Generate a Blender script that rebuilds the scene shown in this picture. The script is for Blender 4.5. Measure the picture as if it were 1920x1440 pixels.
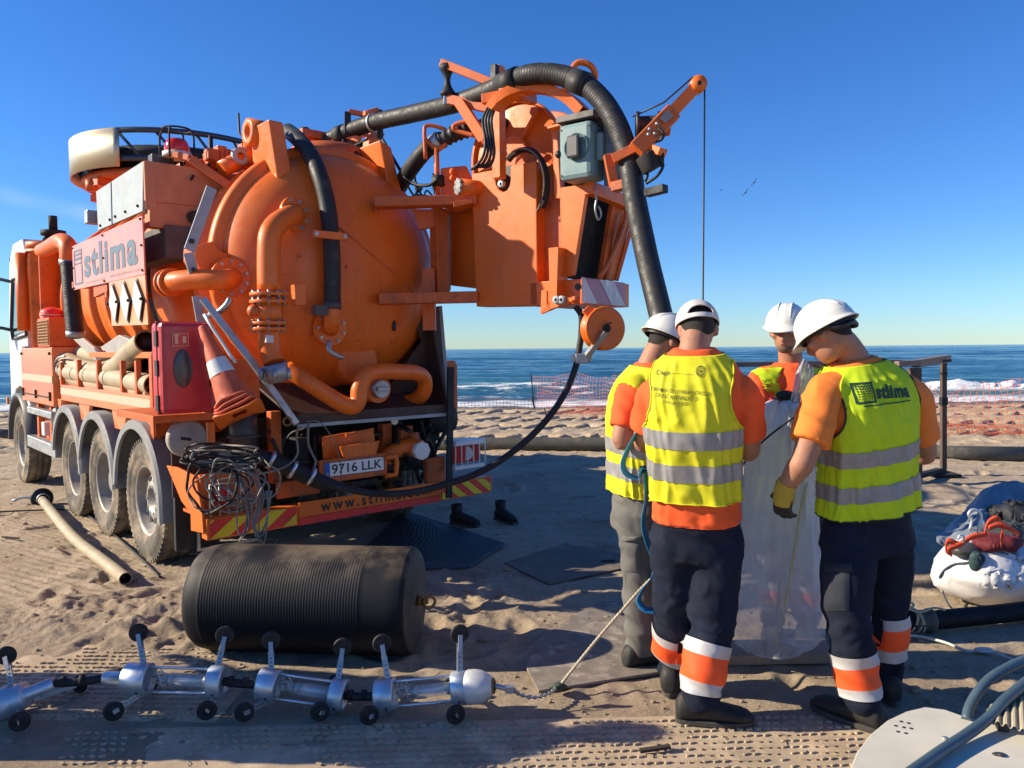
import bpy, bmesh, math, random
import numpy as np
from mathutils import Vector, Matrix, noise
from mathutils.bvhtree import BVHTree
for _o in list(bpy.data.objects): bpy.data.objects.remove(_o)
random.seed(7); np.random.seed(7)
SC = bpy.context.scene
COL = SC.collection
V = Vector

# ------------------------------------------------------------------ camera
CAMH, FOC = 1.68, 1440.0
_roll = math.radians(0.49); _pitch = math.atan((720 - 653.5) / FOC)
_F = V((0, math.cos(_pitch), -math.sin(_pitch)))
_U0 = V((0, math.sin(_pitch), math.cos(_pitch))); _R0 = V((1, 0, 0))
_R = _R0 * math.cos(_roll) - _U0 * math.sin(_roll)
_U = _U0 * math.cos(_roll) + _R0 * math.sin(_roll)
cam = bpy.data.cameras.new('camera'); cam.sensor_fit = 'HORIZONTAL'; cam.sensor_width = 36
cam.lens = 36 * FOC / 1920; cam.clip_start = 0.05; cam.clip_end = 20000
camo = bpy.data.objects.new('camera', cam); COL.objects.link(camo)
m = Matrix((( _R.x, _U.x, -_F.x, 0), (_R.y, _U.y, -_F.y, 0), (_R.z, _U.z, -_F.z, CAMH), (0, 0, 0, 1)))
camo.matrix_world = m
SC.camera = camo
# ------------------------------------------------------------------ light
SUN_EL, SUN_AZ = math.radians(26.5), math.radians(0.0)     # azimuth: from -X turned towards +Y
sdir = V((-math.cos(SUN_AZ) * math.cos(SUN_EL), math.sin(SUN_AZ) * math.cos(SUN_EL), math.sin(SUN_EL)))
w = bpy.data.worlds.new("World"); SC.world = w; w.use_nodes = True
nt = w.node_tree; nt.nodes.clear()
sky = nt.nodes.new('ShaderNodeTexSky'); sky.sky_type = 'NISHITA'; sky.sun_disc = False
sky.sun_elevation = SUN_EL; sky.sun_rotation = math.atan2(sdir.x, sdir.y)
sky.altitude = 0; sky.air_density = 1.0; sky.dust_density = 0.0; sky.ozone_density = 3.0
bg = nt.nodes.new('ShaderNodeBackground'); bg.inputs['Strength'].default_value = 0.082
wo = nt.nodes.new('ShaderNodeOutputWorld')
hs_ = nt.nodes.new('ShaderNodeHueSaturation'); hs_.inputs['Saturation'].default_value = 1.22
nt.links.new(sky.outputs[0], hs_.inputs['Color']); tint = nt.nodes.new('ShaderNodeMix'); tint.data_type = 'RGBA'; tint.blend_type = 'MULTIPLY'; tint.inputs[0].default_value = 1; tint.inputs[7].default_value = (.62, .86, 1.26, 1); nt.links.new(hs_.outputs[0], tint.inputs[6]);  nt.links.new(bg.outputs[0], wo.inputs[0])
sl = bpy.data.lights.new('sun', 'SUN'); sl.energy = 5.0; sl.angle = math.radians(0.5); sl.color = (1.0, 0.87, 0.66)
so = bpy.data.objects.new('sun', sl); COL.objects.link(so)
so.rotation_euler = sdir.to_track_quat('Z', 'Y').to_euler(); so.location = (-30, 0, 12)
SC.view_settings.view_transform = 'Standard'; SC.view_settings.look = 'None'
SC.view_settings.gamma = 1; SC.view_settings.use_curve_mapping = False; SC.view_settings.exposure = 0.74
SC.cycles.max_bounces = 8; SC.cycles.transparent_max_bounces = 12

# ------------------------------------------------------------------ rays
def ray(px, py): return (_F + _R * ((px - 960) / FOC) + _U * ((720 - py) / FOC))
CP = V((0, 0, CAMH))
# a faint cloud streak low in the left sky
_sn = ray(-60, 350).cross(ray(200, 408)).normalized(); _sa = ray(30, 372).normalized()
_g = nt.nodes.new('ShaderNodeTexCoord'); _d1 = nt.nodes.new('ShaderNodeVectorMath'); _d1.operation = 'DOT_PRODUCT'; _d1.inputs[1].default_value = _sn; nt.links.new(_g.outputs['Generated'], _d1.inputs[0])
_d2 = nt.nodes.new('ShaderNodeVectorMath'); _d2.operation = 'DOT_PRODUCT'; _d2.inputs[1].default_value = _sa; nt.links.new(_g.outputs['Generated'], _d2.inputs[0])
_nz = nt.nodes.new('ShaderNodeTexNoise'); _nz.inputs['Scale'].default_value = 14; _nz.inputs['Detail'].default_value = 5; nt.links.new(_g.outputs['Generated'], _nz.inputs['Vector'])
def _mr(s, a, b, c, d):
    r = nt.nodes.new('ShaderNodeMapRange'); r.interpolation_type = 'SMOOTHSTEP'
    for i, v_ in ((1, a), (2, b), (3, c), (4, d)): r.inputs[i].default_value = v_
    nt.links.new(s, r.inputs[0]); return r.outputs[0]
def _mm(op, a, b=None):
    r = nt.nodes.new('ShaderNodeMath'); r.operation = op; nt.links.new(a, r.inputs[0])
    if b is not None: nt.links.new(b, r.inputs[1])
    return r.outputs[0]
_mask = _mm('MULTIPLY', _mm('MULTIPLY', _mr(_mm('ABSOLUTE', _d1.outputs['Value']), 0, .014, .22, 0), _mr(_d2.outputs['Value'], .975, .998, 0, 1)), _mr(_nz.outputs['Fac'], .35, .65, .3, 1))
_cl = nt.nodes.new('ShaderNodeMix'); _cl.data_type = 'RGBA'; _cl.inputs[7].default_value = (7.5, 8.0, 8.6, 1); nt.links.new(_mask, _cl.inputs[0]); nt.links.new(tint.outputs[2], _cl.inputs[6]); nt.links.new(_cl.outputs[2], bg.inputs[0])
def W(px, py, Y):
    d = ray(px, py); return CP + d * (Y / d.y)
def PLN(px, py, p0, n):
    d = ray(px, py); return CP + d * ((p0 - CP).dot(n) / d.dot(n))
def G(px, py, z=0.0): return PLN(px, py, V((0, 0, z)), V((0, 0, 1)))
# truck frame: r across (left to right seen from behind), f forward, z up
TO = V((-2.05, 5.09, 0)); TR = V((.745, .667, 0)).normalized(); TF = V((-.667, .745, 0)).normalized(); Z = V((0, 0, 1))
def T(r, f, z): return TO + TR * r + TF * f + Z * z
def TP(px, py, r=None, f=None, z=None):
    if r is not None: return PLN(px, py, TO + TR * r, TR)
    if f is not None: return PLN(px, py, TO + TF * f, TF)
    return PLN(px, py, V((0, 0, z)), Z)
# reel frame: a towards the near right, b away
RO = V((-.30, 6.10, 0)); RA = V((.8, -.6, 0)); RB = V((.6, .8, 0))
def RR(a, b, z): return RO + RA * a + RB * b + Z * z
def RP(px, py, a=None, b=None):
    if a is not None: return PLN(px, py, RO + RA * a, RA)
    return PLN(px, py, RO + RB * b, RB)

# ------------------------------------------------------------------ materials
MATS = {}
def mat(name, col, rough=.5, metal=0., var=0., vscale=6., bump=0., bscale=60., dirt=None, damt=.0, dscale=3., coat=0., col2=None, spec=.5, emit=None, stretch=None, sheen=0., streak=None, crumple=0.):
    if name in MATS: return MATS[name]
    m = bpy.data.materials.new(name); m.use_nodes = True; n = m.node_tree; b = n.nodes['Principled BSDF']
    b.inputs['Roughness'].default_value = rough; b.inputs['Metallic'].default_value = metal
    b.inputs['Specular IOR Level'].default_value = spec
    b.inputs['Base Color'].default_value = (*col, 1)
    if coat: b.inputs['Coat Weight'].default_value = coat; b.inputs['Coat Roughness'].default_value = .12
    if sheen: b.inputs['Sheen Weight'].default_value = sheen
    tc = n.nodes.new('ShaderNodeTexCoord'); vec = tc.outputs['Object']
    if stretch:
        mp = n.nodes.new('ShaderNodeMapping'); mp.inputs['Scale'].default_value = stretch
        n.links.new(vec, mp.inputs[0]); vec = mp.outputs[0]
    cur = None
    def noi(sc, det=6):
        t = n.nodes.new('ShaderNodeTexNoise'); t.inputs['Scale'].default_value = sc; t.inputs['Detail'].default_value = det
        t.inputs['Roughness'].default_value = .65
        n.links.new(vec, t.inputs['Vector']); return t.outputs['Fac']
    def mix(fac, a, bb):
        x = n.nodes.new('ShaderNodeMix'); x.data_type = 'RGBA'
        n.links.new(fac, x.inputs[0])
        if isinstance(a, tuple): x.inputs[6].default_value = (*a, 1)
        else: n.links.new(a, x.inputs[6])
        if isinstance(bb, tuple): x.inputs[7].default_value = (*bb, 1)
        else: n.links.new(bb, x.inputs[7])
        return x.outputs[2]
    def ramp(fac, p0, p1, hi=1.0):
        r = n.nodes.new('ShaderNodeMapRange'); r.inputs[1].default_value = p0; r.inputs[2].default_value = p1; r.inputs[4].default_value = hi
        n.links.new(fac, r.inputs[0]); return r.outputs[0]
    if var:
        c2 = col2 if col2 else tuple(c * (1 - var) for c in col); c1 = col if col2 else tuple(min(1, c * (1 + var * .5)) for c in col)
        cur = mix(ramp(noi(vscale), .3, .7), c1, c2)
    if dirt:
        cur = mix(ramp(noi(dscale, 9), .68 - .25 * damt, .80 - .15 * damt, min(1, .35 + damt)), cur if cur else col, dirt)
        rr = n.nodes.new('ShaderNodeMapRange'); rr.inputs[1].default_value = .4; rr.inputs[2].default_value = .7
        rr.inputs[3].default_value = rough; rr.inputs[4].default_value = min(1, rough + .3)
        n.links.new(noi(dscale * 1.7, 8), rr.inputs[0]); n.links.new(rr.outputs[0], b.inputs['Roughness'])
    if streak:
        mp = n.nodes.new('ShaderNodeMapping'); mp.inputs['Scale'].default_value = (9, 9, .9); n.links.new(tc.outputs['Object'], mp.inputs[0])
        t = n.nodes.new('ShaderNodeTexNoise'); t.inputs['Scale'].default_value = 1.6; t.inputs['Detail'].default_value = 7; n.links.new(mp.outputs[0], t.inputs['Vector'])
        cur = mix(ramp(t.outputs['Fac'], .56, .76, .55), cur if cur else col, streak)
        t2 = noi(26, 3); cur = mix(ramp(t2, .69, .71, .8), cur, (streak[0] * .5, streak[1] * .45, streak[2] * .5))
    if cur: n.links.new(cur, b.inputs['Base Color'])
    if bump:
        bp = n.nodes.new('ShaderNodeBump'); bp.inputs['Strength'].default_value = bump; bp.inputs['Distance'].default_value = .004
        n.links.new(noi(bscale, 5), bp.inputs['Height'])
        if crumple:
            b2 = n.nodes.new('ShaderNodeBump'); b2.inputs['Strength'].default_value = crumple; b2.inputs['Distance'].default_value = .02
            w_ = n.nodes.new('ShaderNodeTexNoise'); w_.inputs['Scale'].default_value = 7; w_.inputs['Detail'].default_value = 3; w_.inputs['Distortion'].default_value = 1.2
            if 'Type' in dir(w_) or True:
                try: w_.noise_type = 'RIDGED_MULTIFRACTAL'
                except Exception: pass
            n.links.new(tc.outputs['Object'], w_.inputs['Vector']); n.links.new(w_.outputs['Fac'], b2.inputs['Height']); n.links.new(b2.outputs[0], bp.inputs['Normal'])
        n.links.new(bp.outputs[0], b.inputs['Normal'])
    if emit: b.inputs['Emission Color'].default_value = (*emit, 1); b.inputs['Emission Strength'].default_value = 1
    MATS[name] = m; return m

ORG = mat('orange_paint', (.76, .150, .009), .38, var=.12, vscale=2.2, bump=.12, bscale=25, dirt=(.20, .085, .035), damt=.2, dscale=4, coat=.08, streak=(.46, .085, .010))
ORD = mat('orange_paint_worn', (.62, .125, .02), .42, var=.25, vscale=3, bump=.15, bscale=30, dirt=(.09, .045, .028), damt=.5, dscale=5, streak=(.18, .05, .02))
ORP = mat('orange_panel', (.78, .22, .07), .28, var=.10, vscale=3, dirt=(.32, .16, .09), damt=.2, dscale=6, coat=.5)
BLK = mat('black_rubber', (.012, .013, .015), .55, var=.3, bump=.2, bscale=40, dirt=(.07, .058, .045), damt=.2, dscale=5)
HOSE = mat('black_hose', (.016, .016, .017), .5, var=.3, bump=.3, bscale=50, dirt=(.085, .08, .065), damt=.45, dscale=9)
DRK = mat('dark_underbody', (.018, .016, .016), .75, var=.4, dirt=(.07, .045, .03), damt=.4, dscale=6)
STL = mat('galvanised_steel', (.42, .44, .45), .38, .75, var=.25, vscale=9, dirt=(.13, .11, .09), damt=.3, dscale=7, bump=.1)
ALU = mat('brushed_aluminium', (.66, .68, .70), .27, .9, var=.12, vscale=14, dirt=(.25, .23, .2), damt=.15, dscale=9, bump=.08)
GALV = mat('zinc_sheet', (.34, .385, .41), .5, .15, var=.16, vscale=7, dirt=(.32, .28, .2), damt=.3, dscale=3)
WHT = mat('white_paint', (.72, .72, .70), .35, var=.1, dirt=(.3, .25, .2), damt=.25, coat=.2)
GRF = mat('grey_fender', (.24, .25, .25), .5, var=.15, dirt=(.36, .30, .22), damt=.5, dscale=5, bump=.15)
TYR = mat('dusty_tyre', (.12, .105, .085), .9, var=.5, vscale=5, dirt=(.34, .27, .19), damt=.9, dscale=3.5, bump=.5, bscale=30)
RIM = mat('dusty_rim', (.34, .32, .29), .5, .35, var=.35, vscale=6, dirt=(.28, .21, .14), damt=.6, dscale=7)
BROWN = mat('brown_plate', (.055, .027, .020), .5, var=.3, dirt=(.10, .06, .04), damt=.3)
REDB = mat('red_plastic', (.50, .022, .030), .33, var=.12, dirt=(.25, .06, .05), damt=.2, dscale=5, coat=.3)
REDL = mat('red_lens', (.60, .02, .012), .15, coat=.4)
BEI = mat('beige_hose', (.40, .33, .215), .55, var=.2, vscale=4, dirt=(.22, .17, .11), damt=.35, dscale=6, bump=.15)
TEAL = mat('grey_green_casing', (.16, .26, .27), .38, var=.12, dirt=(.12, .13, .11), damt=.15, dscale=6)
GRYD = mat('dark_grey_plastic', (.06, .06, .062), .45, var=.2)
YEL = mat('yellow_sheeting', (.75, .55, .02), .4, var=.1, dirt=(.3, .2, .08), damt=.3)
REDS = mat('red_sheeting', (.72, .035, .03), .4, var=.1, dirt=(.3, .08, .05), damt=.3)
WHS = mat('white_sheeting', (.62, .62, .60), .45, var=.1, dirt=(.3, .26, .22), damt=.3)
BLT = mat('black_print', (.012, .013, .016), .5)
BLUP = mat('slate_print', (.10, .15, .19), .5)
RUST = mat('brass_rust', (.28, .15, .05), .5, .5, var=.4)
GLSB = mat('dark_glass', (.02, .03, .035), .05, coat=.5)
ROPE = mat('rope', (.50, .44, .30), .85, var=.25, vscale=40, bump=.5, bscale=150)
CABL = mat('grey_cable', (.22, .205, .17), .65, var=.4, vscale=12)
WOOD = mat('plywood', (.36, .26, .17), .7, var=.25, vscale=5, dirt=(.16, .1, .06), damt=.3)

# ------------------------------------------------------------------ mesh builder
def catmull(pts, n=6, closed=False):
    pts = [V(p) for p in pts]
    if len(pts) < 3: return pts
    out = []; N = len(pts)
    rng = range(N if closed else N - 1)
    for i in rng:
        p1, p2 = pts[i], pts[(i + 1) % N]
        p0 = pts[(i - 1) % N] if (closed or i > 0) else p1 * 2 - p2
        p3 = pts[(i + 2) % N] if (closed or i + 2 < N) else p2 * 2 - p1
        for k in range(n):
            t = k / n
            out.append(.5 * ((2 * p1) + (p2 - p0) * t + (2 * p0 - 5 * p1 + 4 * p2 - p3) * t * t + (3 * p1 - p0 - 3 * p2 + p3) * t ** 3))
    if not closed: out.append(pts[-1])
    return out
def perp(d):
    d = d.normalized(); a = V((0, 0, 1)) if abs(d.z) < .9 else V((1, 0, 0))
    u = d.cross(a).normalized(); return u, d.cross(u).normalized()
class MB:
    def __init__(s): s.v = []; s.f = []; s.sm = []; s.mi = []; s.cm = 0
    def add(s, vs, fs, smooth=False):
        o = len(s.v); s.v += [tuple(v) for v in vs]
        for f in fs: s.f.append(tuple(i + o for i in f)); s.sm.append(smooth); s.mi.append(s.cm)
        return s
    def box(s, c, sx, sy, sz, X=V((1, 0, 0)), Y=V((0, 1, 0)), Zz=V((0, 0, 1))):
        c = V(c); vs = [c + X * (a * sx / 2) + Y * (b * sy / 2) + Zz * (d * sz / 2) for a in (-1, 1) for b in (-1, 1) for d in (-1, 1)]
        return s.add(vs, [(0, 1, 3, 2), (4, 6, 7, 5), (0, 4, 5, 1), (2, 3, 7, 6), (0, 2, 6, 4), (1, 5, 7, 3)])
    def tbox(s, r0, r1, f0, f1, z0, z1):        # box in the truck frame
        return s.box(T((r0 + r1) / 2, (f0 + f1) / 2, (z0 + z1) / 2), r1 - r0, f1 - f0, z1 - z0, TR, TF)
    def rbox(s, a0, a1, b0, b1, z0, z1):
        return s.box(RR((a0 + a1) / 2, (b0 + b1) / 2, (z0 + z1) / 2), a1 - a0, b1 - b0, z1 - z0, RA, RB)
    def prism(s, poly, vec, smooth=False):
        n = len(poly); vec = V(vec); poly = [V(p) for p in poly]
        vs = poly + [p + vec for p in poly]
        fs = [tuple(range(n))[::-1], tuple(range(n, 2 * n))] + [(i, (i + 1) % n, n + (i + 1) % n, n + i) for i in range(n)]
        return s.add(vs, fs, smooth)
    def bar(s, p0, p1, w, h=None, up=V((0, 0, 1))):
        p0, p1 = V(p0), V(p1); h = h or w; d = (p1 - p0).normalized()
        if abs(d.dot(up)) > .95: up = V((0, 1, 0))
        x = d.cross(up).normalized(); y = x.cross(d)
        return s.box((p0 + p1) / 2, w, h, (p1 - p0).length, x, y, d)
    def cyl(s, p0, p1, r0, r1=None, seg=16, caps=True, smooth=True):
        return s.tube([p0, p1], r0 if r1 is None else [r0, r1], seg, caps, 0, smooth)
    def tube(s, pts, r, seg=10, caps=True, sub=0, smooth=True, closed=False):
        pts = [V(p) for p in pts]
        if sub and len(pts) > 2: 
            if not isinstance(r, (int, float)):
                m_ = len(pts); r0 = list(r)
                r = [r0[min(m_ - 1, i // sub)] * (1 - (i % sub) / sub) + r0[min(m_ - 1, i // sub + 1)] * ((i % sub) / sub) for i in range((m_ - 1) * sub + 1)]
            pts = catmull(pts, sub, closed)
        n = len(pts); R = [r] * n if isinstance(r, (int, float)) else list(r)
        vs = []; u = None
        for i, p in enumerate(pts):
            a = pts[(i - 1) % n] if (closed or i > 0) else p; b = pts[(i + 1) % n] if (closed or i < n - 1) else p
            d = (b - a)
            if d.length < 1e-9: d = V((0, 0, 1))
            d.normalize()
            if u is None: u, _ = perp(d)
            u = (u - d * u.dot(d))
            if u.length < 1e-6: u, _ = perp(d)
            u.normalize(); vv = d.cross(u)
            for k in range(seg):
                t = 2 * math.pi * k / seg; vs.append(p + (u * math.cos(t) + vv * math.sin(t)) * R[i])
        fs = [(i * seg + k, i * seg + (k + 1) % seg, ((i + 1) % n) * seg + (k + 1) % seg, ((i + 1) % n) * seg + k) for i in range(n if closed else n - 1) for k in range(seg)]
        s.add(vs, fs, smooth)
        if caps and not closed:
            o = len(s.v) - len(vs)
            s.f.append(tuple(o + k for k in range(seg))[::-1]); s.sm.append(False); s.mi.append(s.cm)
            s.f.append(tuple(o + (n - 1) * seg + k for k in range(seg))); s.sm.append(False); s.mi.append(s.cm)
        return s
    def lathe(s, prof, p0, axis, seg=32, smooth=True, ax=None, arc=(0, 2 * math.pi)):   # prof: (radius, height along axis)
        p0, axis = V(p0), V(axis).normalized()
        if ax is None: u, v = perp(axis)
        else: u = V(ax); v = axis.cross(u)
        full = abs(arc[1] - arc[0] - 2 * math.pi) < 1e-6; ns = seg if full else seg + 1
        vs = [p0 + axis * h + (u * math.cos(arc[0] + (arc[1] - arc[0]) * k / seg) + v * math.sin(arc[0] + (arc[1] - arc[0]) * k / seg)) * r for r, h in prof for k in range(ns)]
        fs = [(i * ns + k, i * ns + (k + 1) % ns, (i + 1) * ns + (k + 1) % ns, (i + 1) * ns + k) for i in range(len(prof) - 1) for k in range(seg)]
        return s.add(vs, fs, smooth)
    def ball(s, c, rx, ry=None, rz=None, seg=16, rings=10, M=None):
        ry = ry or rx; rz = rz or rx; c = V(c); vs = []; 
        for i in range(rings + 1):
            ph = math.pi * i / rings
            for k in range(seg):
                t = 2 * math.pi * k / seg
                q = V((rx * math.sin(ph) * math.cos(t), ry * math.sin(ph) * math.sin(t), rz * math.cos(ph)))
                if M is not None: q = M @ q
                vs.append(c + q)
        fs = [(i * seg + k, (i + 1) * seg + k, (i + 1) * seg + (k + 1) % seg, i * seg + (k + 1) % seg) for i in range(rings) for k in range(seg)]
        return s.add(vs, fs, True)
    def sheet(s, rows, smooth=True, closed=False):
        n = len(rows[0]); vs = [p for r in rows for p in r]
        kk = n if closed else n - 1
        fs = [(i * n + k, i * n + (k + 1) % n, (i + 1) * n + (k + 1) % n, (i + 1) * n + k) for i in range(len(rows) - 1) for k in range(kk)]
        return s.add(vs, fs, smooth)
    def mesh(s, name):
        me = bpy.data.meshes.new(name); me.from_pydata(s.v, [], s.f); 
        me.polygons.foreach_set('use_smooth', s.sm); me.polygons.foreach_set('material_index', s.mi)
        me.validate(); me.update(); return me
def fixn(me):
    bm = bmesh.new(); bm.from_mesh(me); bmesh.ops.remove_doubles(bm, verts=bm.verts, dist=1e-6)
    bmesh.ops.recalc_face_normals(bm, faces=bm.faces); bm.to_mesh(me); bm.free()
def put(name, mb, mats, parent=None, bevel=0, norm=True, sharp=True, **props):
    me = mb.mesh(name) if isinstance(mb, MB) else mb
    if norm: fixn(me)
    o = bpy.data.objects.new(name, me); COL.objects.link(o)
    for mm in (mats if isinstance(mats, (list, tuple)) else [mats]): me.materials.append(mm)
    if parent: 
        o.parent = parent; o.matrix_parent_inverse = parent.matrix_world.inverted()
    if bevel:
        b = o.modifiers.new('bevel', 'BEVEL'); b.width = bevel; b.segments = 2; b.limit_method = 'ANGLE'; b.angle_limit = math.radians(50)
    for k, v_ in props.items(): o[k] = v_
    return o
def thing(name, loc, label, cat, group=None, rz=0):
    o = bpy.data.objects.new(name, None); COL.objects.link(o); o.empty_display_size = .2
    o.matrix_world = Matrix.Translation(V(loc)) @ Matrix.Rotation(rz, 4, 'Z')
    o['label'] = label; o['category'] = cat
    if group: o['group'] = group
    return o
def rebase(o, parent):     # keep world placement under a parent
    o.parent = parent; o.matrix_parent_inverse = parent.matrix_world.inverted()
def copy_thing(root, M, label, group=None):
    r = root.copy(); COL.objects.link(r); r.matrix_world = M @ root.matrix_world; r['label'] = label
    if group: r['group'] = group
    def rec(a, b):
        for c in list(a.children):
            d = c.copy(); COL.objects.link(d); d.parent = b; d.matrix_parent_inverse = c.matrix_parent_inverse.copy(); rec(c, d)
    rec(root, r); return r
def textmesh(txt, size=1., bold=0., ext=0., align='LEFT', spacing=1.):
    c = bpy.data.curves.new('t', 'FONT'); c.body = txt; c.size = size; c.offset = bold; c.extrude = ext; c.align_x = align; c.space_character = spacing
    o = bpy.data.objects.new('t', c); COL.objects.link(o); dg = bpy.context.evaluated_depsgraph_get(); dg.update()
    me = bpy.data.meshes.new_from_object(o.evaluated_get(dg)); bpy.data.objects.remove(o); bpy.data.curves.remove(c); return me
def text_on(name, txt, org, u, v, width, height, m, parent, bold=0., spacing=1., lift=.0015, n=None):
    """print fitted to width x height at org along u, v"""
    me = textmesh(txt, 1., bold, 0, spacing=spacing)
    co = [vv.co.copy() for vv in me.vertices]; x0 = min(c.x for c in co); x1 = max(c.x for c in co); y0 = min(c.y for c in co); y1 = max(c.y for c in co)
    u = V(u).normalized(); v = V(v).normalized(); nn = n or u.cross(v)
    for vv in me.vertices:
        vv.co = V(org) + u * ((vv.co.x - x0) / (x1 - x0) * width) + v * ((vv.co.y - y0) / (y1 - y0) * height) + nn * lift
    return put(name, me, m, parent, norm=False)
def remesh(mb, vox=.012, smooth=6, name='r'):
    me = mb.mesh(name) if isinstance(mb, MB) else mb
    fixn(me)
    o = bpy.data.objects.new(name, me); COL.objects.link(o)
    a = o.modifiers.new('r', 'REMESH'); a.mode = 'VOXEL'; a.voxel_size = vox; a.use_smooth_shade = True
    if smooth: b = o.modifiers.new('s', 'SMOOTH'); b.iterations = smooth; b.factor = .5
    dg = bpy.context.evaluated_depsgraph_get(); dg.update()
    r = bpy.data.meshes.new_from_object(o.evaluated_get(dg)); bpy.data.objects.remove(o); bpy.data.meshes.remove(me)
    return r
def sstep(a, b, x):
    t = min(1, max(0, (x - a) / (b - a))); return t * t * (3 - 2 * t)
# ------------------------------------------------------------------ numpy noise
_P = np.random.RandomState(3).rand(512, 512).astype(np.float64)
def vnoise(x, y):
    xi = np.floor(x).astype(int); yi = np.floor(y).astype(int); fx = x - xi; fy = y - yi
    fx = fx * fx * (3 - 2 * fx); fy = fy * fy * (3 - 2 * fy)
    a = _P[xi & 511, yi & 511]; b = _P[(xi + 1) & 511, yi & 511]; c = _P[xi & 511, (yi + 1) & 511]; d = _P[(xi + 1) & 511, (yi + 1) & 511]
    return (a * (1 - fx) + b * fx) * (1 - fy) + (c * (1 - fx) + d * fx) * fy
def fbm(x, y, o=4, g=.5):
    s = 0; a = 1; t = 0
    for i in range(o):
        s = s + a * vnoise(x * 2 ** i + 17.3 * i, y * 2 ** i + 9.1 * i); t += a; a *= g
    return s / t - .5
def nsm(a, b, x):
    t = np.clip((x - a) / (b - a), 0, 1); return t * t * (3 - 2 * t)
_rs = np.random.RandomState(11)
# footprints: a few hundred dimples walked over the sand
FP = []
for i in range(330):
    y = 2.6 + 17 * _rs.rand() ** 1.3; x = (_rs.rand() * 2 - 1) * .85 * y
    FP.append((x, y, _rs.rand() * math.pi))
for i in range(60):
    y = 4.0 + 1.7 * _rs.rand(); x = -3.2 + 3.4 * _rs.rand(); FP.append((x, y, _rs.rand() * math.pi))
def matflat(x, y):     # 1 where track mats lie just under the sand
    m1 = nsm(3.75, 3.6, y + .05 * np.sin(x * 3)) * nsm(-4, -3.4, x) * nsm(2.3, 2.0, x)
    m2 = nsm(4.35, 4.2, y) * nsm(-2.9, -2.7, x) * nsm(-.9, -1.1, x)
    m3 = nsm(.75, .5, np.abs(x + .15 + .2 * (y - 5))) * 0
    return np.clip(m1 + m2 + m3, 0, 1)
def ground_h(x, y):
    h = .05 * fbm(x * .35, y * .35, 3) + .028 * fbm(x * 1.3 + 5, y * 1.3, 4)
    far = nsm(6, 14, y)
    rough = .35 + .65 * nsm(4.0, 4.8, y)
    h = h * (.6 + .8 * far) * (.35 + .65 * nsm(3.5, 5, y))
    h += rough * .02 * fbm(x * 5, y * 5, 4)
    h += far * .085 * (np.abs(fbm(x * 1.9, y * 2.3, 4)) * 2 - .25)
    h += .006 * fbm(x * 17, y * 17, 3)
    # lumpy ridge in the left middle ground
    rg = np.exp(-((y - 4.95 - .22 * (x + 2)) / .42) ** 2) * nsm(-4.5, -2.6, x) * nsm(-.2, -1.6, x)
    h += rg * (.03 + .14 * np.abs(fbm(x * 3.5, y * 4.5, 5, .6)) + .05 * np.abs(fbm(x * 9 + 4, y * 12, 4, .6)))
    rg2 = np.exp(-((y - 4.75 + .05 * x) / .25) ** 2) * nsm(-.75, -.2, x) * nsm(1.1, .6, x)
    h += rg2 * (.01 + .10 * np.maximum(0, fbm(x * 4.5, y * 6, 3)))
    h += nsm(3.9, 4.5, y) * nsm(9, 6, y) * .022 * (np.abs(fbm(x * 11, y * 13 + 3, 4, .6)))
    tr = nsm(-1.2, -1.9, x) * nsm(4.9, 5.4, y) * nsm(9.5, 8, y) * np.clip(2.4 * vnoise(x * .9 + 3, y * .7) - .6, 0, 1)
    h += tr * .007 * np.sin((x * .55 + y * .9) * 2 * math.pi / .085 + 5 * fbm(x * 1.2, y * 1.2, 2)) * (.4 + vnoise(x * 4, y * 4))
    # footprints
    for fx, fy, an in FP:
        m = (np.abs(x - fx) < .4) & (np.abs(y - fy) < .4)
        if not m.any(): continue
        dx = x[m] - fx; dy = y[m] - fy; c, s = math.cos(an), math.sin(an)
        u = (dx * c + dy * s) / .13; v = (-dx * s + dy * c) / .055
        d = u * u + v * v
        sc = .6 + .7 * (1 if fy > 5 else .5)
        h[m] += sc * (-.026 * np.exp(-d * .9) + .013 * np.exp(-(np.sqrt(d) - 1.7) ** 2 * 3))
    # crawler tracks on the open beach
    for yc, wd in ((14.4, .45), (16.7, .5), (18.6, .5), (20.6, .5)):
        yy = y - yc - .035 * x
        band = np.exp(-(yy / wd) ** 4)
        ch = np.sin((x + np.abs(yy) * 1.1) * 2 * math.pi / .48 + 3 * fbm(x * .8, y, 2))
        h += band * (.07 * np.sign(ch) * np.minimum(1, np.abs(ch) * 2) * np.clip(.1 + 2.2 * vnoise(x * 1.7, y * .8), 0, 1.1) - .03)
    # wheel furrow left of the truck
    h -= .03 * np.exp(-((y - 6.4 - (-.9) * (x + 3.3)) / .3) ** 2) * nsm(-5.5, -4, x) * nsm(-2.9, -3.3, x)
    mf = matflat(x, y)
    h = h * (1 - .85 * mf) + mf * (.016 * fbm(x * 1.6, y * 2.2, 3) - .0005)
    h -= nsm(21.5, 30, y) * .55
    return h - .012
def ground_at(x, y): return float(ground_h(np.array([[float(x)]]), np.array([[float(y)]]))[0, 0])

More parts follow.
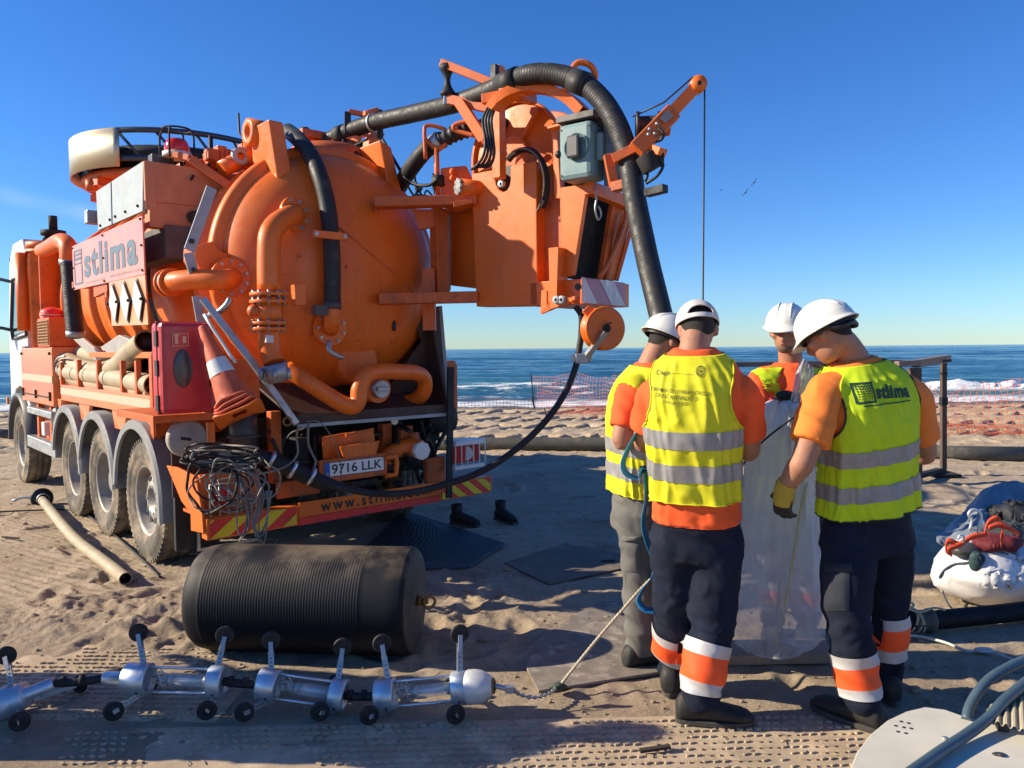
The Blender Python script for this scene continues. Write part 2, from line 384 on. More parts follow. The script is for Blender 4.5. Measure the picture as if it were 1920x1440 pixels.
def grid_mesh(name, X, Y, H):
    nr, nc = X.shape; me = bpy.data.meshes.new(name)
    co = np.stack([X, Y, H], -1).reshape(-1, 3)
    me.vertices.add(nr * nc); me.vertices.foreach_set('co', co.ravel())
    i = np.arange(nr - 1)[:, None] * nc + np.arange(nc - 1)[None, :]
    q = np.stack([i, i + 1, i + 1 + nc, i + nc], -1).reshape(-1, 4); nf = len(q)
    me.loops.add(nf * 4); me.loops.foreach_set('vertex_index', q.ravel())
    me.polygons.add(nf); me.polygons.foreach_set('loop_start', np.arange(nf) * 4); me.polygons.foreach_set('loop_total', np.full(nf, 4))
    me.polygons.foreach_set('use_smooth', np.ones(nf, bool)); me.update(); me.validate(); return me

def nodes_mat(name):
    m = bpy.data.materials.new(name); m.use_nodes = True; n = m.node_tree; n.nodes.clear()
    out = n.nodes.new('ShaderNodeOutputMaterial'); b = n.nodes.new('ShaderNodeBsdfPrincipled'); n.links.new(b.outputs[0], out.inputs[0])
    return m, n, b
class NT:
    def __init__(s, n): s.n = n
    def noise(s, vec, sc, det=5, rough=.6, mp=None):
        if mp:
            q = s.n.nodes.new('ShaderNodeMapping'); q.inputs['Scale'].default_value = mp; s.n.links.new(vec, q.inputs[0]); vec = q.outputs[0]
        t = s.n.nodes.new('ShaderNodeTexNoise'); t.inputs['Scale'].default_value = sc; t.inputs['Detail'].default_value = det; t.inputs['Roughness'].default_value = rough
        s.n.links.new(vec, t.inputs['Vector']); return t.outputs['Fac']
    def rng(s, f, a, b, c=0., d=1.):
        r = s.n.nodes.new('ShaderNodeMapRange'); r.interpolation_type = 'SMOOTHSTEP'
        for i, v_ in ((1, a), (2, b), (3, c), (4, d)): r.inputs[i].default_value = v_
        s.n.links.new(f, r.inputs[0]); return r.outputs[0]
    def mix(s, f, a, b):
        x = s.n.nodes.new('ShaderNodeMix'); x.data_type = 'RGBA'
        if isinstance(f, (int, float)): x.inputs[0].default_value = f
        else: s.n.links.new(f, x.inputs[0])
        for i, c in ((6, a), (7, b)):
            if isinstance(c, tuple): x.inputs[i].default_value = (*c, 1)
            else: s.n.links.new(c, x.inputs[i])
        return x.outputs[2]
    def math(s, op, a, b=0.):
        x = s.n.nodes.new('ShaderNodeMath'); x.operation = op
        for i, c in ((0, a), (1, b)):
            if isinstance(c, (int, float)): x.inputs[i].default_value = c
            else: s.n.links.new(c, x.inputs[i])
        return x.outputs[0]
    def bump(s, h, st, dist, nrm=None):
        b = s.n.nodes.new('ShaderNodeBump'); b.inputs['Strength'].default_value = st; b.inputs['Distance'].default_value = dist
        s.n.links.new(h, b.inputs['Height'])
        if nrm: s.n.links.new(nrm, b.inputs['Normal'])
        return b.outputs[0]
    def coord(s, k='Object'): return s.n.nodes.new('ShaderNodeTexCoord').outputs[k]
    def sep(s, v_): x = s.n.nodes.new('ShaderNodeSeparateXYZ'); s.n.links.new(v_, x.inputs[0]); return x.outputs

def sand_material():
    m, n, b = nodes_mat('sand'); N = NT(n); c = N.coord(); X, Y, Zc = N.sep(c)
    big = N.rng(N.noise(c, .8, 5), .35, .65); fine = N.noise(c, 45, 4); mid = N.noise(c, 7, 6)
    near = N.mix(N.rng(mid, .35, .7), (.60, .475, .335), (.74, .60, .43))
    near = N.mix(N.rng(fine, .4, .75, 0, .38), near, (.26, .20, .135)); near = N.mix(N.rng(N.noise(c, 170, 3, .7), .42, .62, 0, .28), near, (.20, .15, .10)); near = N.mix(N.rng(N.noise(c, 120, 2, .7), .60, .68, 0, .5), near, (.72, .60, .44))
    far = N.mix(N.rng(N.noise(c, 2.2, 6), .35, .65), (.62, .50, .345), (.46, .35, .235))
    col = N.mix(N.rng(Y, 7, 14), near, far)
    col = N.mix(N.math('MULTIPLY', big, .35), col, (.33, .23, .145))
    specks = N.rng(N.noise(c, 22, 2), .72, .76); col = N.mix(N.math('MULTIPLY', specks, .6), col, (.10, .075, .05))
    wet = N.rng(N.math('ADD', Y, N.math('MULTIPLY', N.noise(c, .5, 3), 2.5)), 22.0, 23.6)
    col = N.mix(wet, col, (.17, .125, .085))
    n.links.new(col, b.inputs['Base Color'])
    n.links.new(N.rng(wet, 0, 1, .95, .35), b.inputs['Roughness']); b.inputs['Specular IOR Level'].default_value = .25
    n1 = N.bump(N.noise(c, 80, 6, .8), 1.0, .014); n2 = N.bump(N.noise(c, 15, 8, .75), .9, .045, n1)
    n.links.new(n2, b.inputs['Normal']); return m
SAND = sand_material()
def build_ground():
    nr, nc = 900, 760
    d = 1.75 * (34 / 1.75) ** (np.arange(nr) / (nr - 1)); u = np.linspace(-.86, .86, nc)
    X = u[None, :] * (d[:, None] + .6); Y = np.repeat(d[:, None], nc, 1)
    put('sand_ground', grid_mesh('sand_ground', X, Y, ground_h(X, Y)), SAND, norm=False, kind='structure')
    # the beach beyond the frame, coarser, under and around the fine sheet
    xs = np.concatenate([-np.geomspace(2500, 30, 14), np.linspace(-28, 28, 90), np.geomspace(30, 2500, 14)])
    ys = np.concatenate([-np.geomspace(200, 6, 10), np.linspace(-4, 34, 70)])
    X, Y = np.meshgrid(xs, ys); H = ground_h(X, Y)
    ins = (np.abs(X) < .80 * (Y + .6)) & (Y > 1.9) & (Y < 33.3)
    H = np.where(ins, H - .12 - .3 * nsm(2, 6, Y), H); put('beach_ground', grid_mesh('beach', X, Y, H), SAND, norm=False, kind='structure')
build_ground()

SEAZ = -.10
def build_sea():
    nr, nc = 620, 420
    d = 21 * (9000 / 21) ** (np.arange(nr) / (nr - 1)); u = np.linspace(-1.25, 1.25, nc)
    X = u[None, :] * d[:, None]; Y = np.repeat(d[:, None], nc, 1)
    def wave(lam, amp, ph, sk=.08, lo=0, hi=1e9):
        k = 2 * math.pi / lam
        w_ = fbm(X / (lam * 2.5) + ph, Y / (lam * 6) + ph, 2) * 2.8
        s = np.sin(k * (Y + sk * X) + ph + w_ * 2.2)
        e = .5 + 1.0 * vnoise(X / (lam * 2.2) + ph * 3, Y / (lam * 1.5))
        fade = 1 - nsm(lam * 26, lam * 50, Y)
        return amp * e * (np.abs(s * .5 + .5) ** 1.6 * 2 - .8) * fade
    amp = nsm(23, 30, Y)
    H = amp * (wave(7.5, .085, 1.3) + wave(12.5, .12, 4.1, -.05) + wave(3.1, .028, 2.2, .2) + wave(24, .16, .7, .03) + wave(1.5, .014, 5.2, -.3))
    H += .10 * nsm(23, 25, Y) * fbm(X * .9, Y * 1.4, 4)
    # breaker ridge on the right
    yc = 27.6 + .25 * np.sin(X * .5)
    rid = np.exp(-((Y - yc) / .55) ** 2) * nsm(13.6, 15.4, X) * (.7 + .8 * vnoise(X * 1.6, Y * .3))
    H += .27 * rid + rid * .22 * np.abs(fbm(X * 2.5, Y * 3.5, 4))
    H += .13 * np.exp(-((Y - 33 - .04 * X) / 1.6) ** 2) * nsm(-6, 6, X)
    me = grid_mesh('sea', X, Y, H + SEAZ)
    m, n, b = nodes_mat('sea_water'); N = NT(n); c = N.coord(); sx, sy, sz = N.sep(c)
    st = N.noise(c, 1, 6, .6, (.16, .5, 1)); st2 = N.noise(c, 1, 5, .6, (.035, .14, 1))
    col = N.mix(N.rng(st, .35, .65), (.016, .090, .145), (.036, .155, .205))
    col = N.mix(N.rng(sy, 26, 60, .55, 0), col, (.05, .19, .19))
    col = N.mix(N.rng(st2, .42, .62, 0, .55), col, (.006, .045, .10))
    # foam: swash at the shore, lacing, and the breaker crest
    wob = N.math('MULTIPLY', N.noise(c, 1, 4, .6, (.35, .35, 1)), 3.4)
    yy = N.math('ADD', sy, wob)
    band1 = N.math('MULTIPLY', N.rng(yy, 24.4, 25.3), N.rng(yy, 28.3, 26.8))
    lace = N.rng(N.noise(c, 1, 7, .7, (1.1, 2.6, 1)), .40, .50)
    f1 = N.math('MULTIPLY', band1, N.math('ADD', N.math('MULTIPLY', lace, .65), .35))
    band2 = N.math('MULTIPLY', N.rng(yy, 28.6, 29.4), N.rng(yy, 33.4, 31.4))
    f2 = N.math('MULTIPLY', N.math('MULTIPLY', band2, N.rng(N.noise(c, 1, 6, .7, (.45, 1.3, 1)), .50, .57)), .9)
    crest = N.math('MULTIPLY', N.rng(sz, SEAZ + .13, SEAZ + .25), N.rng(sy, 30, 29))
    crest = N.math('MULTIPLY', crest, N.rng(sx, 13, 15))
    foam = N.math('MAXIMUM', N.math('MAXIMUM', f1, f2), crest)
    col = N.mix(foam, col, (.80, .80, .78)); n.links.new(col, b.inputs['Base Color'])
    n.links.new(N.rng(foam, 0, .6, .12, .85), b.inputs['Roughness']); b.inputs['IOR'].default_value = 1.33
    r1 = N.bump(N.noise(c, 1, 8, .65, (1.2, 3.6, 1)), .55, .12); r2 = N.bump(N.noise(c, 1, 6, .6, (.14, .6, 1)), .85, .9, r1)
    n.links.new(r2, b.inputs['Normal'])
    put('sea', me, m, norm=False, kind='structure')
    # breaking crest: lumps of white water
    rs = np.random.RandomState(5); mb = MB()
    for i in range(230):
        x = 14.2 + 13 * rs.rand(); y = 27.45 + .25 * math.sin(x * .5) + rs.randn() * .16; s = .05 + .09 * rs.rand()
        mb.ball((x, y, SEAZ + .22 + .14 * rs.rand() * (1 if rs.rand() > .5 else .3)), s * 1.8, s, s, 8, 5)
    put('breaking_wave', remesh(mb, .05, 2), mat('foam_white', (.82, .82, .80), .8, bump=.6, bscale=9), kind='stuff')
build_sea()
# ================================================================== the vacuum truck
TRK = thing('vacuum_truck', TO, 'large orange four-axle sewer vacuum truck with round tank and hose reel', 'truck')
TRK.matrix_world = Matrix(((TR.x, TF.x, 0, TO.x), (TR.y, TF.y, 0, TO.y), (0, 0, 1, 0), (0, 0, 0, 1)))
bpy.context.view_layer.update()
def tp(name, mb, m, parent=TRK, bevel=0, **k): return put(name, mb, m, parent, bevel, **k)

# ---- wheels
WZ, WRAD = .475, .50
def wheel(f, dual, r=0., right=False):
    s = -1 if not right else 1
    c = T(r, f, WZ); ax = TR * s         # outward
    base = c - ax * .30
    k = WRAD / .5
    ty = MB().lathe([(q * k, h) for q, h in [(.285, .03), (.36, .0), (.45, .015), (.485, .035), (.50, .06), (.50, .10), (.488, .104), (.488, .116), (.50, .12), (.50, .16), (.488, .164), (.488, .176), (.50, .18), (.50, .235), (.488, .262), (.470, .278), (.462, .276), (.44, .29), (.40, .296), (.365, .292), (.36, .286), (.33, .284), (.30, .272), (.285, .26)]], base, ax, 56)
    for i in range(56):                  # shoulder lugs of the tread
        t = 2 * math.pi * i / 56; u, v_ = perp(ax); d = u * math.cos(t) + v_ * math.sin(t); q = ax.cross(d)
        ty.box(base + ax * .262 + d * .487 * k, .032, .03, .026, ax, q, d)
    tyre = tp('tyre', ty, TYR)
    if dual: prof = [(.288, .265), (.275, .262), (.268, .25), (.262, .12), (.24, .10), (.17, .10), (.13, .13), (.12, .19), (.10, .205), (0, .205)]
    else: prof = [(.288, .265), (.275, .262), (.262, .245), (.256, .17), (.236, .16), (.205, .20), (.125, .222), (.100, .222), (.095, .17), (0, .17)]
    rim = MB().lathe([(q * k, h) for q, h in prof], base, ax, 48)
    if dual: rim.lathe([(.288 * k, .03), (.27 * k, .03), (.268 * k, .10)], base, ax, 48)
    ro = tp('rim', rim, RIM, tyre)
    u, v_ = perp(ax); nb = MB(); hl = MB()
    for i in range(10):
        t = 2 * math.pi * i / 10; d = u * math.cos(t) + v_ * math.sin(t)
        nb.cyl(base + ax * (.10 if dual else .219) + d * (.14 if dual else .112) * k, base + ax * (.13 if dual else .228) + d * (.14 if dual else .112) * k, .010, seg=6)
        if not dual:
            nn = (ax * .8 + d * .6).normalized() if False else ax
            hl.cyl(base + ax * .19 + d * .168 * k, base + ax * .2165 + d * .165 * k, .030, seg=14)
    tp('wheel_nuts', nb, STL, tyre)
    if not dual: tp('hand_hole_ring', hl, BLK, tyre)
for f_, du in ((1.42, False), (2.66, True), (3.80, True), (6.62, False)): wheel(f_, du)
for f_, du in ((1.42, False), (2.66, True), (3.80, True), (6.62, False)): wheel(f_, du, 2.42, True)
ax_ = MB()
for f_ in (1.42, 2.66, 3.80, 6.62): ax_.cyl(T(.2, f_, WZ), T(2.2, f_, WZ), .07, seg=10); ax_.ball(T(1.21, f_, WZ), .2, .17, .2)
for r_ in (.75, 1.65): ax_.tbox(r_, r_ + .1, .2, 7.2, .78, 1.02)
for f_ in (.5, 1.9, 3.2, 4.6): ax_.tbox(.75, 1.75, f_, f_ + .12, .8, 1.0)
tp('chassis_frame', ax_, DRK)
tp('underbody', MB().tbox(.34, 2.2, 1.05, 5.6, .86, 1.22).tbox(.5, 2.1, .75, 1.05, .62, 1.25), DRK)

# ---- wheel arches (grey mudguards)
def fender(f, end_z=.42, front_z=.62, R=.635):
    mb = MB(); outer = []; 
    pts = [(f - R, end_z)] + [(f + R * math.cos(math.radians(a)), WZ + .03 + R * math.sin(math.radians(a))) for a in range(172, 5, -8)] + [(f + R, front_z)]
    pin = [(f - R + .075, end_z)] + [(f + (R - .075) * math.cos(math.radians(a)), WZ + .03 + (R - .075) * math.sin(math.radians(a))) for a in range(172, 5, -8)] + [(f + R - .075, front_z)]
    r0, r1 = -.055, .36
    rows = [[T(r1, a, b) for a, b in pts], [T(r0 + .02, a, b) for a, b in pts], [T(r0, a + (f - a) * .03, b - .015) for a, b in pts], [T(r0, a, b) for a, b in pin], [T(r0 + .02, a + (f - a) * .03, b) for a, b in pin]]
    mb.sheet(rows); o = tp('wheel_arch', mb, GRF)
    es = o.modifiers.new('e', 'EDGE_SPLIT'); es.split_angle = math.radians(38); return o
fender(1.42, .40, .55); fender(2.66, .50, .60); fender(3.80, .50, .62)
fl = MB(); fl.tbox(.0, .32, .62, .66, .22, .90); tp('mud_flap', fl, BLK)
tp('mud_flap_bracket', MB().tbox(-.02, .5, .60, .62, .62, 1.02), BROWN, bevel=.004)
tp('flap_trim', MB().tbox(.14, .16, .58, .60, .20, .48).tbox(.16, .6, .585, .60, .20, .22), STL)

# ---- load bed side rail, skirt panels between arches
z_top = TP(283, 743, r=0).z; z_bot = TP(283, 817, r=0).z; zs0, zs1 = TP(283, 768, r=0).z, TP(283, 757, r=0).z
tp('bed_rail', MB().tbox(.0, .09, 1.06, 4.12, zs0 - .06, z_top), ORP, bevel=.006)
tp('reflective_stripe', MB().tbox(-.004, .002, 1.07, 4.12, zs0 + .005, zs1 + .03), mat('dusty_stripe', (.50, .40, .28), .6, dirt=(.5, .25, .12), damt=.3))
for a0, a1 in ((1.06, 1.18), (1.90, 2.18), (3.10, 3.36), (4.28, 4.30)):
    tp('skirt_panel', MB().prism([T(.02, a0 - .06, zs0 - .06), T(.02, a1 + .10, zs0 - .06), T(.02, a1 + .02, z_bot - .02), T(.02, a0 + .02, z_bot - .02)], TR * .03), ORP, bevel=.003)
tp('bed_floor', MB().tbox(.09, 2.45, 1.06, 4.3, 1.16, 1.22), ORD)
tp('bed_rear_wall', MB().tbox(.0, .95, 1.02, 1.06, z_bot, z_top + .02), ORD, bevel=.004)
tp('bed_corner_post', MB().tbox(-.01, .05, 1.03, 1.10, z_bot - .02, z_top + .32), ORD, bevel=.004)
for px in (120, 152, 189, 234, 262):
    p = TP(px, 730, r=0.04); loc = (p - TO); f_ = loc.dot(TF)
    tp('rack_post', MB().tbox(.01, .05, f_ - .025, f_ + .025, z_top - .02, z_top + .27), ORD, bevel=.003)
# ---- steps, tank and pipes ahead of the third axle
st = MB().tbox(-.02, .08, 4.42, 5.95, .52, .66).tbox(-.02, .06, 4.55, 5.9, .94, 1.02); tp('side_guard', st, STL, bevel=.01)
tp('side_guard_bracket', MB().tbox(.05, .12, 4.9, 5.0, .5, 1.1).tbox(.05, .12, 5.6, 5.7, .5, 1.1).tbox(.1, .5, 5.05, 5.5, .55, 1.0), ORD)
tp('fuel_tank', MB().cyl(T(.42, 4.5, .75), T(.42, 5.9, .75), .30, seg=24), STL)
tp('battery_box', MB().tbox(.03, .3, 5.2, 5.35, .70, .86), WHT, bevel=.005)
pv = MB()
for k in range(4): pv.tube([T(.06 + .03 * k, 4.62 + .07 * k, 1.15), T(.05, 4.60 + .08 * k, .95), T(.1, 4.62 + .08 * k, .7)], .018, 8, sub=4)
tp('air_pipes', pv, STL)
# ---- side cabinet
f0 = (TP(100, 700, r=0) - TO).dot(TF); f1 = (TP(42, 700, r=0) - TO).dot(TF); zc0 = TP(98, 762, r=0).z; zc1 = TP(93, 651, r=0).z
tp('side_cabinet', MB().tbox(-.01, .5, f0, f1, zc0, zc1), ORP, bevel=.012)
tp('cabinet_stripe', MB().tbox(-.016, -.008, f0, f1, zc0 + .26, zc0 + .34), MATS['dusty_stripe'])
cl = MB()
for k in range(3): ff = f0 + .12 + k * (f1 - f0 - .24) / 2; cl.tbox(-.03, -.01, ff - .012, ff + .012, zc0 + .06, zc0 + .16)
cl.tbox(-.022, -.01, f0 + .1, f1 - .1, zc0 + .09, zc0 + .102)
cl.ball(T(-.015, f0 + .08, zc1 - .07), .018); cl.ball(T(-.015, f1 - .08, zc1 - .07), .018)
tp('cabinet_latches', cl, DRK)
# ---- cab
cb = MB(); prof = [(6.0, .95), (6.0, 2.95), (6.15, 3.12), (6.75, 3.12), (7.05, 2.9), (7.22, 2.1), (7.28, 1.5), (7.28, .75), (7.15, .7), (7.12, 1.0), (6.95, 1.18), (6.62, 1.24), (6.3, 1.18), (6.12, 1.0), (6.05, .7), (6.0, .7)]
cb.prism([T(.05, a + .12, b) for a, b in prof], TR * 2.35); cab = tp('cab', cb, WHT, bevel=.05)
tp('cab_window', MB().prism([T(.035, a, b) for a, b in ((6.1, 1.95), (6.1, 2.6), (6.8, 2.6), (7.02, 2.0), (6.95, 1.9))], TR * .03), GLSB, cab, bevel=.01)
tp('door_handle', MB().tbox(.02, .05, 6.1, 6.3, 1.72, 1.76), GRYD, cab)
tp('window_frame', MB().tube([T(.03, a, b) for a, b in ((6.06, 1.9), (6.06, 2.65), (6.84, 2.65), (7.08, 2.0), (6.98, 1.86))], .018, 8, closed=True), GRYD, cab)
mi = MB(); 
for z_ in (2.62, 1.97): mi.tube([T(.06, 6.95, z_), T(-.12, 7.1, z_ + .05), T(-.32, 7.2, z_ + .04)], .022, 8, sub=3)
tp('mirror_arm', mi, GRYD, cab)
tp('mirror', MB().tbox(-.42, -.2, 7.17, 7.25, 2.0, 2.62), GRYD, cab, bevel=.03)
for px, py in ((27, 488), (38, 477)):
    c = TP(px, py, r=.35); tp('roof_horn', MB().lathe([(.0, 0), (.07, .0), (.05, .04), (.02, .1), (.0, .1)], c, TF, 16), STL, cab)
tp('cab_wheel_arch', MB().lathe([(.60, 0), (.66, .0), (.66, .3), (.60, .3), (.60, 0)], T(-.02, 6.62, WZ + .02), TR, 32, ax=TF, arc=(0, math.pi)), GRYD, cab)
tp('indicator', MB().tbox(-.03, .0, 7.2, 7.28, .98, 1.08), mat('amber_lens', (.7, .2, .02), .2), cab, bevel=.01)
# ---- filter column behind the cab
fF = 5.72; zt = 1.68 + (660 - 457) / 1440 * 9.5
fc = tp('filter_column', MB().lathe([(0, 1.1), (.21, 1.1), (.21, zt - .08), (.24, zt - .08), (.24, zt), (.05, zt + .02), (0, zt + .02)], T(.24, fF, 0), Z, 36), ORD)
tp('column_flange', MB().lathe([(.245, 0), (.245, .03), (.21, .03)], T(.24, fF, zt - .12), Z, 36), ORD, fc)
pz = zt - .12; tp('riser_pipe', MB().tube([T(-.02, fF + .17, pz), T(-.02, fF + .17, 1.95)], .07, 18), ORG, fc); tp('column_case', MB().tbox(.1, .9, fF - .18, fF + .25, 1.1, zt - .1), ORD, fc, bevel=.02)
ex = MB(); e0 = T(.3, fF, zt)
ex.cyl(e0, e0 + Z * .1, .09, seg=12); ex.cyl(e0 + Z * .1, e0 + Z * .16, .14, seg=12); ex.cyl(e0 + Z * .16, e0 + Z * .34, .05, seg=10); ex.cyl(e0 + TF * .35, e0 + TF * .35 + Z * .16, .02, seg=8)
tp('safety_valve', ex, DRK, fc)
for px in (62, 93): 
    q = T(.2 + (px - 62) * .01, fF, zt + .02); tp('lifting_eye', MB().lathe([(.05 + .012 * math.cos(a * .785), .012 * math.sin(a * .785)) for a in range(9)], q, TR, 14), DRK, fc)
# elbow pipe and ribbed black hose
e = [TP(78, 470, r=.05), TP(92, 464, r=.02), TP(108, 455, r=0), TP(119, 453, r=0), TP(127, 461, r=0), TP(129, 474, r=0), TP(129, 490, r=0)]
tp('elbow_pipe', MB().tube(e, [.075, .08, .085, .085, .085, .085, .085], 18, sub=4), ORG)
def ribbed(path, r, amp, pitch, seg=18):
    pts = catmull(path, 10); L = [0]
    for a, b in zip(pts, pts[1:]): L.append(L[-1] + (b - a).length)
    n = int(L[-1] / pitch * 4); out = []; rad = []; j = 0
    for i in range(n + 1):
        t = L[-1] * i / n
        while j < len(L) - 2 and L[j + 1] < t: j += 1
        k = (t - L[j]) / max(1e-9, L[j + 1] - L[j]); out.append(pts[j].lerp(pts[j + 1], k)); rad.append(r + amp * (1, 0, -1, 0)[i % 4])
    return MB().tube(out, rad, seg)
bh = [TP(129, 488, r=0), TP(132, 520, r=0), TP(136, 570, r=0), TP(142, 632, r=0)]
h1 = tp('ribbed_hose', ribbed(bh, .08, .0015, .02), HOSE)
for py, px in ((492, 129), (626, 142)): tp('hose_clamp', MB().cyl(TP(px, py - 5, r=0), TP(px, py + 5, r=0), .088, seg=20), STL, h1)
# grilled orange box
gz0, gz1 = TP(90, 650, r=-.02).z, TP(72, 598, r=-.02).z; g0 = (TP(92, 625, r=-.02) - TO).dot(TF); g1 = (TP(71, 625, r=-.02) - TO).dot(TF)
gb = tp('grille_box', MB().tbox(-.02, .35, g0, g1, gz0, gz1), ORD, bevel=.006); gr_ = MB()
for k in range(9): gr_.tbox(-.03, -.02, g0 + .02, g1 - .02, gz0 + .03 + k * (gz1 - gz0 - .06) / 8 - .006, gz0 + .03 + k * (gz1 - gz0 - .06) / 8 + .006)
for k in range(9): gr_.tbox(-.028, -.021, g0 + .02 + k * (g1 - g0 - .04) / 8 - .004, g0 + .02 + k * (g1 - g0 - .04) / 8 + .004, gz0 + .03, gz1 - .03)
tp('grille', gr_, mat('bronze_mesh', (.35, .2, .08), .5, .3), gb)
bc = TP(98, 592, r=.15); lb = tp('beacon_housing', MB().cyl(bc - Z * .12, bc + Z * .03, .12, .13, 20).ball(bc + Z * .03, .13, .13, .07), REDS, gb)
tp('beacon_rim', MB().cyl(bc + Z * .0, bc + Z * .05, .135, .11, 20), WHS, lb)

# ---- tank
TC = 2.30; tcen = T(1.25, 0, TC)
def tl(prof, m, name, seg=96, parent=TRK): return tp(name, MB().lathe(prof, tcen, TF, seg), m, parent)
def hump(c, r=.97, h=.085, w=.085):
    return [(r + h * math.sin(math.pi * k / 8) ** .7, c - w + 2 * w * k / 8) for k in range(9)]
dome = [(0.0, .06), (.2, .062), (.4, .085), (.6, .14), (.75, .21), (.86, .30), (.93, .40), (.95, .47)]
door = tl(dome, ORG, 'tank_door')
tl([(.93, .43), (.99, .44), (1.012, .46), (1.015, .52), (1.0, .55), (.95, .565)], ORG, 'door_flange')
tank = tl([(.93, .55), (.915, .62), (.915, .72)] + [(.915 + .085 * math.sin(math.pi * k / 10) ** .8, .72 + .26 * k / 10) for k in range(11)] + [(.915, 1.02), (.915, 1.16), (.95, 1.21), (.985, 1.28), (1.005, 1.36), (1.01, 1.5), (1.01, 1.82), (.98, 1.86), (.90, 1.87)], ORG, 'tank_barrel')
tl([(.90, 1.80), (.86, 1.86), (.86, 2.32)], DRK, 'recessed_ring')
tl([(.80, 2.28), (.97, 2.30)] + sum([[(.97, 2.5 + .62 * k)] + hump(2.6 + .62 * k, .97, .06, .05) for k in range(5)], []) + [(.97, 5.5), (.8, 5.7), (.4, 5.85), (0, 5.9)], ORG, 'front_tank')
tp('tank_saddle', MB().tbox(.5, 2.0, .7, 5.3, 1.2, 1.55), DRK)
def dome_at(px, py, off=0.0):           # point on the bulging tank door seen at a pixel
    f = .2
    for _ in range(14):
        p = TP(px, py, f=f); q = p - T(1.25, f, TC); rr = math.hypot(q.dot(TR), q.z)
        nf = .47
        for (r0, f0_), (r1, f1_) in zip(dome, dome[1:]):
            if r0 <= rr <= r1: nf = f0_ + (f1_ - f0_) * (rr - r0) / (r1 - r0); break
        f = f * .4 + nf * .6
    return TP(px, py, f=f - off)
# main rear pipe with butterfly valve
def dpipe(name, pix, rad, off, m=ORG, parent=door, sub=5, seg=20): 
    return tp(name, MB().tube([TP(a, b, f=o) for (a, b), o in zip(pix, off)], rad, seg, sub=sub), m, parent)
pm = dpipe('inlet_pipe', [(552, 402), (538, 408), (518, 422), (507, 440), (504, 470), (504, 548)], .078, [.12, .02, -.06, -.10, -.11, -.11])
def flange(name, c, axis, r, th, nb=8, m=ORG, parent=door, boltm=STL):
    axis = V(axis).normalized(); o = tp(name, MB().cyl(c - axis * th / 2, c + axis * th / 2, r, seg=28), m, parent, bevel=.003); u, v_ = perp(axis); b = MB()
    for i in range(nb):
        t = 2 * math.pi * (i + .5) / nb; d = u * math.cos(t) + v_ * math.sin(t); b.cyl(c - axis * (th / 2 + .014) + d * r * .82, c + axis * (th / 2 + .014) + d * r * .82, .012, seg=6)
    tp('flange_bolts', b, boltm, o if parent is TRK else parent); return o
q = TP(552, 402, f=.10); flange('pipe_flange', q, (TF * 1 + TR * -.25 + Z * -.1), .125, .03, 8)
for py in (552, 566, 606, 617): flange('valve_flange', TP(504, py, f=-.11), Z, .128, .022, 10)
tp('valve_body', MB().cyl(TP(504, 562, f=-.11), TP(504, 612, f=-.11), .095, seg=20).tbox(.60, .68, -.14, -.08, 2.0, 2.14), ORG, door)
vq = TP(476, 583, f=-.11); tp('valve_actuator', MB().cyl(vq, vq + TR * .12, .035, seg=12).ball(vq, .045), ORD, door)
dpipe('outlet_pipe', [(505, 616), (506, 650), (510, 668), (514, 680)], .072, [-.11, -.11, -.12, -.14])
tp('pipe_label', MB().prism([TP(499, 628, f=-.19), TP(513, 629, f=-.19), TP(513, 643, f=-.19), TP(499, 642, f=-.19)], TF * .02), WHS, door)
cp = TP(515, 690, f=-.15); cl_ = MB().cyl(cp + Z * .03, cp - Z * .09 + TR * .03, .085, .075, 14)
for k in range(5): a = k * 1.25; cl_.cyl(cp + V((math.cos(a), math.sin(a), 0)) * .09, cp + V((math.cos(a), math.sin(a), 0)) * .10 - Z * .08, .016, seg=6)
tp('quick_coupling', cl_, STL, door)
# left elbow with coupling rings
pl = [TP(312, 531, f=.62), TP(335, 527, f=.45), TP(370, 524, f=.32), TP(405, 525, f=.22), TP(430, 523, f=.2), TP(438, 520, f=.36)]
tp('side_outlet', MB().tube(pl, .072, 20, sub=5), ORG, door)
dd = (pl[1] - pl[0]).normalized()
for k, (rr, mm) in enumerate(((.098, ORG), (.088, STL), (.10, ORG))): tp('coupling_ring', MB().cyl(pl[0] + dd * (.0 + .035 * k), pl[0] + dd * (.022 + .035 * k), rr, seg=24), mm, door)
flange('side_flange', TP(432, 521, f=.27), TF, .14, .03, 10)
# black hose over the door
bh2 = dpipe('door_hose', [(541, 246), (560, 262), (582, 290), (600, 330), (613, 380), (620, 440), (623, 500), (623, 572)], .062, [.75, .45, .22, .08, .02, -.02, -.03, -.03], HOSE, seg=18)
hc = TP(619, 441, f=-.10); tp('hose_clip', MB().box(hc, .27, .02, .055, TR, TF, Z), ORG, door, bevel=.006); tp('clip_bolts', MB().cyl(hc - TR * .115 - TF * .02, hc - TR * .115 + TF * .02, .016, seg=8).cyl(hc + TR * .115 - TF * .02, hc + TR * .115 + TF * .02, .016, seg=8), STL, door)
dpipe('hose_elbow', [(623, 575), (623, 595), (622, 610), (620, 618)], .058, [-.03, -.03, .0, .1])
flange('elbow_flange', TP(619, 615, f=.08), TF, .135, .03, 9)
tp('small_cock', MB().tube([TP(617, 640, f=.0), TP(617, 655, f=-.02), TP(625, 663, f=-.03), TP(643, 671, f=-.04)], .02, 8, sub=3), STL, door)
tp('hose_band', MB().cyl(TP(623, 566, f=-.03), TP(623, 580, f=-.03), .068, seg=16).box(TP(600, 582, f=-.03), .10, .07, .07, TR, TF, Z), GRYD, door)
